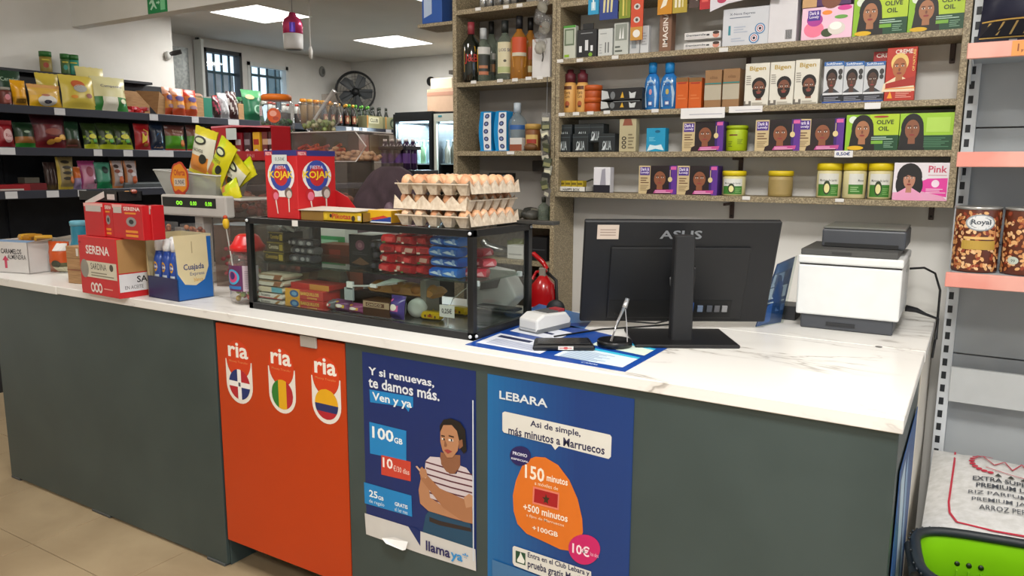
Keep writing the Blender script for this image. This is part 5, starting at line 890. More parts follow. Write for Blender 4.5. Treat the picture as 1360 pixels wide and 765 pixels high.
B().pr([('T', 'ASUS', .385, .835, .60, .915, '#85888c')], mf, h=.0008).build('logo', mh_); B().pr([('r', .065, .83, .175, .965, '#d3c3b4'), *[('r', .08, .865+.025*k, .16, .873+.025*k, '#9a8478') for k in range(3)]], mf, h=.0006).build('sticker', mh_)
B().prism([(.485, .42), (.575, .42), (.575, .62), (.485, .62)], .009, .05, M_BLKM, mf).build('hinge_block', mn, .004); B().prism([(.46, .40), (.475, .42), (.475, .5), (.455, .47)], .0095, .03, '#77797c', mf).build('hinge_cover', mn)
ntop = mf(.515, .93, .035)
B().prism([(-.033, 0), (.033, 0), (.030, ntop.z), (-.030, ntop.z)], -.028, .02, M_BLKM, lambda a, c2, h: Vector((a+.002, -.018+h+.0, c2))).build('stand_neck', mn, .004)
B().box(-.15, .165, -.11, .13, 0, .011, mat('#141416', .4)).build('stand_base', mn, .003)
B().tube([mf(.18, .12, .02), mf(.25, .05, .03), mf(.4, .03, .03), mf(.46, .06, .03)], .003, '#1c1c1e', 6).build('cable', mn)
B().tube([P(736, 447, Z=ZT+.004), P(800, 437, Z=ZT+.004), P(850, 434, Z=ZT+.004), P(900, 430, Z=ZT+.004)], .003, '#17181a').build('power_cable', None, label='thin black cable running on the counter behind the pen stand', cat='cable')
# leaflet in a slanted acrylic holder
pts = [P(1004, 434, Z=ZT+.002), P(1037, 428, Z=ZT+.002)]; A2 = P(1033, 351, Y=pts[0].y+.03); B2 = P(1056, 341, Y=pts[1].y+.03)
lo = empty('leaflet_holder', pts[0], 'blue leaflet in a slanted clear holder between monitor and printer', 'leaflet holder'); qa = [v-pts[0] for v in (pts[0], pts[1], B2, A2)]
nn = (qa[1]).cross(qa[3]).normalized(); nn = -nn if nn.dot(CAM-pts[0]) < 0 else nn; lf = lambda s, t, h: qa[0]*(1-s)*(1-t)+qa[1]*s*(1-t)+qa[2]*s*t+qa[3]*(1-s)*t+nn*h
B().prism([(0, 0), (1, 0), (1, 1), (0, 1)], -.003, 0, mat('#24467c', .3), lf).build('leaflet', lo)
B().pr([('r', .02, .84, .98, .98, '#3f6cac'), ('r', .05, .62, .6, .82, '#9fb4d6'), ('r', .05, .42, .9, .6, '#bfcde4'), ('r', .05, .35, .9, .37, '#c9d4e4'), ('p', [(.0, .0), (.5, .05), (.4, .35), (.05, .3)], '#2f62b4'), ('r', .6, .2, .95, .3, '#5c79b0')], lf).build('print', lo)
B().prism([(-.05, -.01), (1.05, -.01), (1.05, 1.02), (-.05, 1.02)], .004, .006, GLASS, lf).build('holder', lo)
carton('router_box', 'small dark box on the counter between leaflet and printer', 'box', (-.55, 2.84, ZT+.001), (.06, .1, .05), '#24262a', 0, None, [('r', .1, .4, .2, .6, '#cfd2d4')])
# printer
pxl, pxr, py0, py1 = -.500, -.192, 2.685, 3.06; pw, pd = pxr-pxl, py1-py0
pn = empty('laser_printer', ((pxl+pxr)/2, (py0+py1)/2, ZT+.0005), 'white laser printer with a dark grey scanner lid at the counter end', 'printer', rz=R(1))
WP = mat('#dfe1e0', .4); GP = mat('#43464c', .45); hw, hd = pw/2, pd/2
B().box(-hw+.012, hw-.012, -hd+.01, hd, 0, .052, GP).build('paper_drawer', pn, .004); pdw = COL.objects[-1]
B().box(-.06, .03, -hd+.007, -hd+.012, .014, .026, '#25272b').build('drawer_handle', pdw)
B().box(-hw-.004, hw+.004, -hd, hd, .048, .218, WP).build('body', pn, .006, seg=2)
B().box(-hw-.006, hw+.006, -hd-.004, hd+.012, .222, .250, WP).build('upper_body', pn, .006, seg=2)
B().box(-hw+.0, hw, -hd+.002, hd, .216, .224, '#2c2d30').build('seam', pn)
B().box(-hw+.002, hw-.012, -hd-.002, hd-.08, .250, .271, mat('#4a4a49', .5)).build('output_cover', pn, .003); ocv = COL.objects[-1]
B().box(-.055, .005, -hd-.0035, -hd-.0015, .256, .264, '#333334').build('cover_notch', ocv)
B().box(-hw+.05, hw, -hd+.10, hd+.0, .271, .332, GP).build('scanner', pn, .006, seg=2); scn = COL.objects[-1]; B().box(-hw+.052, hw-.002, -hd+.102, hd-.002, .332, .340, mat('#6a6b66', .5)).build('scanner_lid', scn, .003)
B().box(-hw+.06, hw-.02, -hd+.0985, -hd+.101, .273, .286, '#17181a').build('paper_exit', pn); B().box(hw+.004, hw+.0055, .0, .012, .19, .2, '#8c9296').build('side_button', pn)
B().tube([Vector(p_)-pn.location for p_ in ((-.185, 3.03, 1.225), (-.14, 3.04, 1.23), (-.105, 3.06, 1.21), (-.085, 3.07, 1.15), (-.084, 3.07, 1.0), (-.09, 3.08, .9))], .004, '#1b1b1d', 8).build('usb_cable', pn)
B().tube([Vector(p_)-pn.location for p_ in ((-.185, 2.98, 1.09), (-.15, 2.985, 1.085), (-.12, 3.0, 1.07), (-.083, 3.02, 1.055), (-.083, 3.03, .98))], [.012, .009, .005, .005, .005], '#1b1b1d', 8).build('power_cable', pn)
B().lathe([(.009, 0), (.010, .0015)], '#6c6a66', 16).build('cable_grommet', None, 0, P(1167, 461, Z=ZT)+Vector((0, 0, .0002)), label='small grey round plug cap in the worktop near the printer', cat='cap')
# ================================================================== ON THE COUNTER, LEFT
# white carton with handwriting
wc = empty('open_carton', (-4.13, 2.03, ZT), 'white open carton with handwriting and a red arrow at the counter end', 'carton', rz=R(12))
w_, d, h = .28, .26, .155; m = mat('#cfcbc8', .7)
B().box(-w_/2, w_/2, -d/2, d/2, 0, .004, m).box(-w_/2, w_/2, -d/2, -d/2+.004, 0, h, m).box(-w_/2, w_/2, d/2-.004, d/2, 0, h, m).box(-w_/2, -w_/2+.004, -d/2, d/2, 0, h, m).box(w_/2-.004, w_/2, -d/2, d/2, 0, h, m).build('body', wc)
B().pr([('T', 'CARAMELOS', .35, .62, .85, .78, '#2a2a2c'), ('t', 'ALMENDRA', .5, .45, .95, .6, '#2a2a2c'), ('p', [(.42, .15), (.48, .15), (.48, .4), (.53, .4), (.45, .56), (.37, .4), (.42, .4)], '#c0405c')], face(w_, d, h, 'f')).build('handwriting', wc)
B().add([(w_/2-.002, -d/2, h), (w_/2-.002, d/2, h), (w_/2+.09, d/2+.02, h+.035), (w_/2+.02, -d/2, h+.004)], [(0, 1, 2, 3)], '#cfc3b4').build('side_flap', wc)
B().add([(-w_/2, -d/2, h), (w_/2, -d/2, h), (w_/2, -d/2+.05, h+.006), (-w_/2, -d/2+.05, h+.004)], [(0, 1, 2, 3)], '#6f8aa8').build('front_flap', wc)
for k in range(6): bar('gold_packet', 'gold wrapped packet in the open white carton, %s of the heap' % nth(k), (-4.17+.05*(k % 4), 1.99+.05*(k//3), ZT+.12+.028*(k//3)), (.08, .05, .035), ('#b98a1c', '#c9982a', '#a8741a')[k % 3], [('r', .1, .2, .9, .6, '#6c4a1c')], R(20*k), 'gold packets in the white carton')
carton('packet_bed', 'cardboard insert filling the white carton', 'box', (-4.13, 2.03, ZT+.005), (.25, .22, .11), M_CARD, R(12))
p = P(76, 362, Z=ZT)
pouch('snack_bag', 'orange bag with a white tag beside the open carton', 'snack bag', (p.x, p.y+.02, ZT), (.12, .08, .155), lambda s, t: '#c2501c' if t > .35 else ('#9a5a3c' if s < .5 else '#5c5a3a'), R(20), 0, 0, None, [('r', .45, .72, .95, .95, '#d9d6d2'), ('e', .6, .3, .2, .12, '#3a3a2a'), ('r', .4, .03, .95, .2, '#cfc9ad')])
p = P(93, 371, Z=ZT); tb = empty('drink_bottle', (p.x+.0, p.y+.06, ZT), 'tall teal drink pack behind the kraft box', 'bottle')
B().lathe([(.035, 0), (.04, .01), (.04, .16), (.034, .18), (.034, .25), (.036, .255)], mat('#2d7f99', .25), 16).build('body', tb); B().lathe([(.036, 0), (.037, .02), (.03, .024)], '#5fa0b4', 16).build('cap', tb).location.z = .25
B().pr([('e', .5, .5, .25, .1, '#cfe0e6'), ('p', [(.1, .1), (.6, .2), (.8, .4), (.3, .35)], '#dbe7ea'), ('r', 0, 0, 1, .12, '#223a78')], cylf(.04, .01, .15), dv=8).build('label_print', tb)
p = P(100, 377, Z=ZT); carton('kraft_box', 'small brown cardboard box left of the sardine carton', 'carton', (p.x-.01, p.y+.05, ZT), (.10, .09, .17), M_CARD, R(6), None, [('r', 0, .36, 1, .38, '#7c3028'), ('r', 0, .68, 1, .69, '#7d5c38'), ('r', .7, .75, .85, .95, '#d8d2c8')])
# sardine carton
c0_ = P(160, 397, Z=ZT); sw, sd, sh_ = .285, .13, .243
sx, sy = c0_.x-sw/2+.005, c0_.y+sd/2
A_sar = [('T', 'SERENA', .2, .70, .82, .85, '#e9e0dc'), ('r', .08, .30, .98, .58, '#cfc9b4'), ('e', .13, .44, .11, .16, '#8f8a80'), ('t', 'SARDINA', .3, .44, .72, .55, '#3a3630'), *lines(.3, .9, .33, .42, 2, '#8a8472'), ('e', .85, .5, .05, .06, '#4a463c'), *[('e', .32+.1*k, .13, .055, .085, '#e4dcd6') for k in range(3)], *[('e', .32+.1*k, .13, .03, .05, '#b8262c') for k in range(3)], ('r', .62, .12, .85, .14, '#e0988c'), ('p', [(0, .88), (.08, .88), (.08, .9), (0, .9)], '#8c1218')]
sar = carton('sardine_carton', 'red carton of tinned sardines overhanging the counter edge', 'carton', (sx, sy, ZT+.0005), (sw, sd, sh_), '#c21f24', R(-2), None, A_sar, [('r', .03, .42, .97, .98, '#a9814f'), ('r', .03, .10, .97, .40, '#d6d6d8'), ('T', 'SA', .6, .24, .95, .35, '#2c2c2e'), ('t', 'EN ACEITE', .2, .14, .8, .2, '#4a4a4c'), ('r', 0, .0, 1, .08, '#c21f24')])
for k, (x0, x1, wd, dy, lb) in enumerate(((113, 139, 0, 0, 'far left one of the small red cartons'), (140, 151, 1, .006, 'small red carton with a pictured tin behind its neighbours'), (151, 165, 0, .0, 'narrow red carton in the middle of the row'), (163, 191, 1, -.01, 'widest red carton with an orange and grey picture'), (191, 203, 0, .02, 'small red carton at the right end of the row'))):
    Yf = sy-sd/2+.015+dy; zb = ZT+sh_+.002; a = Xat(x0, Yf, zb); q = Xat(x1, Yf, zb); it = [('r', 0, .9, 1, 1, '#e0aaa4'), ('r', .1, .75, .9, .93, '#b9b3ae')] if not wd else [('T', 'SERENA', .1, .84, .9, .95, '#e4d8d0'), ('r', .15, .74, .7, .79, '#d98a2a'), ('e', .45, .52, .25, .14, '#8c8a88'), ('e', .45, .52, .12, .07, '#2c2a2a'), ('r', .15, .2, .75, .27, '#e08a2a'), ('r', .15, .08, .75, .15, '#e08a2a')]
    carton('tin_multipack', 'red sardine pack: '+lb, 'pack', ((a+q)/2, Yf+.03, zb), ((q-a)*.97, .055, .135), '#b8181f', 0, 'small red packs on the sardine carton', it)
bt = empty('card_tray', (Xat(152, 1.90, 1.43), 1.885, ZT+sh_+.1385), 'black shallow tray with a slanted white strip on the red packs', 'tray')
B().box(-.15, .13, -.05, .06, 0, .006, '#131314').box(-.15, .13, -.05, -.046, 0, .045, '#131314').box(-.15, .13, .056, .06, 0, .045, '#131314').box(.126, .13, -.05, .06, 0, .045, '#131314').build('tray', bt)
B().prism([(-.11, -.025), (.04, .02), (.04, .045), (-.1, .0)], 0, .002, '#cfcbc6', lambda a, b_, h: Vector((a, -.052-h, b_))).build('price_strip', bt); B().prism([(.06, .012), (.11, .012), (.11, .034), (.06, .034)], 0, .002, '#c3c0bb', lambda a, b_, h: Vector((a, -.0505-h, b_))).build('price_tag', bt)
for k in range(4): bar('wafer_stick', 'orange and brown wafer stick in the black tray, %s from the left' % nth(k), (bt.location.x+.02+.03*k, 1.89+.01*k, bt.location.z+.012+.008*k), (.1, .022, .018), ('#c9602a', '#a84a2c', '#d8903a', '#8c3a24')[k], [('r', .2, .2, .7, .7, '#e0b86a')], R(-30), 'wafer sticks in the black tray')
# blue milkshake carton
c1_ = P(240, 401, Z=ZT); mw, md, mh = .212, .16, .262; mx_, my_ = c1_.x-mw/2, c1_.y+md/2
mk = empty('drink_carton', (mx_, my_, ZT), 'blue open carton of white capped drink bottles with a cream flap', 'carton', rz=R(-3))
NV = mat('#1c2250', .4); BL = mat('#1d5ea6', .4)
B().box(-mw/2, mw/2, -md/2, md/2, 0, .004, NV).box(-mw/2, mw/2, -md/2, -md/2+.004, 0, .09, NV).box(mw/2-.004, mw/2, -md/2, md/2, 0, mh-.01, BL).box(-mw/2, mw/2, md/2-.004, md/2, 0, mh, '#c8bd98').box(-mw/2, -mw/2+.004, -md/2, md/2, 0, mh, '#b9a982').build('body', mk)
B().pr([('p', [(-.05, 1), (.85, 1), (.88, .5), (.75, .3), (.5, .22), (.2, .25), (.02, .42), (.0, .7)], '#cfc29a'), ('T', 'Cuajada', .18, .44, .75, .56, '#2c3a6c'), ('t', 'Express', .35, .36, .75, .43, '#3c4a7c'), ('t', 'blanca', .45, .28, .7, .34, '#c08a2c'), ('r', .42, .72, .45, .9, '#a89a78')], face(mw, md, mh, 'r')).build('cream_flap', mk)
B().add([(-mw/2, -md/2, mh), (-mw/2+.02, -md/2, .09), (-mw/2, -md/2, .09)], [(0, 1, 2)], '#b9a982').build('flap', mk)
for k in range(5):
    i, j = k % 3, k//3; q = Matrix.Rotation(R(-3), 3, 'Z') @ Vector((-.062+.056*i, -.045+.06*j, 0)); bo = empty('milkshake_bottle', (mx_+q.x, my_+q.y, ZT+.005), 'white capped blue bottle in the open carton, %s in the %s row' % (nth(i), ('front', 'rear')[j]), 'bottle', 'milkshake bottles in the carton')
    B().lathe([(.022, 0), (.025, .005), (.025, .15), (.015, .19)], mat('#24489c', .3), 14).build('body', bo); B().lathe([(.017, 0), (.019, .015), (.017, .042), (.008, .05)], '#e0e2e4', 12).build('cap', bo).location.z = .188
    B().pr([('e', .5, .62, .35, .17, '#cf9a2a'), ('e', .5, .62, .25, .1, '#24489c'), ('T', 'Puleva', .15, .57, .85, .68, '#e8e8ea'), ('r', 0, .0, 1, .35, '#c3cdd6')], cylf(.025, .05, .17), dv=8).build('label_print', bo)
# candy jar with a red lid
p = P(307, 404, Z=ZT); cj = empty('candy_jar', (p.x+.028, p.y+.07, ZT), 'big clear candy jar with red lid and purple label beside the case', 'jar')
B().lathe([(.06, .001), (.072, .012), (.074, .03), (.074, .165), (.06, .195), (.048, .205)], CLEARP, 28).build('glass', cj)
RL = mat('#cc1c1e', .3); B().lathe([(.05, 0), (.068, .004), (.068, .02), (.058, .03), (.044, .058), (.032, .066)], RL, 28).build('lid', cj).location.z = .205
B().pr([('r', 0, 0, .66, 1, '#5c2452'), ('r', .66, 0, 1, 1, '#b9a9b4'), *[('r', .7, .12+.08*k, .93, .15+.08*k, '#8a7c88') for k in range(9)], ('e', .08, .65, .08, .13, '#c9a83a'), ('e', .4, .55, .19, .3, '#3c9ac0'), ('e', .4, .55, .14, .22, '#c03a6c'), ('e', .4, .6, .08, .15, '#3a2060'), ('r', .2, .08, .62, .2, '#2c6ca8')], cylf(.0745, .055, .155, -2.6, -.2), dv=14).build('label_print', cj)
b = B(); 
for k in range(70): a = rnd.uniform(0, 6.28); rr_ = .055*math.sqrt(rnd.random()); b.ball((rr_*math.cos(a), rr_*math.sin(a), .012+rnd.random()*.12), .011, ('#b8402c', '#c9a83a', '#7c8c3a', '#a83a5c')[k % 4], 7, 4)
b.build('sweets', cj, kind='stuff')
lp = empty('lollipop', (-2.62, 2.10, ZT), 'yellow lollipop with a red crest sticking up behind the red lidded jar', 'lollipop')
t0 = P(300, 297, Y=2.10)-lp.location; B().tube([(t0.x+.05, 0, .0), (t0.x, 0, t0.z-.015)], .003, '#d8d8d4').build('stick', lp); B().ball((t0.x, 0, t0.z), (.017, .012, .024), '#d8b01c', 12, 8).build('candy', lp); B().ball((t0.x-.002, 0, t0.z+.026), (.012, .008, .010), '#b8401c', 8, 6).build('crest', lp)
# clear bin behind, with pink sweets
def bin_(nm, lb, loc, size, lidc, n, cols, rz=0, fill=.5, r_=.012):
    w_, d, h = size; o = empty(nm, loc, lb, 'candy bin', rz=rz); t = .003; b = B()
    b.box(-w_/2, w_/2, -d/2, d/2, 0, t, ACRY).box(-w_/2, w_/2, -d/2, -d/2+t, t, h, ACRY).box(-w_/2, w_/2, d/2-t, d/2, t, h, ACRY).box(-w_/2, -w_/2+t, -d/2+t, d/2-t, t, h, ACRY).box(w_/2-t, w_/2, -d/2+t, d/2-t, t, h, ACRY).build('walls', o)
    B().box(-w_/2, w_/2, -d/2, d/2, h, h+.004, lidc).build('lid', o)
    b = B()
    for k in range(n): b.ball((rnd.uniform(-w_/2+.02, w_/2-.02), rnd.uniform(-d/2+.02, d/2-.02), .024+rnd.random()*h*fill), (r_*rnd.uniform(.8, 1.6), r_, r_*.8), cols[k % len(cols)], 7, 4, Matrix.Rotation(rnd.uniform(0, 3), 3, 'Z'))
    if n: b.build('sweets', o, kind='stuff')
    return o
bin_('candy_bin', 'clear bin of pink sweets with a slanted lid behind the red lidded jar', (-2.82, 2.28, ZT), (.17, .15, .275), thin_glass('bin_lid', '#dfe6e6', 1.5, .35, '#b9c4c8'), 60, ('#a83a4c', '#8c2c3c', '#c05a6c'), R(15), .6)
# candy stand: cabinet and stacked acrylic bins
carton('candy_cabinet', 'grey cabinet under the stacked acrylic candy bins', 'cabinet', (-3.08, 2.86, 0), (1.2, .42, 1.03), mat('#5a5450', .5), 0, None, [('r', .33, .02, .34, .98, '#2c2a28'), ('r', .66, .02, .67, .98, '#2c2a28')])
bin_('candy_bin', 'lowest clear acrylic bin of the candy stand', (-3.06, 2.86, 1.031), (1.14, .41, .27), ACRY, 120, ('#8a5a4c', '#a8402c', '#6c3a34', '#b98a5c'), 0, .4, .02)
bin_('candy_bin', 'middle clear acrylic bin of the candy stand under the red carton', (-3.09, 2.86, 1.3055), (1.14, .41, .285), ACRY, 150, ('#9c4a44', '#b56a54', '#7c4440', '#c08a6c'), 0, .35, .022)
tb = empty('candy_bin', (-3.0, 2.93, 1.596), 'topmost wedge ended acrylic bin with orange and peach sweets', 'candy bin')
o = B(); pf = [(-.40, 0), (.41, 0), (.48, .072), (.41, .145), (-.40, .145)]; fr_ = lambda a, b_, h: Vector((a, h, b_))
o.prism(pf, -.14, -.137, ACRY, fr_).prism(pf, .137, .14, ACRY, fr_)
for i in range(5):
    a, c_ = pf[i], pf[(i+1) % 5]; o.add([(a[0], -.137, a[1]), (c_[0], -.137, c_[1]), (c_[0], .137, c_[1]), (a[0], .137, a[1])], [(0, 1, 2, 3)], ACRY)
o.build('walls', tb)
for i in range(5):
    a, c_ = pf[i], pf[(i+1) % 5]; B().tube([(a[0], -.14, a[1]), (c_[0], -.14, c_[1])], .003, '#c9c1bb', 4).build('edge', tb)
B().tube([(.41, -.14, .145), (.41, .14, .145)], .003, '#c9c1bb', 4).build('edge', tb)
b = B()
for k in range(110): b.ball((rnd.uniform(.14, .40), rnd.uniform(-.12, .12), .012+.055*rnd.random()*(1-abs(rnd.uniform(-1, 1)))), (.022, .012, .01), ('#d9b490', '#cfa080', '#e0c0a0')[k % 3], 7, 4, Matrix.Rotation(rnd.uniform(0, 3), 3, 'Z'))
for k in range(40): x, y = rnd.uniform(-.02, .16), rnd.uniform(-.12, .06); z = .015+.06*rnd.random(); b.tube([(x, y, z), (x+.06, y+rnd.uniform(-.03, .03), z+rnd.uniform(-.01, .03))], .009, ('#d8542a', '#c43c2a', '#e0683c')[k % 3], 5)
for k in range(60): b.ball((rnd.uniform(-.38, .1), rnd.uniform(-.12, .12), .012+.04*rnd.random()), (.022, .014, .01), ('#9c5a54', '#b56a6c', '#8c4440')[k % 3], 7, 4)
b.build('sweets', tb, kind='stuff')
# red display carton of bars on the middle bin
x0, x1 = Xat(283, 2.65, 1.6), Xat(361, 2.65, 1.6); rw = x1-x0
rd = empty('bar_display_carton', ((x0+x1)/2, 2.715, 1.597), 'open red display carton of sweet bars above the candy bins', 'carton'); RC = mat('#a81420', .4)
B().box(-rw/2, rw/2, -.065, .065, 0, .004, RC).box(-rw/2, rw/2, -.065, -.062, 0, .05, RC).box(-rw/2, rw/2, .062, .065, 0, .175, RC).box(-rw/2, -rw/2+.13, -.065, -.06, .05, .175, RC).box(-rw/2, -rw/2+.003, -.06, .065, 0, .175, RC).box(rw/2-.003, rw/2, -.06, .065, 0, .17, RC).box(-rw/2, rw/2, -.06, .065, .17, .175, '#c9404c').build('body', rd)
B().pr([('r', .26, .62, .44, .95, '#c3ccc9'), ('t', 'FINI', .6, .1, .72, .2, '#d8888c'), ('p', [(0, .97), (.4, 1), (1, .93), (1, .97), (.4, 1.04), (0, 1.02)], '#d87a86')], lambda s, t, h: Vector((-rw/2+rw*s, -.066-h, .175*t))).build('front_print', rd)
for k in range(5):
    carton('sweet_bar', ('red and white sweet bar at the left in the red carton', 'dark striped sweet bar in the red carton', 'yellow topped sweet bar in the red carton', 'brown sweet bar in the red carton', 'grey striped sweet bar at the right in the red carton')[k], 'sweets', (rd.location.x-rw/2+.175+.068*k if k < 4 else rd.location.x+rw/2-.03, 2.69, 1.602), (.05, .03, .14), ('#8c1c28', '#3a1c24', '#d8a01c', '#6c2a2a', '#4c2024')[k], 0, None, [('r', .1, .55, .9, .75, ('#c9b9bc', '#8c7c84', '#a82c1c', '#c09a7c', '#b9a9ac')[k]), ('e', .5, .3, .3, .1, '#d8c0c4')])
# orange lidded jar, bowl with scoop
p = P(369, 175, Y=2.88); gj = empty('sweet_jar', (p.x, 2.88, 1.743), 'clear round jar with an orange lid on the candy stand', 'jar'); r = .088
B().lathe([(r*.9, .001), (r, .015), (r, .15), (r*.85, .175)], CLEARP, 24).build('glass', gj); B().lathe([(r*.88, 0), (r*.9, .022), (r*.8, .03)], '#dd7412', 24).build('lid', gj).location.z = .172
B().pr([('r', .0, .5, .42, 1, '#cfc2c4'), *[('r', .05, .6+.1*k, .36, .63+.1*k, '#b3909a') for k in range(3)], ('e', .8, .5, .19, .38, '#c9541c'), ('e', .78, .6, .1, .15, '#e0a08a'), ('e', .85, .35, .08, .1, '#a83a14')], cylf(r, .04, .14, -2.6, -.5), dv=12).build('label_print', gj)
b = B()
for k in range(60): a = rnd.uniform(0, 6.28); rr_ = .075*math.sqrt(rnd.random()); b.ball((rr_*math.cos(a), rr_*math.sin(a), .012+rnd.random()*.06), .012, ('#2c5a2c', '#3c6c34', '#24401f')[k % 3], 7, 4)
b.build('sweets', gj, kind='stuff')
p = P(425, 178, Y=2.87); gb = empty('candy_bowl', (p.x, 2.87, 1.743), 'round clear bowl of pale green sweets with a plastic scoop', 'bowl')
B().lathe([(.05, 0), (.06, .004), (.10, .05), (.11, .09), (.098, .14), (.1, .145), (.104, .14)], CLEARP, 24).build('bowl', gb)
B().tube([(-.02, -.03, .05), (.05, -.03, .12), (.13, -.02, .2)], [.006, .008, .013], mat('#c9c6c2', .3, alpha=.7, vary=0), 8).build('scoop', gb); B().box(.02, .14, .0, .003, .14, .19, ACRY).build('lid', gb)
b = B()
for k in range(60): a = rnd.uniform(0, 6.28); rr_ = .08*math.sqrt(rnd.random()); b.ball((rr_*math.cos(a), rr_*math.sin(a), .012+rnd.random()*.045), .012, ('#8c9a5c', '#b9b48a', '#6c7a44')[k % 3], 7, 4)
b.build('sweets', gb, kind='stuff')
# price scale with a display
x0, x1 = Xat(214, 2.25, 1.38), Xat(300, 2.25, 1.38); ws = x1-x0; sc_ = empty('shop_scale', ((x0+x1)/2, 2.33, ZT), 'white shop scale with a black green-lit number display', 'scale')
WS = mat('#bdb9b3', .4); B().box(-ws/2, ws/2, -.08, -.03, .30, .398, WS).build('display_housing', sc_, .008, seg=2); dh_ = COL.objects[-1]
B().pr([('r', .03, .42, .86, .88, '#191a17'), *[q for k, x in enumerate((.27, .49, .72)) for q in (('T', ('00', '0.00', '0.00')[k], x-.02, .52, x+.08, .72, mat('#7fd42a', .5, emit=1.2)),)]], lambda s, t, h: Vector((-ws/2+ws*s, -.08-h, .30+.098*t))).build('display', sc_)
B().box(-.03, .03, -.05, .0, .05, .31, WS).build('column', sc_, .003); B().box(-.2, .14, -.09, .12, 0, .06, WS).build('base', sc_, .008); B().pr([('r', .1, .3, .5, .7, '#8f8c86'), ('r', .6, .3, .9, .7, '#8f8c86')], lambda s, t, h: Vector((-.2+.34*s, -.09-h, .06*t))).build('keypad', sc_)
B().box(-.2, .26, -.02, .22, .375, .385, WS).build('weighing_plate', sc_, .003); B().box(-.03, .03, .05, .1, .05, .376, WS).build('column', sc_, .003)
for k, (x, wd) in enumerate(((221, .06), (260, .10))):
    o = empty('nut_bag', (Xat(x, 2.17, 1.2), 2.175, ZT+.06*(0)), ('clear bag of brown nut balls hanging beside the scale column, the narrow one', 'wide clear bag of brown nut balls under the scale display')[k], 'sweets'); b = B(); nn_ = (14, 26)[k]
    for q in range(nn_*3): b.ball((rnd.uniform(-wd/2, wd/2), rnd.uniform(-.02, .02), .012+.25*q/(nn_*3)), .0115, ('#a05a34', '#7c3c24', '#c07a4c')[q % 3], 8, 5)
    b.build('nut_balls', o, kind='stuff'); B().box(-wd/2-.012, wd/2+.012, -.034, .034, 0, .275, CLEARP).build('bag', o)
carton('clear_pack', 'clear and pale pack under the scale display', 'pack', (Xat(236, 2.2, 1.25), 2.215, ZT), (.05, .02, .25), mat('#8f8a84', .3), 0, None, [('r', .2, .75, .8, .9, '#cfccc6'), ('r', .2, .5, .8, .56, '#cfccc6')])
# basket of snack bags on the scale
bk = empty('plastic_basket', (Xat(262, 2.42, 1.46), 2.46, ZT+.386), 'translucent white basket on the scale holding yellow snack bags', 'basket'); TW = thin_glass('frosted_plastic', '#e6e6e2', 1.4, .45, '#c9cac4')
b = B(); lo_, hi_ = (.19, .08), (.225, .10)
q0 = [(-lo_[0], -lo_[1], 0), (lo_[0], -lo_[1], 0), (lo_[0], lo_[1], 0), (-lo_[0], lo_[1], 0)]; q1 = [(-hi_[0]-.03, -hi_[1], .125), (hi_[0], -hi_[1], .10), (hi_[0], hi_[1], .10), (-hi_[0]-.03, hi_[1], .125)]
b.add(q0+q1, [(0, 1, 2, 3), (0, 1, 5, 4), (1, 2, 6, 5), (2, 3, 7, 6), (3, 0, 4, 7)], TW).build('walls', bk)
B().tube([q1[0], q1[1], q1[2], q1[3]], .004, '#c9cac6', 5, True).build('rim', bk)
sg = empty('price_sign', (Xat(241, 2.335, 1.46), 2.33, ZT+.39), 'orange cloud shaped price sign leaning on the basket', 'price sign'); cl = []
for k in range(48): a = 6.2832*k/48; rr_ = .068*(1+.09*abs(math.sin(a*3.5))); cl.append((rr_*math.cos(a)*.95, .078+rr_*math.sin(a)*1.15))
fs_ = lambda a, b_, h: Vector((a, -h, b_)); B().prism(cl, 0, .003, '#b3341c', fs_).build('card', sg); B().pr([('p', [(a*.86, .078+(b_-.078)*.88) for a, b_ in cl], '#d8870f'), ('T', 'Oferta', -.04, .095, .045, .125, '#a8301c'), ('r', -.042, .045, .045, .082, '#c9b9a4'), ('T', '0,90€', -.034, .05, .038, .076, '#5c5a66'), ('p', [(-.045, .015), (-.01, .03), (.02, .016), (.05, .03), (.02, .005)], '#b3341c')], lambda a, b_, h: Vector((a, -.003-h, b_))).build('lettering', sg)
Y1, W1 = '#d8cb2a', '#d9d8c4'
dz = lambda s, t: (Y1 if (t > .86 or t < .1) else '#d98a34' if (t < .38 and abs(s-.5) < .35) else W1)
dz2 = lambda s, t: ('#d3cc1e' if (s+t*.4 > .75 or t < .12) else '#c97a3a' if (t < .45 and s < .5) else '#c3d018' if t > .5 else '#b9c41a')
pr_ = [('e', .45, .74, .28, .09, '#23281c'), ('e', .45, .74, .2, .05, '#c9cfa8'), ('t', 'NACHOS', .2, .5, .7, .57, '#4a4a34'), ('e', .72, .38, .14, .1, '#23281c')]
for k, (x, y, z, w2, h2, rl, lb, f_) in enumerate(((270, 2.42, .10, .17, .23, 14, 'white and yellow snack bag, the upright one by the price sign', dz), (293, 2.40, .07, .13, .22, 32, 'yellow snack bag leaning in the middle of the basket', dz2), (308, 2.44, .05, .17, .17, 42, 'yellow and white snack bag leaning outward at the basket rim', dz), (318, 2.46, .05, .1, .2, 60, 'yellow bag corner sticking out furthest behind the others', dz2), (305, 2.38, .0, .1, .12, 65, 'small yellow bag lying low at the basket end', dz2))):
    pouch('snack_bag', lb, 'snack bag', (Xat(x, y, 1.5)-math.sin(R(rl))*h2*.45, y, bk.location.z+z), (w2, .05, h2), f_, 0, R(-4), R(rl), 'snack bags in the basket', pr_ if k < 3 else None, back='#c9c22a')
for k in range(2): pouch('snack_bag', ('pale green bag sunk in the basket', 'pale bag sunk at the basket end')[k], 'snack bag', (bk.location.x+(.0, .11)[k], 2.47, bk.location.z+.005), (.16, .09, .12), lambda s, t: '#a9b48c' if t < .6 else '#8fa05c', 0, 0, 0, None, None)
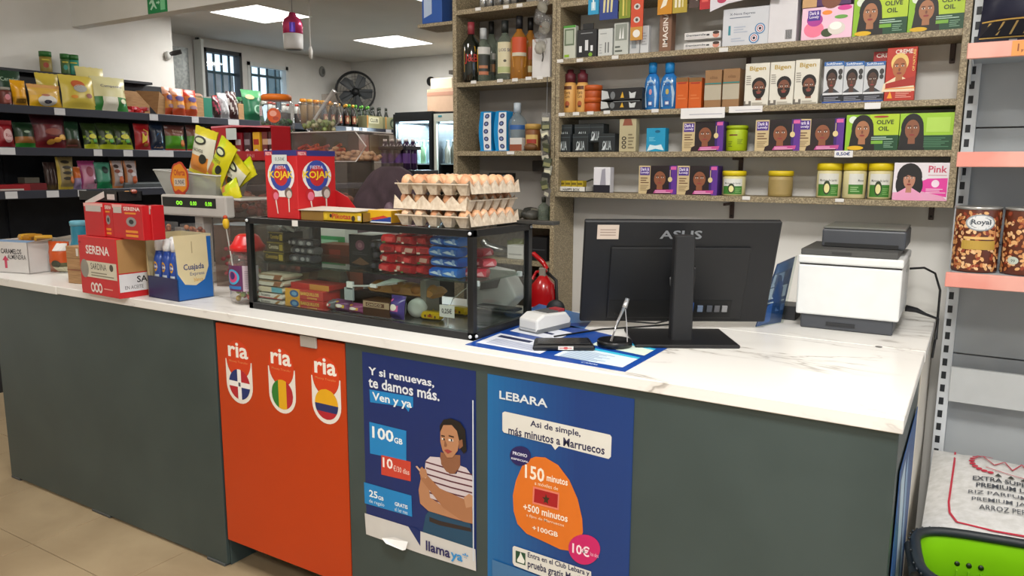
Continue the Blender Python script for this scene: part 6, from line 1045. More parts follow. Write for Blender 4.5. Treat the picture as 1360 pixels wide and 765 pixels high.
# tall chair with a jacket behind the case
jx = Xat(520, 2.64, 1.4); jt = P(525, 221, Y=2.62).z
jc = empty('bar_chair', (jx, 2.645, 0), 'tall dark bar chair behind the counter carrying the jacket', 'chair')
B().lathe([(.11, 0), (.11, .02), (.03, .04), (.03, .70)], mat('#2a2a2c', .3, .8), 20).build('pedestal', jc); B().box(-.18, .18, -.1, .12, .70, .77, '#241d20').build('seat', jc, .02, seg=2)
B().box(-.12, .12, -.02, .02, .77, jt-.12, '#241d20').build('backrest', jc, .01, seg=2)
JM = noisemat('plum_padded_cloth', '#2a1b21', '#44323a', 7, 5, .85, .6, .35, .65, dist=1.0)
b = B(); vs = []; NU, NV = 48, 32
for j in range(NV+1):
    t = j/NV; z = .80+(jt-.80)*t
    for i in range(NU):
        a = 6.2832*i/NU; kx = .225*math.sqrt(max(.02, 1-max(0, (t-.55)/.46)**2.3)); ky = .098*math.sqrt(max(.05, 1-max(0, (t-.7)/.31)**2))
        wob = 1+.035*math.sin(5*a+9*t)+.035*math.sin(31*t+2*a+math.sin(9*a))+.02*math.sin(17*a)
        vs.append((kx*math.copysign(abs(math.cos(a))**.8, math.cos(a))*wob, ky*math.sin(a)*wob, z))
jo = b.add(vs, [(j*NU+i, j*NU+(i+1) % NU, (j+1)*NU+(i+1) % NU, (j+1)*NU+i) for j in range(NV) for i in range(NU)]+[tuple(NV*NU+i for i in range(NU))], JM, True).build('jacket', None, 0, (jx, 2.645, 0), 0, 'dark plum padded jacket hung over the chair back behind the case', 'jacket')
B().ball((.06, -.085, jt-.20), (.03, .03, .05), '#5c4652', 10, 6).build('lining_fold', jo)
carton('green_box', 'green and white box seen through the back of the case', 'box', (Xat(440, 2.40, 1.25), 2.42, ZT), (.2, .08, .27), '#bfc6bc', 0, None, [('r', 0, .7, 1, .88, '#2c8a4c'), ('r', .2, .75, .8, .82, '#8fc0a0')])
carton('wooden_box', 'reddish brown box seen through the back of the case', 'box', (Xat(455, 2.34, 1.2), 2.335, ZT), (.16, .08, .215), '#7a3c24', 0, None, [('r', 0, .5, 1, .55, '#5c2c1c'), ('r', .3, .8, .7, .9, '#a8402c')])
# ================================================================== BLACK SHELVING ALONG THE LEFT WALL
GX = -5.70; GB = -6.20; S1, S2, S3 = 1.975, 1.688, 1.389
SHF = {}; gd = empty('snack_shelving', (-5.95, 4.4, 0), 'long black shelving of snacks and beer along the left wall', 'shelving'); go = gd.location
def gb(nm, x0, x1, y0, y1, z0, z1, m, lab=None, bv=0): return B().box(x0-go.x, x1-go.x, y0-go.y, y1-go.y, z0, z1, m).build(nm, gd, bv, label=lab)
for z in (S1, S2, S3, 1.0, .62):
    sf_ = gb('shelf', GB, GX-.02, 1.9, 6.95, z-.03, z-.001, M_DARKSH); gb('price_rail', GX-.02, GX, 1.9, 6.95, z-.055, z+.003, M_EDGE, None, .003).parent = sf_; SHF[z] = sf_
zc = P(165, 110, X=GB+.05).z
gb('back_panel', GB-.02, GB, 1.9, 4.28, 0, zc, M_DARKSH); gb('back_panel', GB-.02, GB, 4.28, 6.95, 0, 2.0, M_DARKSH); gb('top_cap', GB-.03, GB+.10, 1.9, 4.1, zc, zc+.02, M_DARKSH)
gb('base', GB, GX, 1.9, 6.95, 0, .3, M_DARKSH)
for y in (1.9, 2.9, 3.7, 4.6, 5.6, 6.93): gb('divider_post', GB, GB+.03, y, y+.03, 0, 1.97, M_DARKSH)
for x, y, sw in ((79, 146, 14), (204, 155, 11), (259, 157, 9), (310, 162, 14), (10, 201, 20), (130, 203, 11), (170, 203, 12), (214, 205, 32), (15, 259, 16), (70, 258, 16), (109, 257, 11), (463, 170, 7), (473, 171, 7), (484, 172, 6), (516, 172, 7)):
    q = P(x, y, X=GX); q2 = P(x+sw, y, X=GX); z = min((S1, S2, S3), key=lambda s: abs(s-.026-q.z)); hw = (q2.y-q.y)/2
    gb('price_tag', GX, GX+.003, q.y-hw, q.y+hw, z-.05, z-.002, '#c9c9cc').parent = SHF[z]
def gp(x0, x1, yt, z, X=-5.78): a = Yat(x0, X, z); c_ = Yat(x1, X, z); return (a+c_)/2, c_-a, P((x0+x1)/2, yt, X=X).z-z
def gbag(lb, x0, x1, yt, z, des, prints=None, X=-5.78, tilt=-8, d=.078, roll=0, nm='snack_bag', cat='snack bag', **k):
    y, w_, h = gp(x0, x1, yt, z, X); return pouch(nm, lb, cat, (X, y, z+.001), (w_*.955, d, h/math.cos(R(tilt))), des, R(90), R(tilt), R(roll), prints=prints, **k)
YL = '#d6bb2e'
# top shelf
q = gp(0, 30, 96, S1); gbag('dark green pouch with pale lettering at the shelf start', -6, 34, 94, S1, bands((.45, '#5a2420'), (1, '#1e3d2a')), [('t', 'Cereales', .2, .68, .85, .8, '#a9c0a8')], X=-5.95)
jx = gp(0, 15, 112, S1)
o = empty('sauce_jar', (-5.78, jx[0], S1), 'brown sauce jar with a pink label on the top black shelf', 'jar'); B().lathe([(.038, 0), (.04, .01), (.04, .085), (.03, .1)], '#5c2418', 14).build('glass', o); B().lathe([(.033, 0), (.034, .02)], '#8f8a80', 14).build('lid', o).location.z = .1; B().pr([('r', 0, 0, 1, .6, '#8a4438'), ('e', .5, .6, .35, .3, '#c98088')], cylf(.04, .015, .08, -.63, .63), dv=8).build('label_print', o)
gbag('small golden pouch with pointed ears beside the sauce jar', 17, 38, 107, S1, bands((.35, '#c08a1c'), (1, '#d89a14')), [('r', .15, .1, .8, .25, '#7c5a1c')])
gbag('yellow snack bag with a white scene, low front one', 38, 84, 113, S1, bands((.5, '#d9a91c'), (.8, '#d3a84c'), (1, '#cf9a5c')), [('e', .5, .28, .3, .22, '#d8d4cc'), ('e', .5, .22, .12, .08, '#3c3c4c'), ('e', .45, .5, .14, .05, '#b0705c')])
gbag('plain yellow bag standing behind the white scene bag', 52, 84, 98, S1, bands((1, '#cdb544')), X=-5.92)
gbag('tall pale yellow snack bag with an orange and grey emblem', 82, 131, 101, S1, bands((1, '#cdb84c')), [('e', .45, .72, .2, .13, '#b9582a'), ('e', .5, .6, .2, .11, '#a3a29c'), ('e', .75, .4, .1, .07, '#8c4a3c'), ('e', .3, .35, .1, .05, '#d8902a')])
gbag('cream bag with a white animal on green', 124, 172, 103, S1, lambda s, t: '#d9d3a0' if t > .42 else ('#dfdcc8' if abs(s-.45) < .2 else '#2f7a34'), [('t', 'Campesino', .2, .66, .85, .76, '#5c5a7c'), ('e', .45, .3, .17, .1, '#e6e4d4'), ('e', .85, .3, .1, .07, '#d8d8b8')])
gbag('plain cream bag standing behind the animal bag', 107, 146, 90, S1, bands((1, '#d9cd8a')), X=-5.95)
for k, (x0, x1, yt, yb, lb) in enumerate(((53, 68, 72, 96, 'green lidded spice jar standing alone on top of the shelving'), (81, 92, 74, 98, 'green lidded spice jar, the darker of the pair on the shelving top'), (91, 104, 74, 98, 'teal green lidded spice jar, the paler of the pair on the shelving top'))):
    X = GB+.05; a = Yat(x0, X, zc+.1); c_ = Yat(x1, X, zc+.1); r = (c_-a)/2; h = .155; o = empty('spice_jar', (X, (a+c_)/2, zc+.021), lb, 'jar')
    B().lathe([(r*.95, 0), (r, .005), (r, h*.72)], ('#8c7a34', '#4c6c3c', '#2c8a72')[k], 16).build('body', o); B().lathe([(r*1.03, 0), (r*1.03, h*.24)], '#2c6a2c', 16).build('lid', o).location.z = h*.74
    B().pr([('r', 0, .75, 1, .85, '#c9b93a'), ('e', .5, .4, .35, .2, '#a0402c' if k == 0 else '#3c9a8a')], cylf(r, .01, h*.7, -1.1, .2), dv=8).build('label_print', o)
o = empty('open_carton', (-5.93, gp(170, 225, 115, S1)[0], S1), 'open brown carton with red packets on the top black shelf', 'carton'); hy = gp(166, 226, 115, S1)[1]/2
B().box(-.14, .14, -hy, hy, 0, .005, M_CARD).box(-.14, -.135, -hy, hy, 0, .2, M_CARD).box(-.14, .14, -hy, -hy+.005, 0, .17, M_CARD).build('body', o)
B().add([(-.12, hy-.32*hy*2, .205), (.14, hy-.22*hy*2, .19), (.14, hy, .11), (.14, hy, .005), (.14, hy-.3*hy*2, .005)], [(0, 1, 2, 3, 4)], M_CARD).build('front_flap', o)
for k in range(4): bar('red_packet', 'small red packet in the open brown carton, %s from the yellow bags' % nth(k), (-5.86, o.location.y-hy+.06+.05*k, S1+.007+.02*(k % 2)), (.08, .06, .035), ('#c02c34', '#b82430')[k % 2], [('e', .5, .5, .2, .3, '#d8909a')], R(90+15*k), 'red packets in the brown carton')
for k, (x0, x1) in enumerate(((219, 232), (229, 248), (246, 264))): gbag(('orange and purple snack bag, leftmost and partly hidden of three', 'orange and purple snack bag, middle of three', 'orange and purple snack bag, rightmost of three')[k], x0, x1, 116+k*2, S1, bands((.25, '#c24a24'), (.5, '#cf8a2a'), (.75, '#c9702c'), (1, '#d8a088' if k != 2 else '#c23a24')), [('e', .5, .62, .33, .1, '#4c3c78'), ('e', .5, .32, .3, .07, '#8c6a74')], X=-5.76-.03*(k == 0))
for k in range(8):
    y = Yat(246+9*k, -5.9, 2.2); bar('snack_bag', 'crumpled bag behind the orange and purple bags, %s of the pile' % nth(k), (-5.93, y, S1+.13+.018*(k % 3)), (.14, .09, .05), ('#b8442c', '#8a3a2c', '#c9a08c', '#5c2c24', '#a8a49c')[k % 5], [('e', .5, .5, .3, .3, '#d8c8b8')], R(90+25*(k % 3)), 'crumpled bags at the back of the top shelf')
for k, (x0, x1, c_, lb) in enumerate(((262, 272, M_CARD, 'kraft side of a carton beside the orange bags'), (272, 283, '#2c7a64', 'teal carton side beside the dark foil bags'), (318, 325, M_CARD, 'narrow kraft carton beside the green bag'))):
    y, w_, h = gp(x0, x1, 130 if k < 2 else 138, S1, -5.75); carton('snack_carton', lb, 'carton', (-5.83, y, S1), (w_, .15, h), c_, R(90))
for k, (x0, x1, yt, c1, c2) in enumerate(((284, 294, 128, '#3c2a28', '#b8405c'), (292, 306, 124, '#9a9a9c', '#c9c9cc'), (304, 318, 122, '#3a1c1c', '#b0a8a4'))): gbag(('dark foil bag with a pink spot', 'silver foil bag in the dark row', 'maroon foil bag in the dark row')[k], x0, x1, yt, S1, lambda s, t, a=c1, b_=c2: b_ if (int(s*7+t*5) % 3 == 0 and t > .2) else a, X=-5.76)
gbag('dark green snack bag with a white curl beside the orange lidded jar', 324, 352, 120, S1, bands((.75, '#1c5a3c'), (1, '#4c8a5c')), [('e', .6, .35, .2, .15, '#8fb49c'), ('e', .64, .35, .16, .12, '#1c5a3c'), ('e', .3, .75, .2, .08, '#b9a070')], X=-5.76)
for k in range(6): bar('snack_bag', 'white and green bag heaped behind the dark green bag, %s of the heap' % nth(k), (-5.93, Yat(312+8*k, -5.9, 2.15), S1+.15+.02*(k % 2)), (.12, .09, .05), ('#c9d0c4', '#3c7a4c', '#dcdcd4')[k % 3], [('e', .5, .5, .2, .3, '#8fb49c')], R(90+20*(k % 3)), 'white and green bags at the back of the top shelf')
# second shelf
gbag('red bag with a white oval on the second shelf', -4, 21, 160, S2, bands((.8, '#8c1a24'), (1, '#a03a40')), [('e', .55, .4, .28, .25, '#cfa8a8'), ('t', 'Risi', .4, .35, .75, .48, '#8c1a24')])
gbag('dark green bag with an orange stripe on the second shelf', 20, 50, 163, S2, bands((.18, '#2c7a2c'), (.42, '#8c5a2c'), (1, '#1c3420')), [('e', .5, .6, .15, .05, '#8fa08c')])
gbag('tall maroon bag showing round potato slices', 44, 92, 152, S2, bands((.2, '#6c1a20'), (.7, '#5c1820'), (1, '#3a151c')), [('e', .42, .16, .12, .07, '#cf9a3c'), ('e', .6, .22, .12, .07, '#d8a040'), ('e', .78, .3, .13, .08, '#cf9a3c'), ('e', .5, .45, .25, .1, '#7c3c30')], d=.12)
gbag('dark green and brown bag beside the maroon one', 86, 109, 162, S2, bands((.3, '#4c3424'), (1, '#1f3a26')), [('r', .1, .08, .7, .13, '#8c4a44')])
for k, (x0, x1) in enumerate(((112, 133), (132, 156), (153, 178))): gbag(('lime and black snack bag, leftmost and darkest of three', 'lime and black snack bag, middle of three', 'lime and black snack bag, rightmost of three')[k], x0, x1, 164, S2, lambda s, t: '#b0b824' if t < .2 else ('#7c9420' if (int(s*5+t*7) % 3 == 0 and t < .7) else '#2c3c1c'), [('e', .5, .45, .25, .09, '#c9c43a'), ('e', .6, .28, .13, .07, '#4c9a3c')], tilt=-12)
gbag('red bag with a yellow figure on the second shelf', 179, 201, 165, S2, bands((1, '#a31c20')), [('p', [(.3, .25), (.6, .35), (.8, .7), (.5, .8), (.35, .6)], '#c9b02a'), ('e', .55, .2, .15, .07, '#a8702c')], tilt=-3)
gbag('navy bag with a blue and cream picture', 200, 219, 162, S2, bands((.15, '#1c2c4c'), (1, '#182438')), [('p', [(.1, .3), (.4, .6), (.9, .5), (.7, .25)], '#2a6ca8'), ('p', [(.15, .08), (.5, .28), (.9, .08)], '#b9967c')], tilt=-3)
for k, (x0, x1) in enumerate(((219, 247), (248, 274))): gbag(('green bag with a pinkish heading beside the navy bag', 'green bag with a pinkish heading behind the yellow bags')[k], x0, x1, 167, S2, bands((.12, '#b0402c'), (.62, '#4c8c1c'), (.85, '#7c4c3c'), (1, '#5c3430')), [('t', 'Fritos', .3, .72, .8, .82, '#d8b8a8'), ('e', .8, .3, .15, .14, '#c9702c')], tilt=-2)
gbag('maroon bag edge beside the red display carton', 276, 290, 169, S2, bands((1, '#4c1a20')), tilt=-2)
# third shelf
carton('red_pack', 'low red pack with white edge on the third shelf', 'pack', (-5.80, gp(-2, 28, 240, S3)[0], S3), (.22, .15, .045), '#8c1820', R(90), None, [('r', .1, .1, .8, .35, '#b9b0a8')])
o = carton('red_pack', 'dark red box beside the low red pack', 'pack', (-5.84, gp(34, 60, 240, S3)[0], S3), (.16, .13, .05), '#6c2024', R(90)); carton('snack_carton', 'small grey box stacked on the dark red box', 'box', (-5.86, o.location.y, S3+.051), (.1, .1, .04), '#5a564c', R(90))
for k in range(3): gbag('slim brown packet in the dim row on the third shelf, %s along' % nth(k), 62+5*k, 69+5*k, 216, S3, bands((.15, '#4c3c20'), (1, '#3a2824')), X=-5.80, d=.04, group='slim brown packets')
gbag('tall gummy bag with brown ovals and a yellow base', 77, 101, 209, S3, lambda s, t: '#b9a03c' if (t < .12 or s < .1) else '#8c7c54', [('e', .45, .85-.17*k, .25, .05, '#2c2418') for k in range(4)]+[('e', .75, .3, .15, .12, '#c9702c')], tilt=-3)
gbag('orange and lilac bag behind the gummy bag', 97, 109, 222, S3, bands((.5, '#8c7c9c'), (1, '#b8602c')), tilt=-3)
gbag('pink sweet bag leaning on the third shelf', 107, 131, 214, S3, lambda s, t: '#a8487c' if (s < .15 or s > .85 or t > .85) else '#b98098', [('e', .5, .6, .22, .18, '#8c3c50'), ('e', .8, .25, .14, .08, '#2c1c24'), ('r', .3, .05, .7, .16, '#c9a0b4')], tilt=-8)
gbag('green sweet bag beside the pink one', 128, 150, 216, S3, lambda s, t: '#1c7a4c' if t < .25 else '#4c8c74', [('e', .5, .7, .2, .14, '#182c24'), ('e', .85, .25, .12, .08, '#1c3428')], tilt=-6)
for k, (x0, x1) in enumerate(((149, 166), (166, 184))): gbag(('orange and white bag of figures beside the green one', 'orange and white bag of figures at the shelf end')[k], x0, x1, 214, S3, lambda s, t: '#b8784c' if (s < .12 or s > .88 or t < .1) else '#a89a98', [('e', .3, .8, .18, .07, '#3c2c28'), ('e', .3, .62, .18, .07, '#7c3c2c'), ('e', .6, .3, .22, .14, '#b8582c'), ('e', .5, .5, .2, .07, '#c9c0c4')], tilt=-3)
for k, (px_, w2) in enumerate(((200, .5),)): carton('grey_case', 'flat grey plastic case lying at the end of the third shelf', 'case', (-5.86, Yat(200, -5.8, S3), S3), (w2, .2, .045), '#4c5052', R(90), None, [('r', .02, .7, .98, .95, '#7c8284')])
# beer and small white bottles
bb = None
def beer(y, x, z, capc, lab, lb, group, glass='#1c140c', h=.235):
    o = empty('beer_bottle', (x, y, z), lb, 'bottle', group); B().lathe([(.028, 0), (.03, .006), (.03, h*.56), (.013, h*.78), (.0125, h*.95)], mat(glass, .15), 12).build('glass', o); B().lathe([(.0145, 0), (.0145, h*.12), (.01, h*.13)], capc, 10).build('cap', o).location.z = h*.88
    B().pr([('r', 0, 0, 1, 1, lab), ('e', .5, .5, .25, .3, '#a8402c' if lab[1] > '8' else '#c9b08a')], cylf(.03, h*.15, h*.5, -1.2, .5), dv=5).build('label_print', o); return o
g1 = beer(5.79, -5.78, S1, '#c9962a', '#7c3c24', 'brown beer bottle with a golden neck foil in the front row', 'golden necked beer bottles')
for k in range(1, 9): dup(g1, (-5.78-.07*(k % 2), 5.79+.052*k, S1), 'brown beer bottle with a golden neck foil, %s of the row' % nth(k))
g1['label'] = 'brown beer bottle with a golden neck foil, nearest the glass bowl'
g2 = beer(6.28, -5.90, S1, '#4c8c2c', '#4c5c3c', 'green capped beer bottle behind the beer carton', 'green capped beer bottles', '#14240f', .25)
for k in range(1, 8): dup(g2, (-5.90-.07*(k % 2), 6.28+.05*k, S1), 'green capped beer bottle behind the pale cartons, %s of the row' % nth(k))
g3 = beer(6.66, -5.9, S1, '#20241c', '#3a3c30', 'dark capped beer bottle at the far end of the shelf', 'dark capped beer bottles', '#12180e', .25)
for k in range(1, 5): dup(g3, (-5.9-.07*(k % 2), 6.66+.055*k, S1), 'dark capped beer bottle, %s of the row at the shelf end' % nth(k))
for y0, y1, c_, tx, lb in ((6.36, 6.62, '#8f8c68', 'CLUB', 'pale beer carton reading CLUB on the black shelf'), (6.66, 6.92, '#8a8c6c', '', 'pale beer carton with a dark emblem at the shelf end')):
    carton('beer_carton', lb, 'carton', (-5.79, (y0+y1)/2, S1), (y1-y0, .13, .135), c_, R(90), None, [('r', 0, 0, .08, 1, '#b8803a'), *([('r', .12, .4, .75, .9, '#c9c6a8'), ('T', tx, .2, .5, .68, .8, '#2c3024')] if tx else [('e', .55, .5, .25, .4, '#3c4a3c'), ('e', .55, .45, .15, .25, '#8f9a84')])])
for k in range(7):
    o = empty('milk_bottle', (-5.80-.05*(k % 2), 4.93+.085*k, S1), 'small white bottle with a dark base behind the glass bowl, %s of the row' % nth(k), 'bottle', 'small white bottles'); B().lathe([(.03, 0), (.032, .005), (.032, .1), (.02, .14), (.02, .16)], '#2c2624', 12).build('body', o); B().lathe([(.0325, 0), (.021, .045), (.021, .07)], '#c9cac4', 12).build('neck', o).location.z = .1
    B().lathe([(.024, 0), (.024, .02)], ('#a8341c', '#c9cac4', '#b03a24')[k % 3], 12).build('cap', o).location.z = .17
for k in range(5):
    o = empty('juice_bottle', (-5.95, 5.66+.09*k, S1), 'orange capped bottle behind the golden necked beers, %s of the row' % nth(k), 'bottle', 'orange capped bottles'); B().lathe([(.035, 0), (.035, .19), (.022, .23)], '#8a6a3c', 12).build('body', o); B().lathe([(.032, 0), (.032, .035)], ('#e08a1c', '#d8a02a')[k % 2], 12).build('cap', o).location.z = .232
for k in range(3): carton('wine_carton', ('reddish brown carton under the beer shelf', 'olive brown carton under the beer shelf', 'dark olive carton under the beer shelf end')[k], 'carton', (-5.83, 6.33+.17*k, S2-.05+.052), (.16, .16, .22), ('#7a3c24', '#5c4a24', '#4c4a20')[k], R(90))
# ================================================================== BACK ROOM
fn = empty('wall_fan', (-6.62, 7.16, 2.465), 'large black wall fan in the corner', 'fan', rz=R(40)); RX = Matrix.Rotation(R(90), 3, 'X')
B().lathe([(.225, -.05), (.245, -.04), (.245, .03), (.235, .04), (.225, .03), (.225, -.05)], '#1b1c1e', 36, mtx=RX, cap=False).build('cage_ring', fn); cg_ = COL.objects[-1]
for k in range(5):
    a = 6.2832*k/5; c_, s_2 = math.cos(a), math.sin(a); rot = lambda x, y: Vector((x*c_-y*s_2, .0, x*s_2+y*c_))
    v = [rot(.03, -.02), rot(.1, -.09), rot(.2, -.07), rot(.21, .03), rot(.1, .03), rot(.03, .02)]
    for i, q in enumerate(v): q.y = (.02, .03, .03, -.02, -.02, -.01)[i]
    B().add(v, [(0, 1, 2, 3, 4, 5)], '#55585a').build('blade', fn)
B().lathe([(.045, -.03), (.05, 0), (.04, .04)], '#141516', 20, mtx=RX).build('hub', fn); B().lathe([(.075, .05), (.06, .2)], '#1b1c1e', 16, mtx=Matrix.Rotation(R(-90), 3, 'X')).build('motor', fn)
for k in range(6): B().lathe([(.04+.036*k, -.052), (.043+.036*k, -.050)], '#1b1c1e', 32, mtx=RX, cap=False).build('guard_wire', cg_)
for k in range(12): a = 6.2832*k/12; B().tube([(.04*math.cos(a), -.0, .04*math.sin(a)), (.235*math.cos(a), -.04, .235*math.sin(a))], .0025, '#1b1c1e', 4).build('guard_wire', cg_)
wo_ = P(428, 95, Y=YB-.02); 
if wo_.x < XW: wo_ = P(428, 95, X=XW+.01)
o = empty('wall_vent', wo_, 'small grey oval vent on the window wall beside the fan', 'vent'); B().ball((0, 0, 0), (.02, .05, .065), '#8a8c88', 14, 8).build('cover', o); B().ball((.014, 0, 0), (.012, .025, .035), '#5c5e5c', 10, 6).build('grille', o)
q = P(572, 108, Y=YB-.01); B().lathe([(.055, -.02), (.055, .0), (.04, .01)], '#1c1c1c', 16, mtx=RX).build('wall_hole_cap', None, 0, (q.x, YB-.02, q.z), label='round black outlet on the far wall above the fridges', cat='outlet')
# fridges
def fridge(x0, x1, y0, y1, h, lb, frame, lit, items):
    o = empty('drinks_fridge', ((x0+x1)/2, (y0+y1)/2, 0), lb, 'fridge'); w_ = x1-x0; d = y1-y0; K = mat('#171a1d', .4)
    b = B(); t = .04
    b.box(-w_/2, -w_/2+t, -d/2+.03, d/2, 0, h, K).box(w_/2-t, w_/2, -d/2+.03, d/2, 0, h, K).box(-w_/2+t, w_/2-t, d/2-t, d/2, 0, h, '#cfdbe2').box(-w_/2+t, w_/2-t, -d/2+.03, d/2-t, 0, .12, K).box(-w_/2+t, w_/2-t, -d/2+.03, d/2-t, h-.1, h, K).build('cabinet', o)
    b = B(); f = .035
    b.box(-w_/2, -w_/2+f, -d/2, -d/2+.03, .1, h-.02, frame).box(w_/2-f, w_/2, -d/2, -d/2+.03, .1, h-.02, frame).box(-w_/2+f, w_/2-f, -d/2, -d/2+.03, h-.1, h-.02, frame).box(-w_/2+f, w_/2-f, -d/2, -d/2+.03, .1, .16, frame).build('door_frame', o); df_ = COL.objects[-1]
    B().box(-w_/2+f, w_/2-f, -d/2+.012, -d/2+.016, .16, h-.1, GLASS).build('door_glass', df_); B().box(-w_/2+t, w_/2-t, -d/2+.06, -d/2+.09, h-.115, h-.1, mat('#cfe6ff', .5, emit=lit)).build('light_strip', o)
    for z in (.5, .9, 1.25, 1.6): B().box(-w_/2+t, w_/2-t, -d/2+.06, d/2-t, z-.012, z, '#9aa6ac').build('wire_shelf', o)
    l = bpy.data.lights.new('fridge_lamp', 'AREA'); l.shape = 'RECTANGLE'; l.size = w_*.8; l.size_y = d*.7; l.energy = 70*lit/4; l.color = (.75, .88, 1); lo2 = bpy.data.objects.new('fridge_lamp', l); COL.objects.link(lo2); lo2.parent = o; lo2.location = (0, 0, h-.12)
    n = int((w_-2*t)/.075)
    for z in (1.25, 1.6):
        for k in range(n):
            c_ = items[(k+int(z*10)) % len(items)]; bo = empty('drink_bottle', (o.location.x-w_/2+t+.045+.075*k, o.location.y-d/2+.13, z+.001), 'drink bottle, %s on the %s shelf of the %s' % (nth(k), 'upper' if z > 1.5 else 'lower', lb.split(' with')[0]), 'bottle', 'bottles in the '+lb.split(' with')[0])
            B().lathe([(.03, 0), (.033, .01), (.033, .15), (.013, .2), (.013, .23)], mat(c_, .2), 12).build('body', bo); B().lathe([(.016, 0), (.016, .022)], '#d8dcdc', 10).build('cap', bo).location.z = .225
    return o
fridge(-5.56, -5.035, 6.6, 7.25, 2.15, 'black drinks fridge with blue lit glass door', mat('#14171a', .4), 5, ('#a9c4cc', '#7fb0c0', '#c9d8dc', '#8fb08a'))
fridge(-5.02, -4.40, 6.62, 7.25, 2.14, 'second drinks fridge with pale door frame beside the blue lit one', mat('#c3c4b8', .4), 3, ('#8c8a7c', '#a9a59a', '#5c5a50'))
B().box(0, .05, -.002, 0, 0, .018, mat('#2a8c9c', .4)).build('logo_plate', None, 0, (-4.96, 6.618, 2.085), label='tiny teal plate at the top of the second fridge', cat='sticker')
o = empty('storage_carton', (-5.0, 6.95, 2.151), 'pale cardboard box on top of the fridges', 'carton'); B().box(-.22, .22, -.18, .18, 0, .24, mat('#c3a388', .7)).build('body', o, .003); B().box(-.22, .22, -.182, -.18, .17, .21, '#b0826c').build('band', o); B().box(-.2, .1, -.15, .15, .24, .36, '#cfc2a8').build('flap', o, .01)
# purple six-packs on a dark stand
carton('promo_stand', 'dark stand carrying the purple bottle packs', 'stand', (-4.72, 5.62, 0), (.7, .4, 1.36), '#131416', 0, None, [('r', .1, .9, .35, .95, '#8f9094'), ('r', .4, .9, .62, .95, '#8f9094'), ('r', .2, .78, .6, .86, '#8c1c3c')])
carton('bottle_crate', 'black crate under the purple bottle pack', 'crate', (-4.6, 5.62, 1.361), (.5, .36, .175), '#17171a')
g = None
for k in range(8):
    i, j = k % 4, k//4; loc = (-4.735+.085*i, 5.50+.09*j, 1.537)
    if g is None:
        g = empty('soda_bottle', loc, 'purple soda bottle in the shrink wrapped pack', 'bottle', 'purple soda bottles'); B().lathe([(.036, 0), (.04, .01), (.04, .2), (.016, .26)], mat('#24142e', .2), 12).build('body', g); B().lathe([(.018, 0), (.018, .022)], '#d8d4d4', 10).build('cap', g).location.z = .258; B().pr([('r', 0, 0, 1, 1, '#4c2c66')], cylf(.04, .06, .15, -2.2, 0), dv=6).build('label_print', g)
    else:
        o = dup(g, loc, 'purple soda bottle in the pack, %s in the %s row' % (nth(i), ('front', 'rear')[j]))
B().box(-.16, .17, -.06, .16, 0, .03, mat('#1a1a20', .3)).build('pack_sleeve', None, .002, (-4.61, 5.5, 1.72), label='dark cardboard top sleeve of the purple bottle pack', cat='sleeve')
for k in range(6): carton('drinks_case', 'dark case in the back aisle, %s of the stack' % nth(k), 'case', (-5.3, 5.0+.33*(k % 3), .0+.36*(k//3)), (.3, .2, .35), '#1f1c20', R(90), 'dark cases in the back aisle')
# hanging bottle-shaped ornament, wire, camera, exit sign
q = P(388, 17, Y=3.95); o = empty('hanging_ornament', (q.x, 3.95, P(389, 66, Y=3.95).z), 'pink, purple and white bottle shaped ornament hanging from the ceiling', 'ornament'); hh = q.z-o.location.z
B().lathe([(.062, 0), (.066, .008), (.068, hh*.42)], '#c9c6c4', 24).build('white_base', o); B().lathe([(.052, -.002), (.052, .0)], '#6c6a68', 24).build('opening', o)
B().lathe([(.068, 0), (.07, hh*.28), (.058, hh*.4), (.028, hh*.49), (.022, hh*.58)], mat('#c83a6c', .25, .3), 24).build('pink_top', o).location.z = hh*.42
B().pr([('r', .3, 0, .7, 1, mat('#5a34b4', .25, .3))], cylf(.0705, hh*.44, hh*.7, -1.5, -.1), dv=6).build('purple_band', o); B().tube([(0, 0, hh), (0, 0, CZ-o.location.z)], .002, '#555555').build('string', o)
q = P(413, 78, Y=4.4); o = empty('pull_cord', (q.x, 4.4, q.z), 'thin pull cord with a white toggle hanging from the ceiling', 'cord'); B().tube([(0, 0, .06), (0, 0, CZ-q.z)], .004, '#b3aea6').build('cord', o); B().lathe([(.012, 0), (.016, .06), (.008, .09)], '#d8d6d0', 10).build('toggle', o)
q = P(223, 74, X=XL+.02); cm = empty('security_camera', (XL, q.y, q.z), 'small white wall camera with a dark lens hood', 'camera'); B().ball((.02, 0, 0), (.03, .03, .04), '#cfd0cc', 10, 6).build('mount', cm); B().tube([(.03, 0, .01), (.06, .04, .025), (.10, .08, .04)], [.014, .022, .02], '#2a2826', 10).build('lens_hood', cm)
a = P(197, 19, Y=3.535); c_ = P(222, 15, Y=3.535); ex = empty('exit_sign', ((a.x+c_.x)/2, 3.537, a.z), 'green emergency exit sign with a running figure on the beam', 'sign'); hw = (c_.x-a.x)/2; eh = .15
B().box(-hw, hw, -.004, .003, 0, eh, '#0f8a4a').build('board', ex); B().pr([('r', .68, .1, .93, .95, '#7fd49a'), ('e', .28, .72, .05, .05, '#bfe8cc'), ('p', [(.2, .62), (.34, .6), (.4, .4), (.5, .2), (.44, .18), (.33, .33), (.2, .15), (.14, .2), (.26, .4), (.24, .5), (.12, .42), (.1, .5)], '#bfe8cc'), ('p', [(.48, .42), (.58, .42), (.58, .36), (.66, .46), (.58, .56), (.58, .5), (.48, .5)], '#bfe8cc')], lambda s, t, h: Vector((-hw+2*hw*s, -.004-h, eh*t))).build('pictogram', ex)
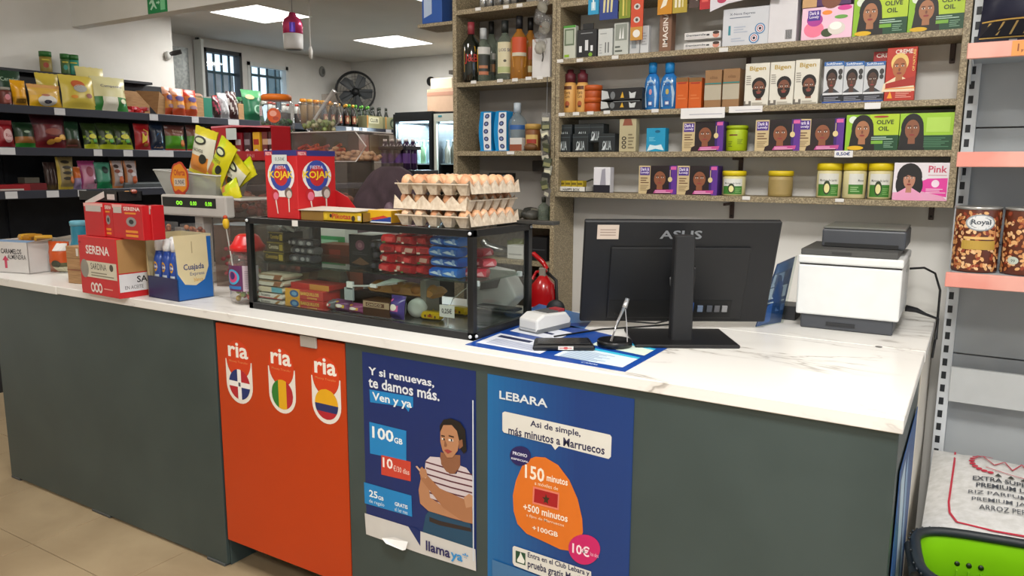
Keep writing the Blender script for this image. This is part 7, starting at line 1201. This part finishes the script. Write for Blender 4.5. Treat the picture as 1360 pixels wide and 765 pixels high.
# blue box on its own little shelf left of the spirits
bs = empty('corner_shelf', (-2.30, 3.15, 2.245), 'small laminate shelf with the blue box left of the spirits', 'shelf'); B().box(-.12, .103, -.08, .08, 0, .015, M_LAM).build('board', bs); B().box(.05, .10, -.01, .01, -.05, 0, '#4b3a35').build('bracket', bs)
carton('blue_box', 'blue box with a pale picture on the little corner shelf', 'box', (-2.332, 3.12, 2.2605), (.12, .10, .17), '#1f4f9c', 0, None, [('p', [(.1, .15), (.5, .25), (.5, .95), (.1, .95)], '#a9b9d0'), ('r', .15, .7, .45, .8, '#a83c4c'), ('e', .8, .85, .14, .1, '#d8dce4')])
q = P(595, 100, Y=3.2); bs = empty('small_bracket_shelf', (-2.25, 3.2, q.z), 'small dark steel shelf stub on the outside of the spirits shelving', 'shelf'); B().box(-.05, .053, -.04, .04, 0, .018, '#6c6862').build('board', bs); B().box(.03, .053, -.03, .03, -.16, 0, '#7d776c').build('bracket', bs)
# ================================================================== RIGHT GONDOLA
gr = empty('grey_shelving', (.5, 3.1, 0), 'grey metal shelving with pink price rails at the right', 'shelving'); g0 = gr.location
def rb(nm, x0, x1, y0, y1, z0, z1, m, lab=None, bv=.001): return B().box(x0-g0.x, x1-g0.x, y0-g0.y, y1-g0.y, z0, z1, m).build(nm, gr, bv, label=lab)
rb('post', -.068, -.030, 3.09, 3.15, 0, 2.5, M_POST); b = B()
for k in range(48): z = .10+.0485*k; b.box(-.060-g0.x, -.045-g0.x, 3.0885-g0.y, 3.0895-g0.y, z, z+.026, '#1f2328')
b.build('slots', gr, kind='stuff')
rb('post', 1.0, 1.03, 3.09, 3.15, 0, 2.5, M_POST)
PK = noisemat('pink_price_rail', '#d98f82', '#e0a497', 5, 3, .35, .02)
for k in range(6): rb('back_panel', -.03, 1.0, 3.13, 3.15, .12+.4*k, .515+.4*k, noisemat('grey_steel_panel', '#a0a4a7', '#acb0b2', 4, 2, .45, .02) if k == 0 else bpy.data.materials['grey_steel_panel'])
for z in (1.255, 1.629, 1.951):
    rb('shelf', -.055, 1.0, 2.76, 3.12, z-.022, z-.001, M_GREYST); rb('price_rail', -.068, 1.0, 2.742, 2.76, z-.046, z, PK, None, .002)
    B().prism([(2.77, z-.022), (3.09, z-.022), (3.09, z-.09), (3.0, z-.09)], -.062-g0.x, -.056-g0.x, M_POST, lambda a, b_, h: Vector((h, a-g0.y, b_))).build('shelf_bracket', gr)
B().pr([('r', 0, 0, 1, 1, '#d8914a'), ('T', '1,50', .2, .2, .8, .8, '#8c4a24')], lambda s, t, h: Vector((.045-g0.x+.07*s, 2.742-g0.y-h, 1.906+.043*t)), h=.002).build('price_card', gr)
rb('lower_panel', -.03, 1.0, 3.04, 3.055, .76, .885, mat('#c3c6c6', .4)); rb('base', -.06, 1.0, 2.75, 3.12, 0, .10, M_GREYST)
def A_nuts(): return None
NM = []
def nutcan(x0, x1, lb, sx):
    z = 1.256; a = Xat(x0, 2.84, z+.1); c_ = Xat(x1, 2.84, z+.1); r = (c_-a)/2; h = .20; o = empty('nut_tin', ((a+c_)/2, 2.84, z), lb, 'tin')
    B().lathe([(r*.98, 0), (r, .004), (r, h-.004), (r*.98, h)], mat('#5a2c1c', .3), 32).build('body', o); B().lathe([(r*1.02, 0), (r*1.03, .008), (r*.95, .009), (r*.93, .004)], mat('#b9b9b6', .3, .7), 32).build('rim', o).location.z = h-.004
    b = B(); 
    for k in range(230):
        s, t = rnd.random(), rnd.random(); an = rnd.uniform(0, 3.14); ln_, wd = .0075, .0048; c2 = ('#d8a870', '#c98f58', '#b06a3c', '#e0b888', '#8c3c24')[k % 5]; pts = []
        for q in range(8): aa = 6.2832*q/8; pts.append((ln_*math.cos(aa)*math.cos(an)-wd*math.sin(aa)*math.sin(an), ln_*math.cos(aa)*math.sin(an)+wd*math.sin(aa)*math.cos(an)))
        A0 = -2.9+2.7*s; zz = .008+(h-.022)*t; b.add([Vector(((r+.0004+.000004*k)*math.cos(A0+p_[0]/r), (r+.0004+.000004*k)*math.sin(A0+p_[0]/r), zz+p_[1])) for p_ in pts], [tuple(range(8))], c2)
    b.build('nut_picture', o)
    it = [('p', [(.1, .38), (.9, .38), (.95, .5), (.9, .72), (.1, .72), (.05, .5)], '#8c4a2c'), ('r', .08, .36, .92, .5, '#b0903c'), ('r', .12, .52, .88, .56, '#d8b06c'), ('e', .5, .78, .36, .13, '#8f979c'), ('e', .5, .78, .32, .11, '#d4d6d6'), ('T', 'Royal', .28, .73, .74, .83, '#39424c')] if sx else [('e', .95, .45, .3, .08, '#a8481c'), ('e', .12, .22, .13, .06, '#b9c4b8'), ('t', '99', .07, .19, .17, .24, '#4c5a54')]
    B().pr(it, cylf(r, .0, h, -2.35, -.55), h=.0016, dv=14).build('label_print', o)
nutcan(1266, 1328, 'tin of mixed nuts with a silver oval label', True); nutcan(1331, 1402, 'tin of mixed nuts cut by the photo edge, orange band', False)
# dark blue bag on the upper shelf
o = pouch('coffee_bag', 'navy bag with a gold zigzag band on the highest pink railed shelf', 'bag', (.10, 2.86, 1.952), (.30, .12, .34), lambda s, t: '#171a30', 0, 0, 0, prints=[('r', .02, .08, .98, .20, '#15131c'), *[('p', [(.04+.12*k, .09), (.06+.12*k, .09), (.11+.12*k, .19), (.09+.12*k, .19)], '#b99a5c') for k in range(8)], ('r', .02, .2, .98, .212, '#c09a4c'), ('r', .02, .065, .98, .075, '#c09a4c'), ('e', .62, .62, .34, .3, '#b9854c'), ('e', .62, .62, .32, .28, '#3a2418'), ('e', .62, .62, .31, .27, '#b59a86')], nu=13, nv=18)
# rice sack standing low, green basket before it
rs = empty('rice_sack', (.20, 2.72, 0), 'white rice sack with red border and laurel lying under the grey shelving', 'sack')
b = B(); vs = []; N, M_2 = 14, 10
def sackp(s, t, h=0):
    # top surface of the bag: s across, t away from the viewer
    e = (1-abs(2*s-1)**4)*(1-abs(2*t-1)**6); return Vector((-.26+.52*s, -.42+.72*t, .50+.075*t+.05*e+h+.004*math.sin(9*s+7*t)))
for j in range(M_2+1):
    for i in range(N+1): vs.append(sackp(i/N, j/M_2))
fs = [(j*(N+1)+i, j*(N+1)+i+1, (j+1)*(N+1)+i+1, (j+1)*(N+1)+i) for j in range(M_2) for i in range(N)]
SK = noisemat('woven_sack_plastic', '#cbcac6', '#dedddb', 40, 4, .4, .15, .35, .65); b.add(vs, fs, SK, True)
ring = [i for i in range(N+1)]+[(j+1)*(N+1)-1 for j in range(1, M_2+1)]+[M_2*(N+1)+i for i in range(N-1, -1, -1)]+[j*(N+1) for j in range(M_2-1, 0, -1)]
lo_ = [Vector((vs[i].x*1.03, vs[i].y*1.02, .26+rnd.uniform(-.01, .01))) for i in ring]; b2 = [vs[i] for i in ring]; n = len(ring)
b.add(b2+lo_, [(i, (i+1) % n, n+(i+1) % n, n+i) for i in range(n)], SK, True); b.add(lo_+[Vector((v.x, v.y, .105)) for v in lo_], [(i, (i+1) % n, n+(i+1) % n, n+i) for i in range(n)], SK, True)
b.build('bag', rs)
RD2 = '#bf3044'; it = []
fr2 = lambda s, t, h: sackp(.13+(s-.27)*.95, t, h)
def ribbon(pts, wd, c_):
    for (a0, b0), (a1, b1) in zip(pts, pts[1:]):
        dx, dy = a1-a0, b1-b0; L = math.hypot(dx, dy) or 1; nx, ny = -dy/L*wd, dx/L*wd; it.append(('p', [(a0-nx, b0-ny), (a1-nx, b1-ny), (a1+nx, b1+ny), (a0+nx, b0+ny)], c_))
ribbon([(.27, .97), (.27, .8), (.265, .6), (.26, .4), (.27, .3), (.31, .22), (.5, .2), (.8, .2)], .006, RD2)
for k in range(11): a = R(100+16*k); cx_, cy_ = .50+.13*math.cos(a), .80+.11*math.sin(a); it.append(('e', cx_, cy_, .018, .012, RD2))
ribbon([(.44, .88), (.5, .78), (.56, .86), (.6, .76), (.66, .88), (.7, .74), (.78, .84), (.84, .74), (.92, .8)], .004, RD2); ribbon([(.45, .74), (.6, .70), (.8, .68), (.95, .72)], .003, RD2)
for k in range(3): it.append(('p', [(.50+.07*k, .66), (.54+.07*k, .66), (.52+.07*k, .69)], '#3a3e38'))
it += [('T', 'EXTRA SUPER BASMATI', .38, .60, .92, .64, '#3c4048'), ('T', 'PREMIUM LONG RICE', .40, .54, .90, .58, '#3c4048'), ('t', 'RIZ PARFUME JASMIN', .36, .47, .90, .51, '#4c5058'), ('t', 'PREMIUM JASMIN RICE', .38, .41, .90, .45, '#4c5058'), ('t', 'ARROZ PERFUMADO', .42, .35, .85, .39, '#4c5058')]
B().pr(it, fr2, h=.003, dv=10).build('print', kids(rs)[0])
b = B()
for k in range(9): b.ball((-.25+.02*rnd.random(), -.30+.03*k, .40+.04*rnd.random()-.015*k), (.03, .03, .035), '#c9c7c2', 8, 5)
b.build('crumpled_film', rs)
bk = empty('shopping_basket', (.175, 2.13, 0), 'lime green shopping basket with a dark rim in the corner', 'basket', rz=R(8)); GR = mat('#86c814', .35); KR = mat('#22282c', .45)
w1, d1, w0, d0, zb, zt2 = .23, .16, .19, .125, .36, .60
def ringp(w_, d, z, n=40, p=4): return [Vector((w_*math.copysign(abs(math.cos(a))**(2/p), math.cos(a)), d*math.copysign(abs(math.sin(a))**(2/p), math.sin(a)), z)) for a in [6.2832*i/n for i in range(n)]]
R0, R1 = ringp(w0, d0, zb), ringp(w1, d1, zt2); n = 40
B().add(R0+R1, [(i, (i+1) % n, n+(i+1) % n, n+i) for i in range(n)]+[tuple(range(n))], GR, True).build('tub', bk)
B().tube(ringp(w1+.004, d1+.004, zt2+.005), .013, KR, 8, True).build('rim', bk)
b = B()
for k in range(40): v = ringp(w1+.018, d1+.018, zt2+.008)[k]; b.ball(v, .004, KR, 5, 3)
b.build('rim_studs', bk)
B().tube([(-w1-.01, -.09, zt2-.02), (-w1-.005, 0, zt2-.04), (-w1-.01, .09, zt2-.02)], .016, KR, 8).build('handle', bk)
for k in range(3): B().lathe([(.007, 0), (.007, .004)], '#1b2a0c', 10, (-.12+.028*k, d1-.012, zt2-.075), Matrix.Rotation(R(90), 3, 'X')).build('vent_hole', bk); B().box(-.122+.028*k, -.118+.028*k, d1-.024, d1-.018, zt2-.15, zt2-.09, '#75b010').build('rib', bk)
carton('basket_stack', 'dark stack of baskets under the green one', 'basket', (.175, 2.13, 0), (.34, .22, .355), '#23282b', R(8), None, [('r', 0, .3, 1, .34, '#3a4044'), ('r', 0, .6, 1, .64, '#3a4044')])
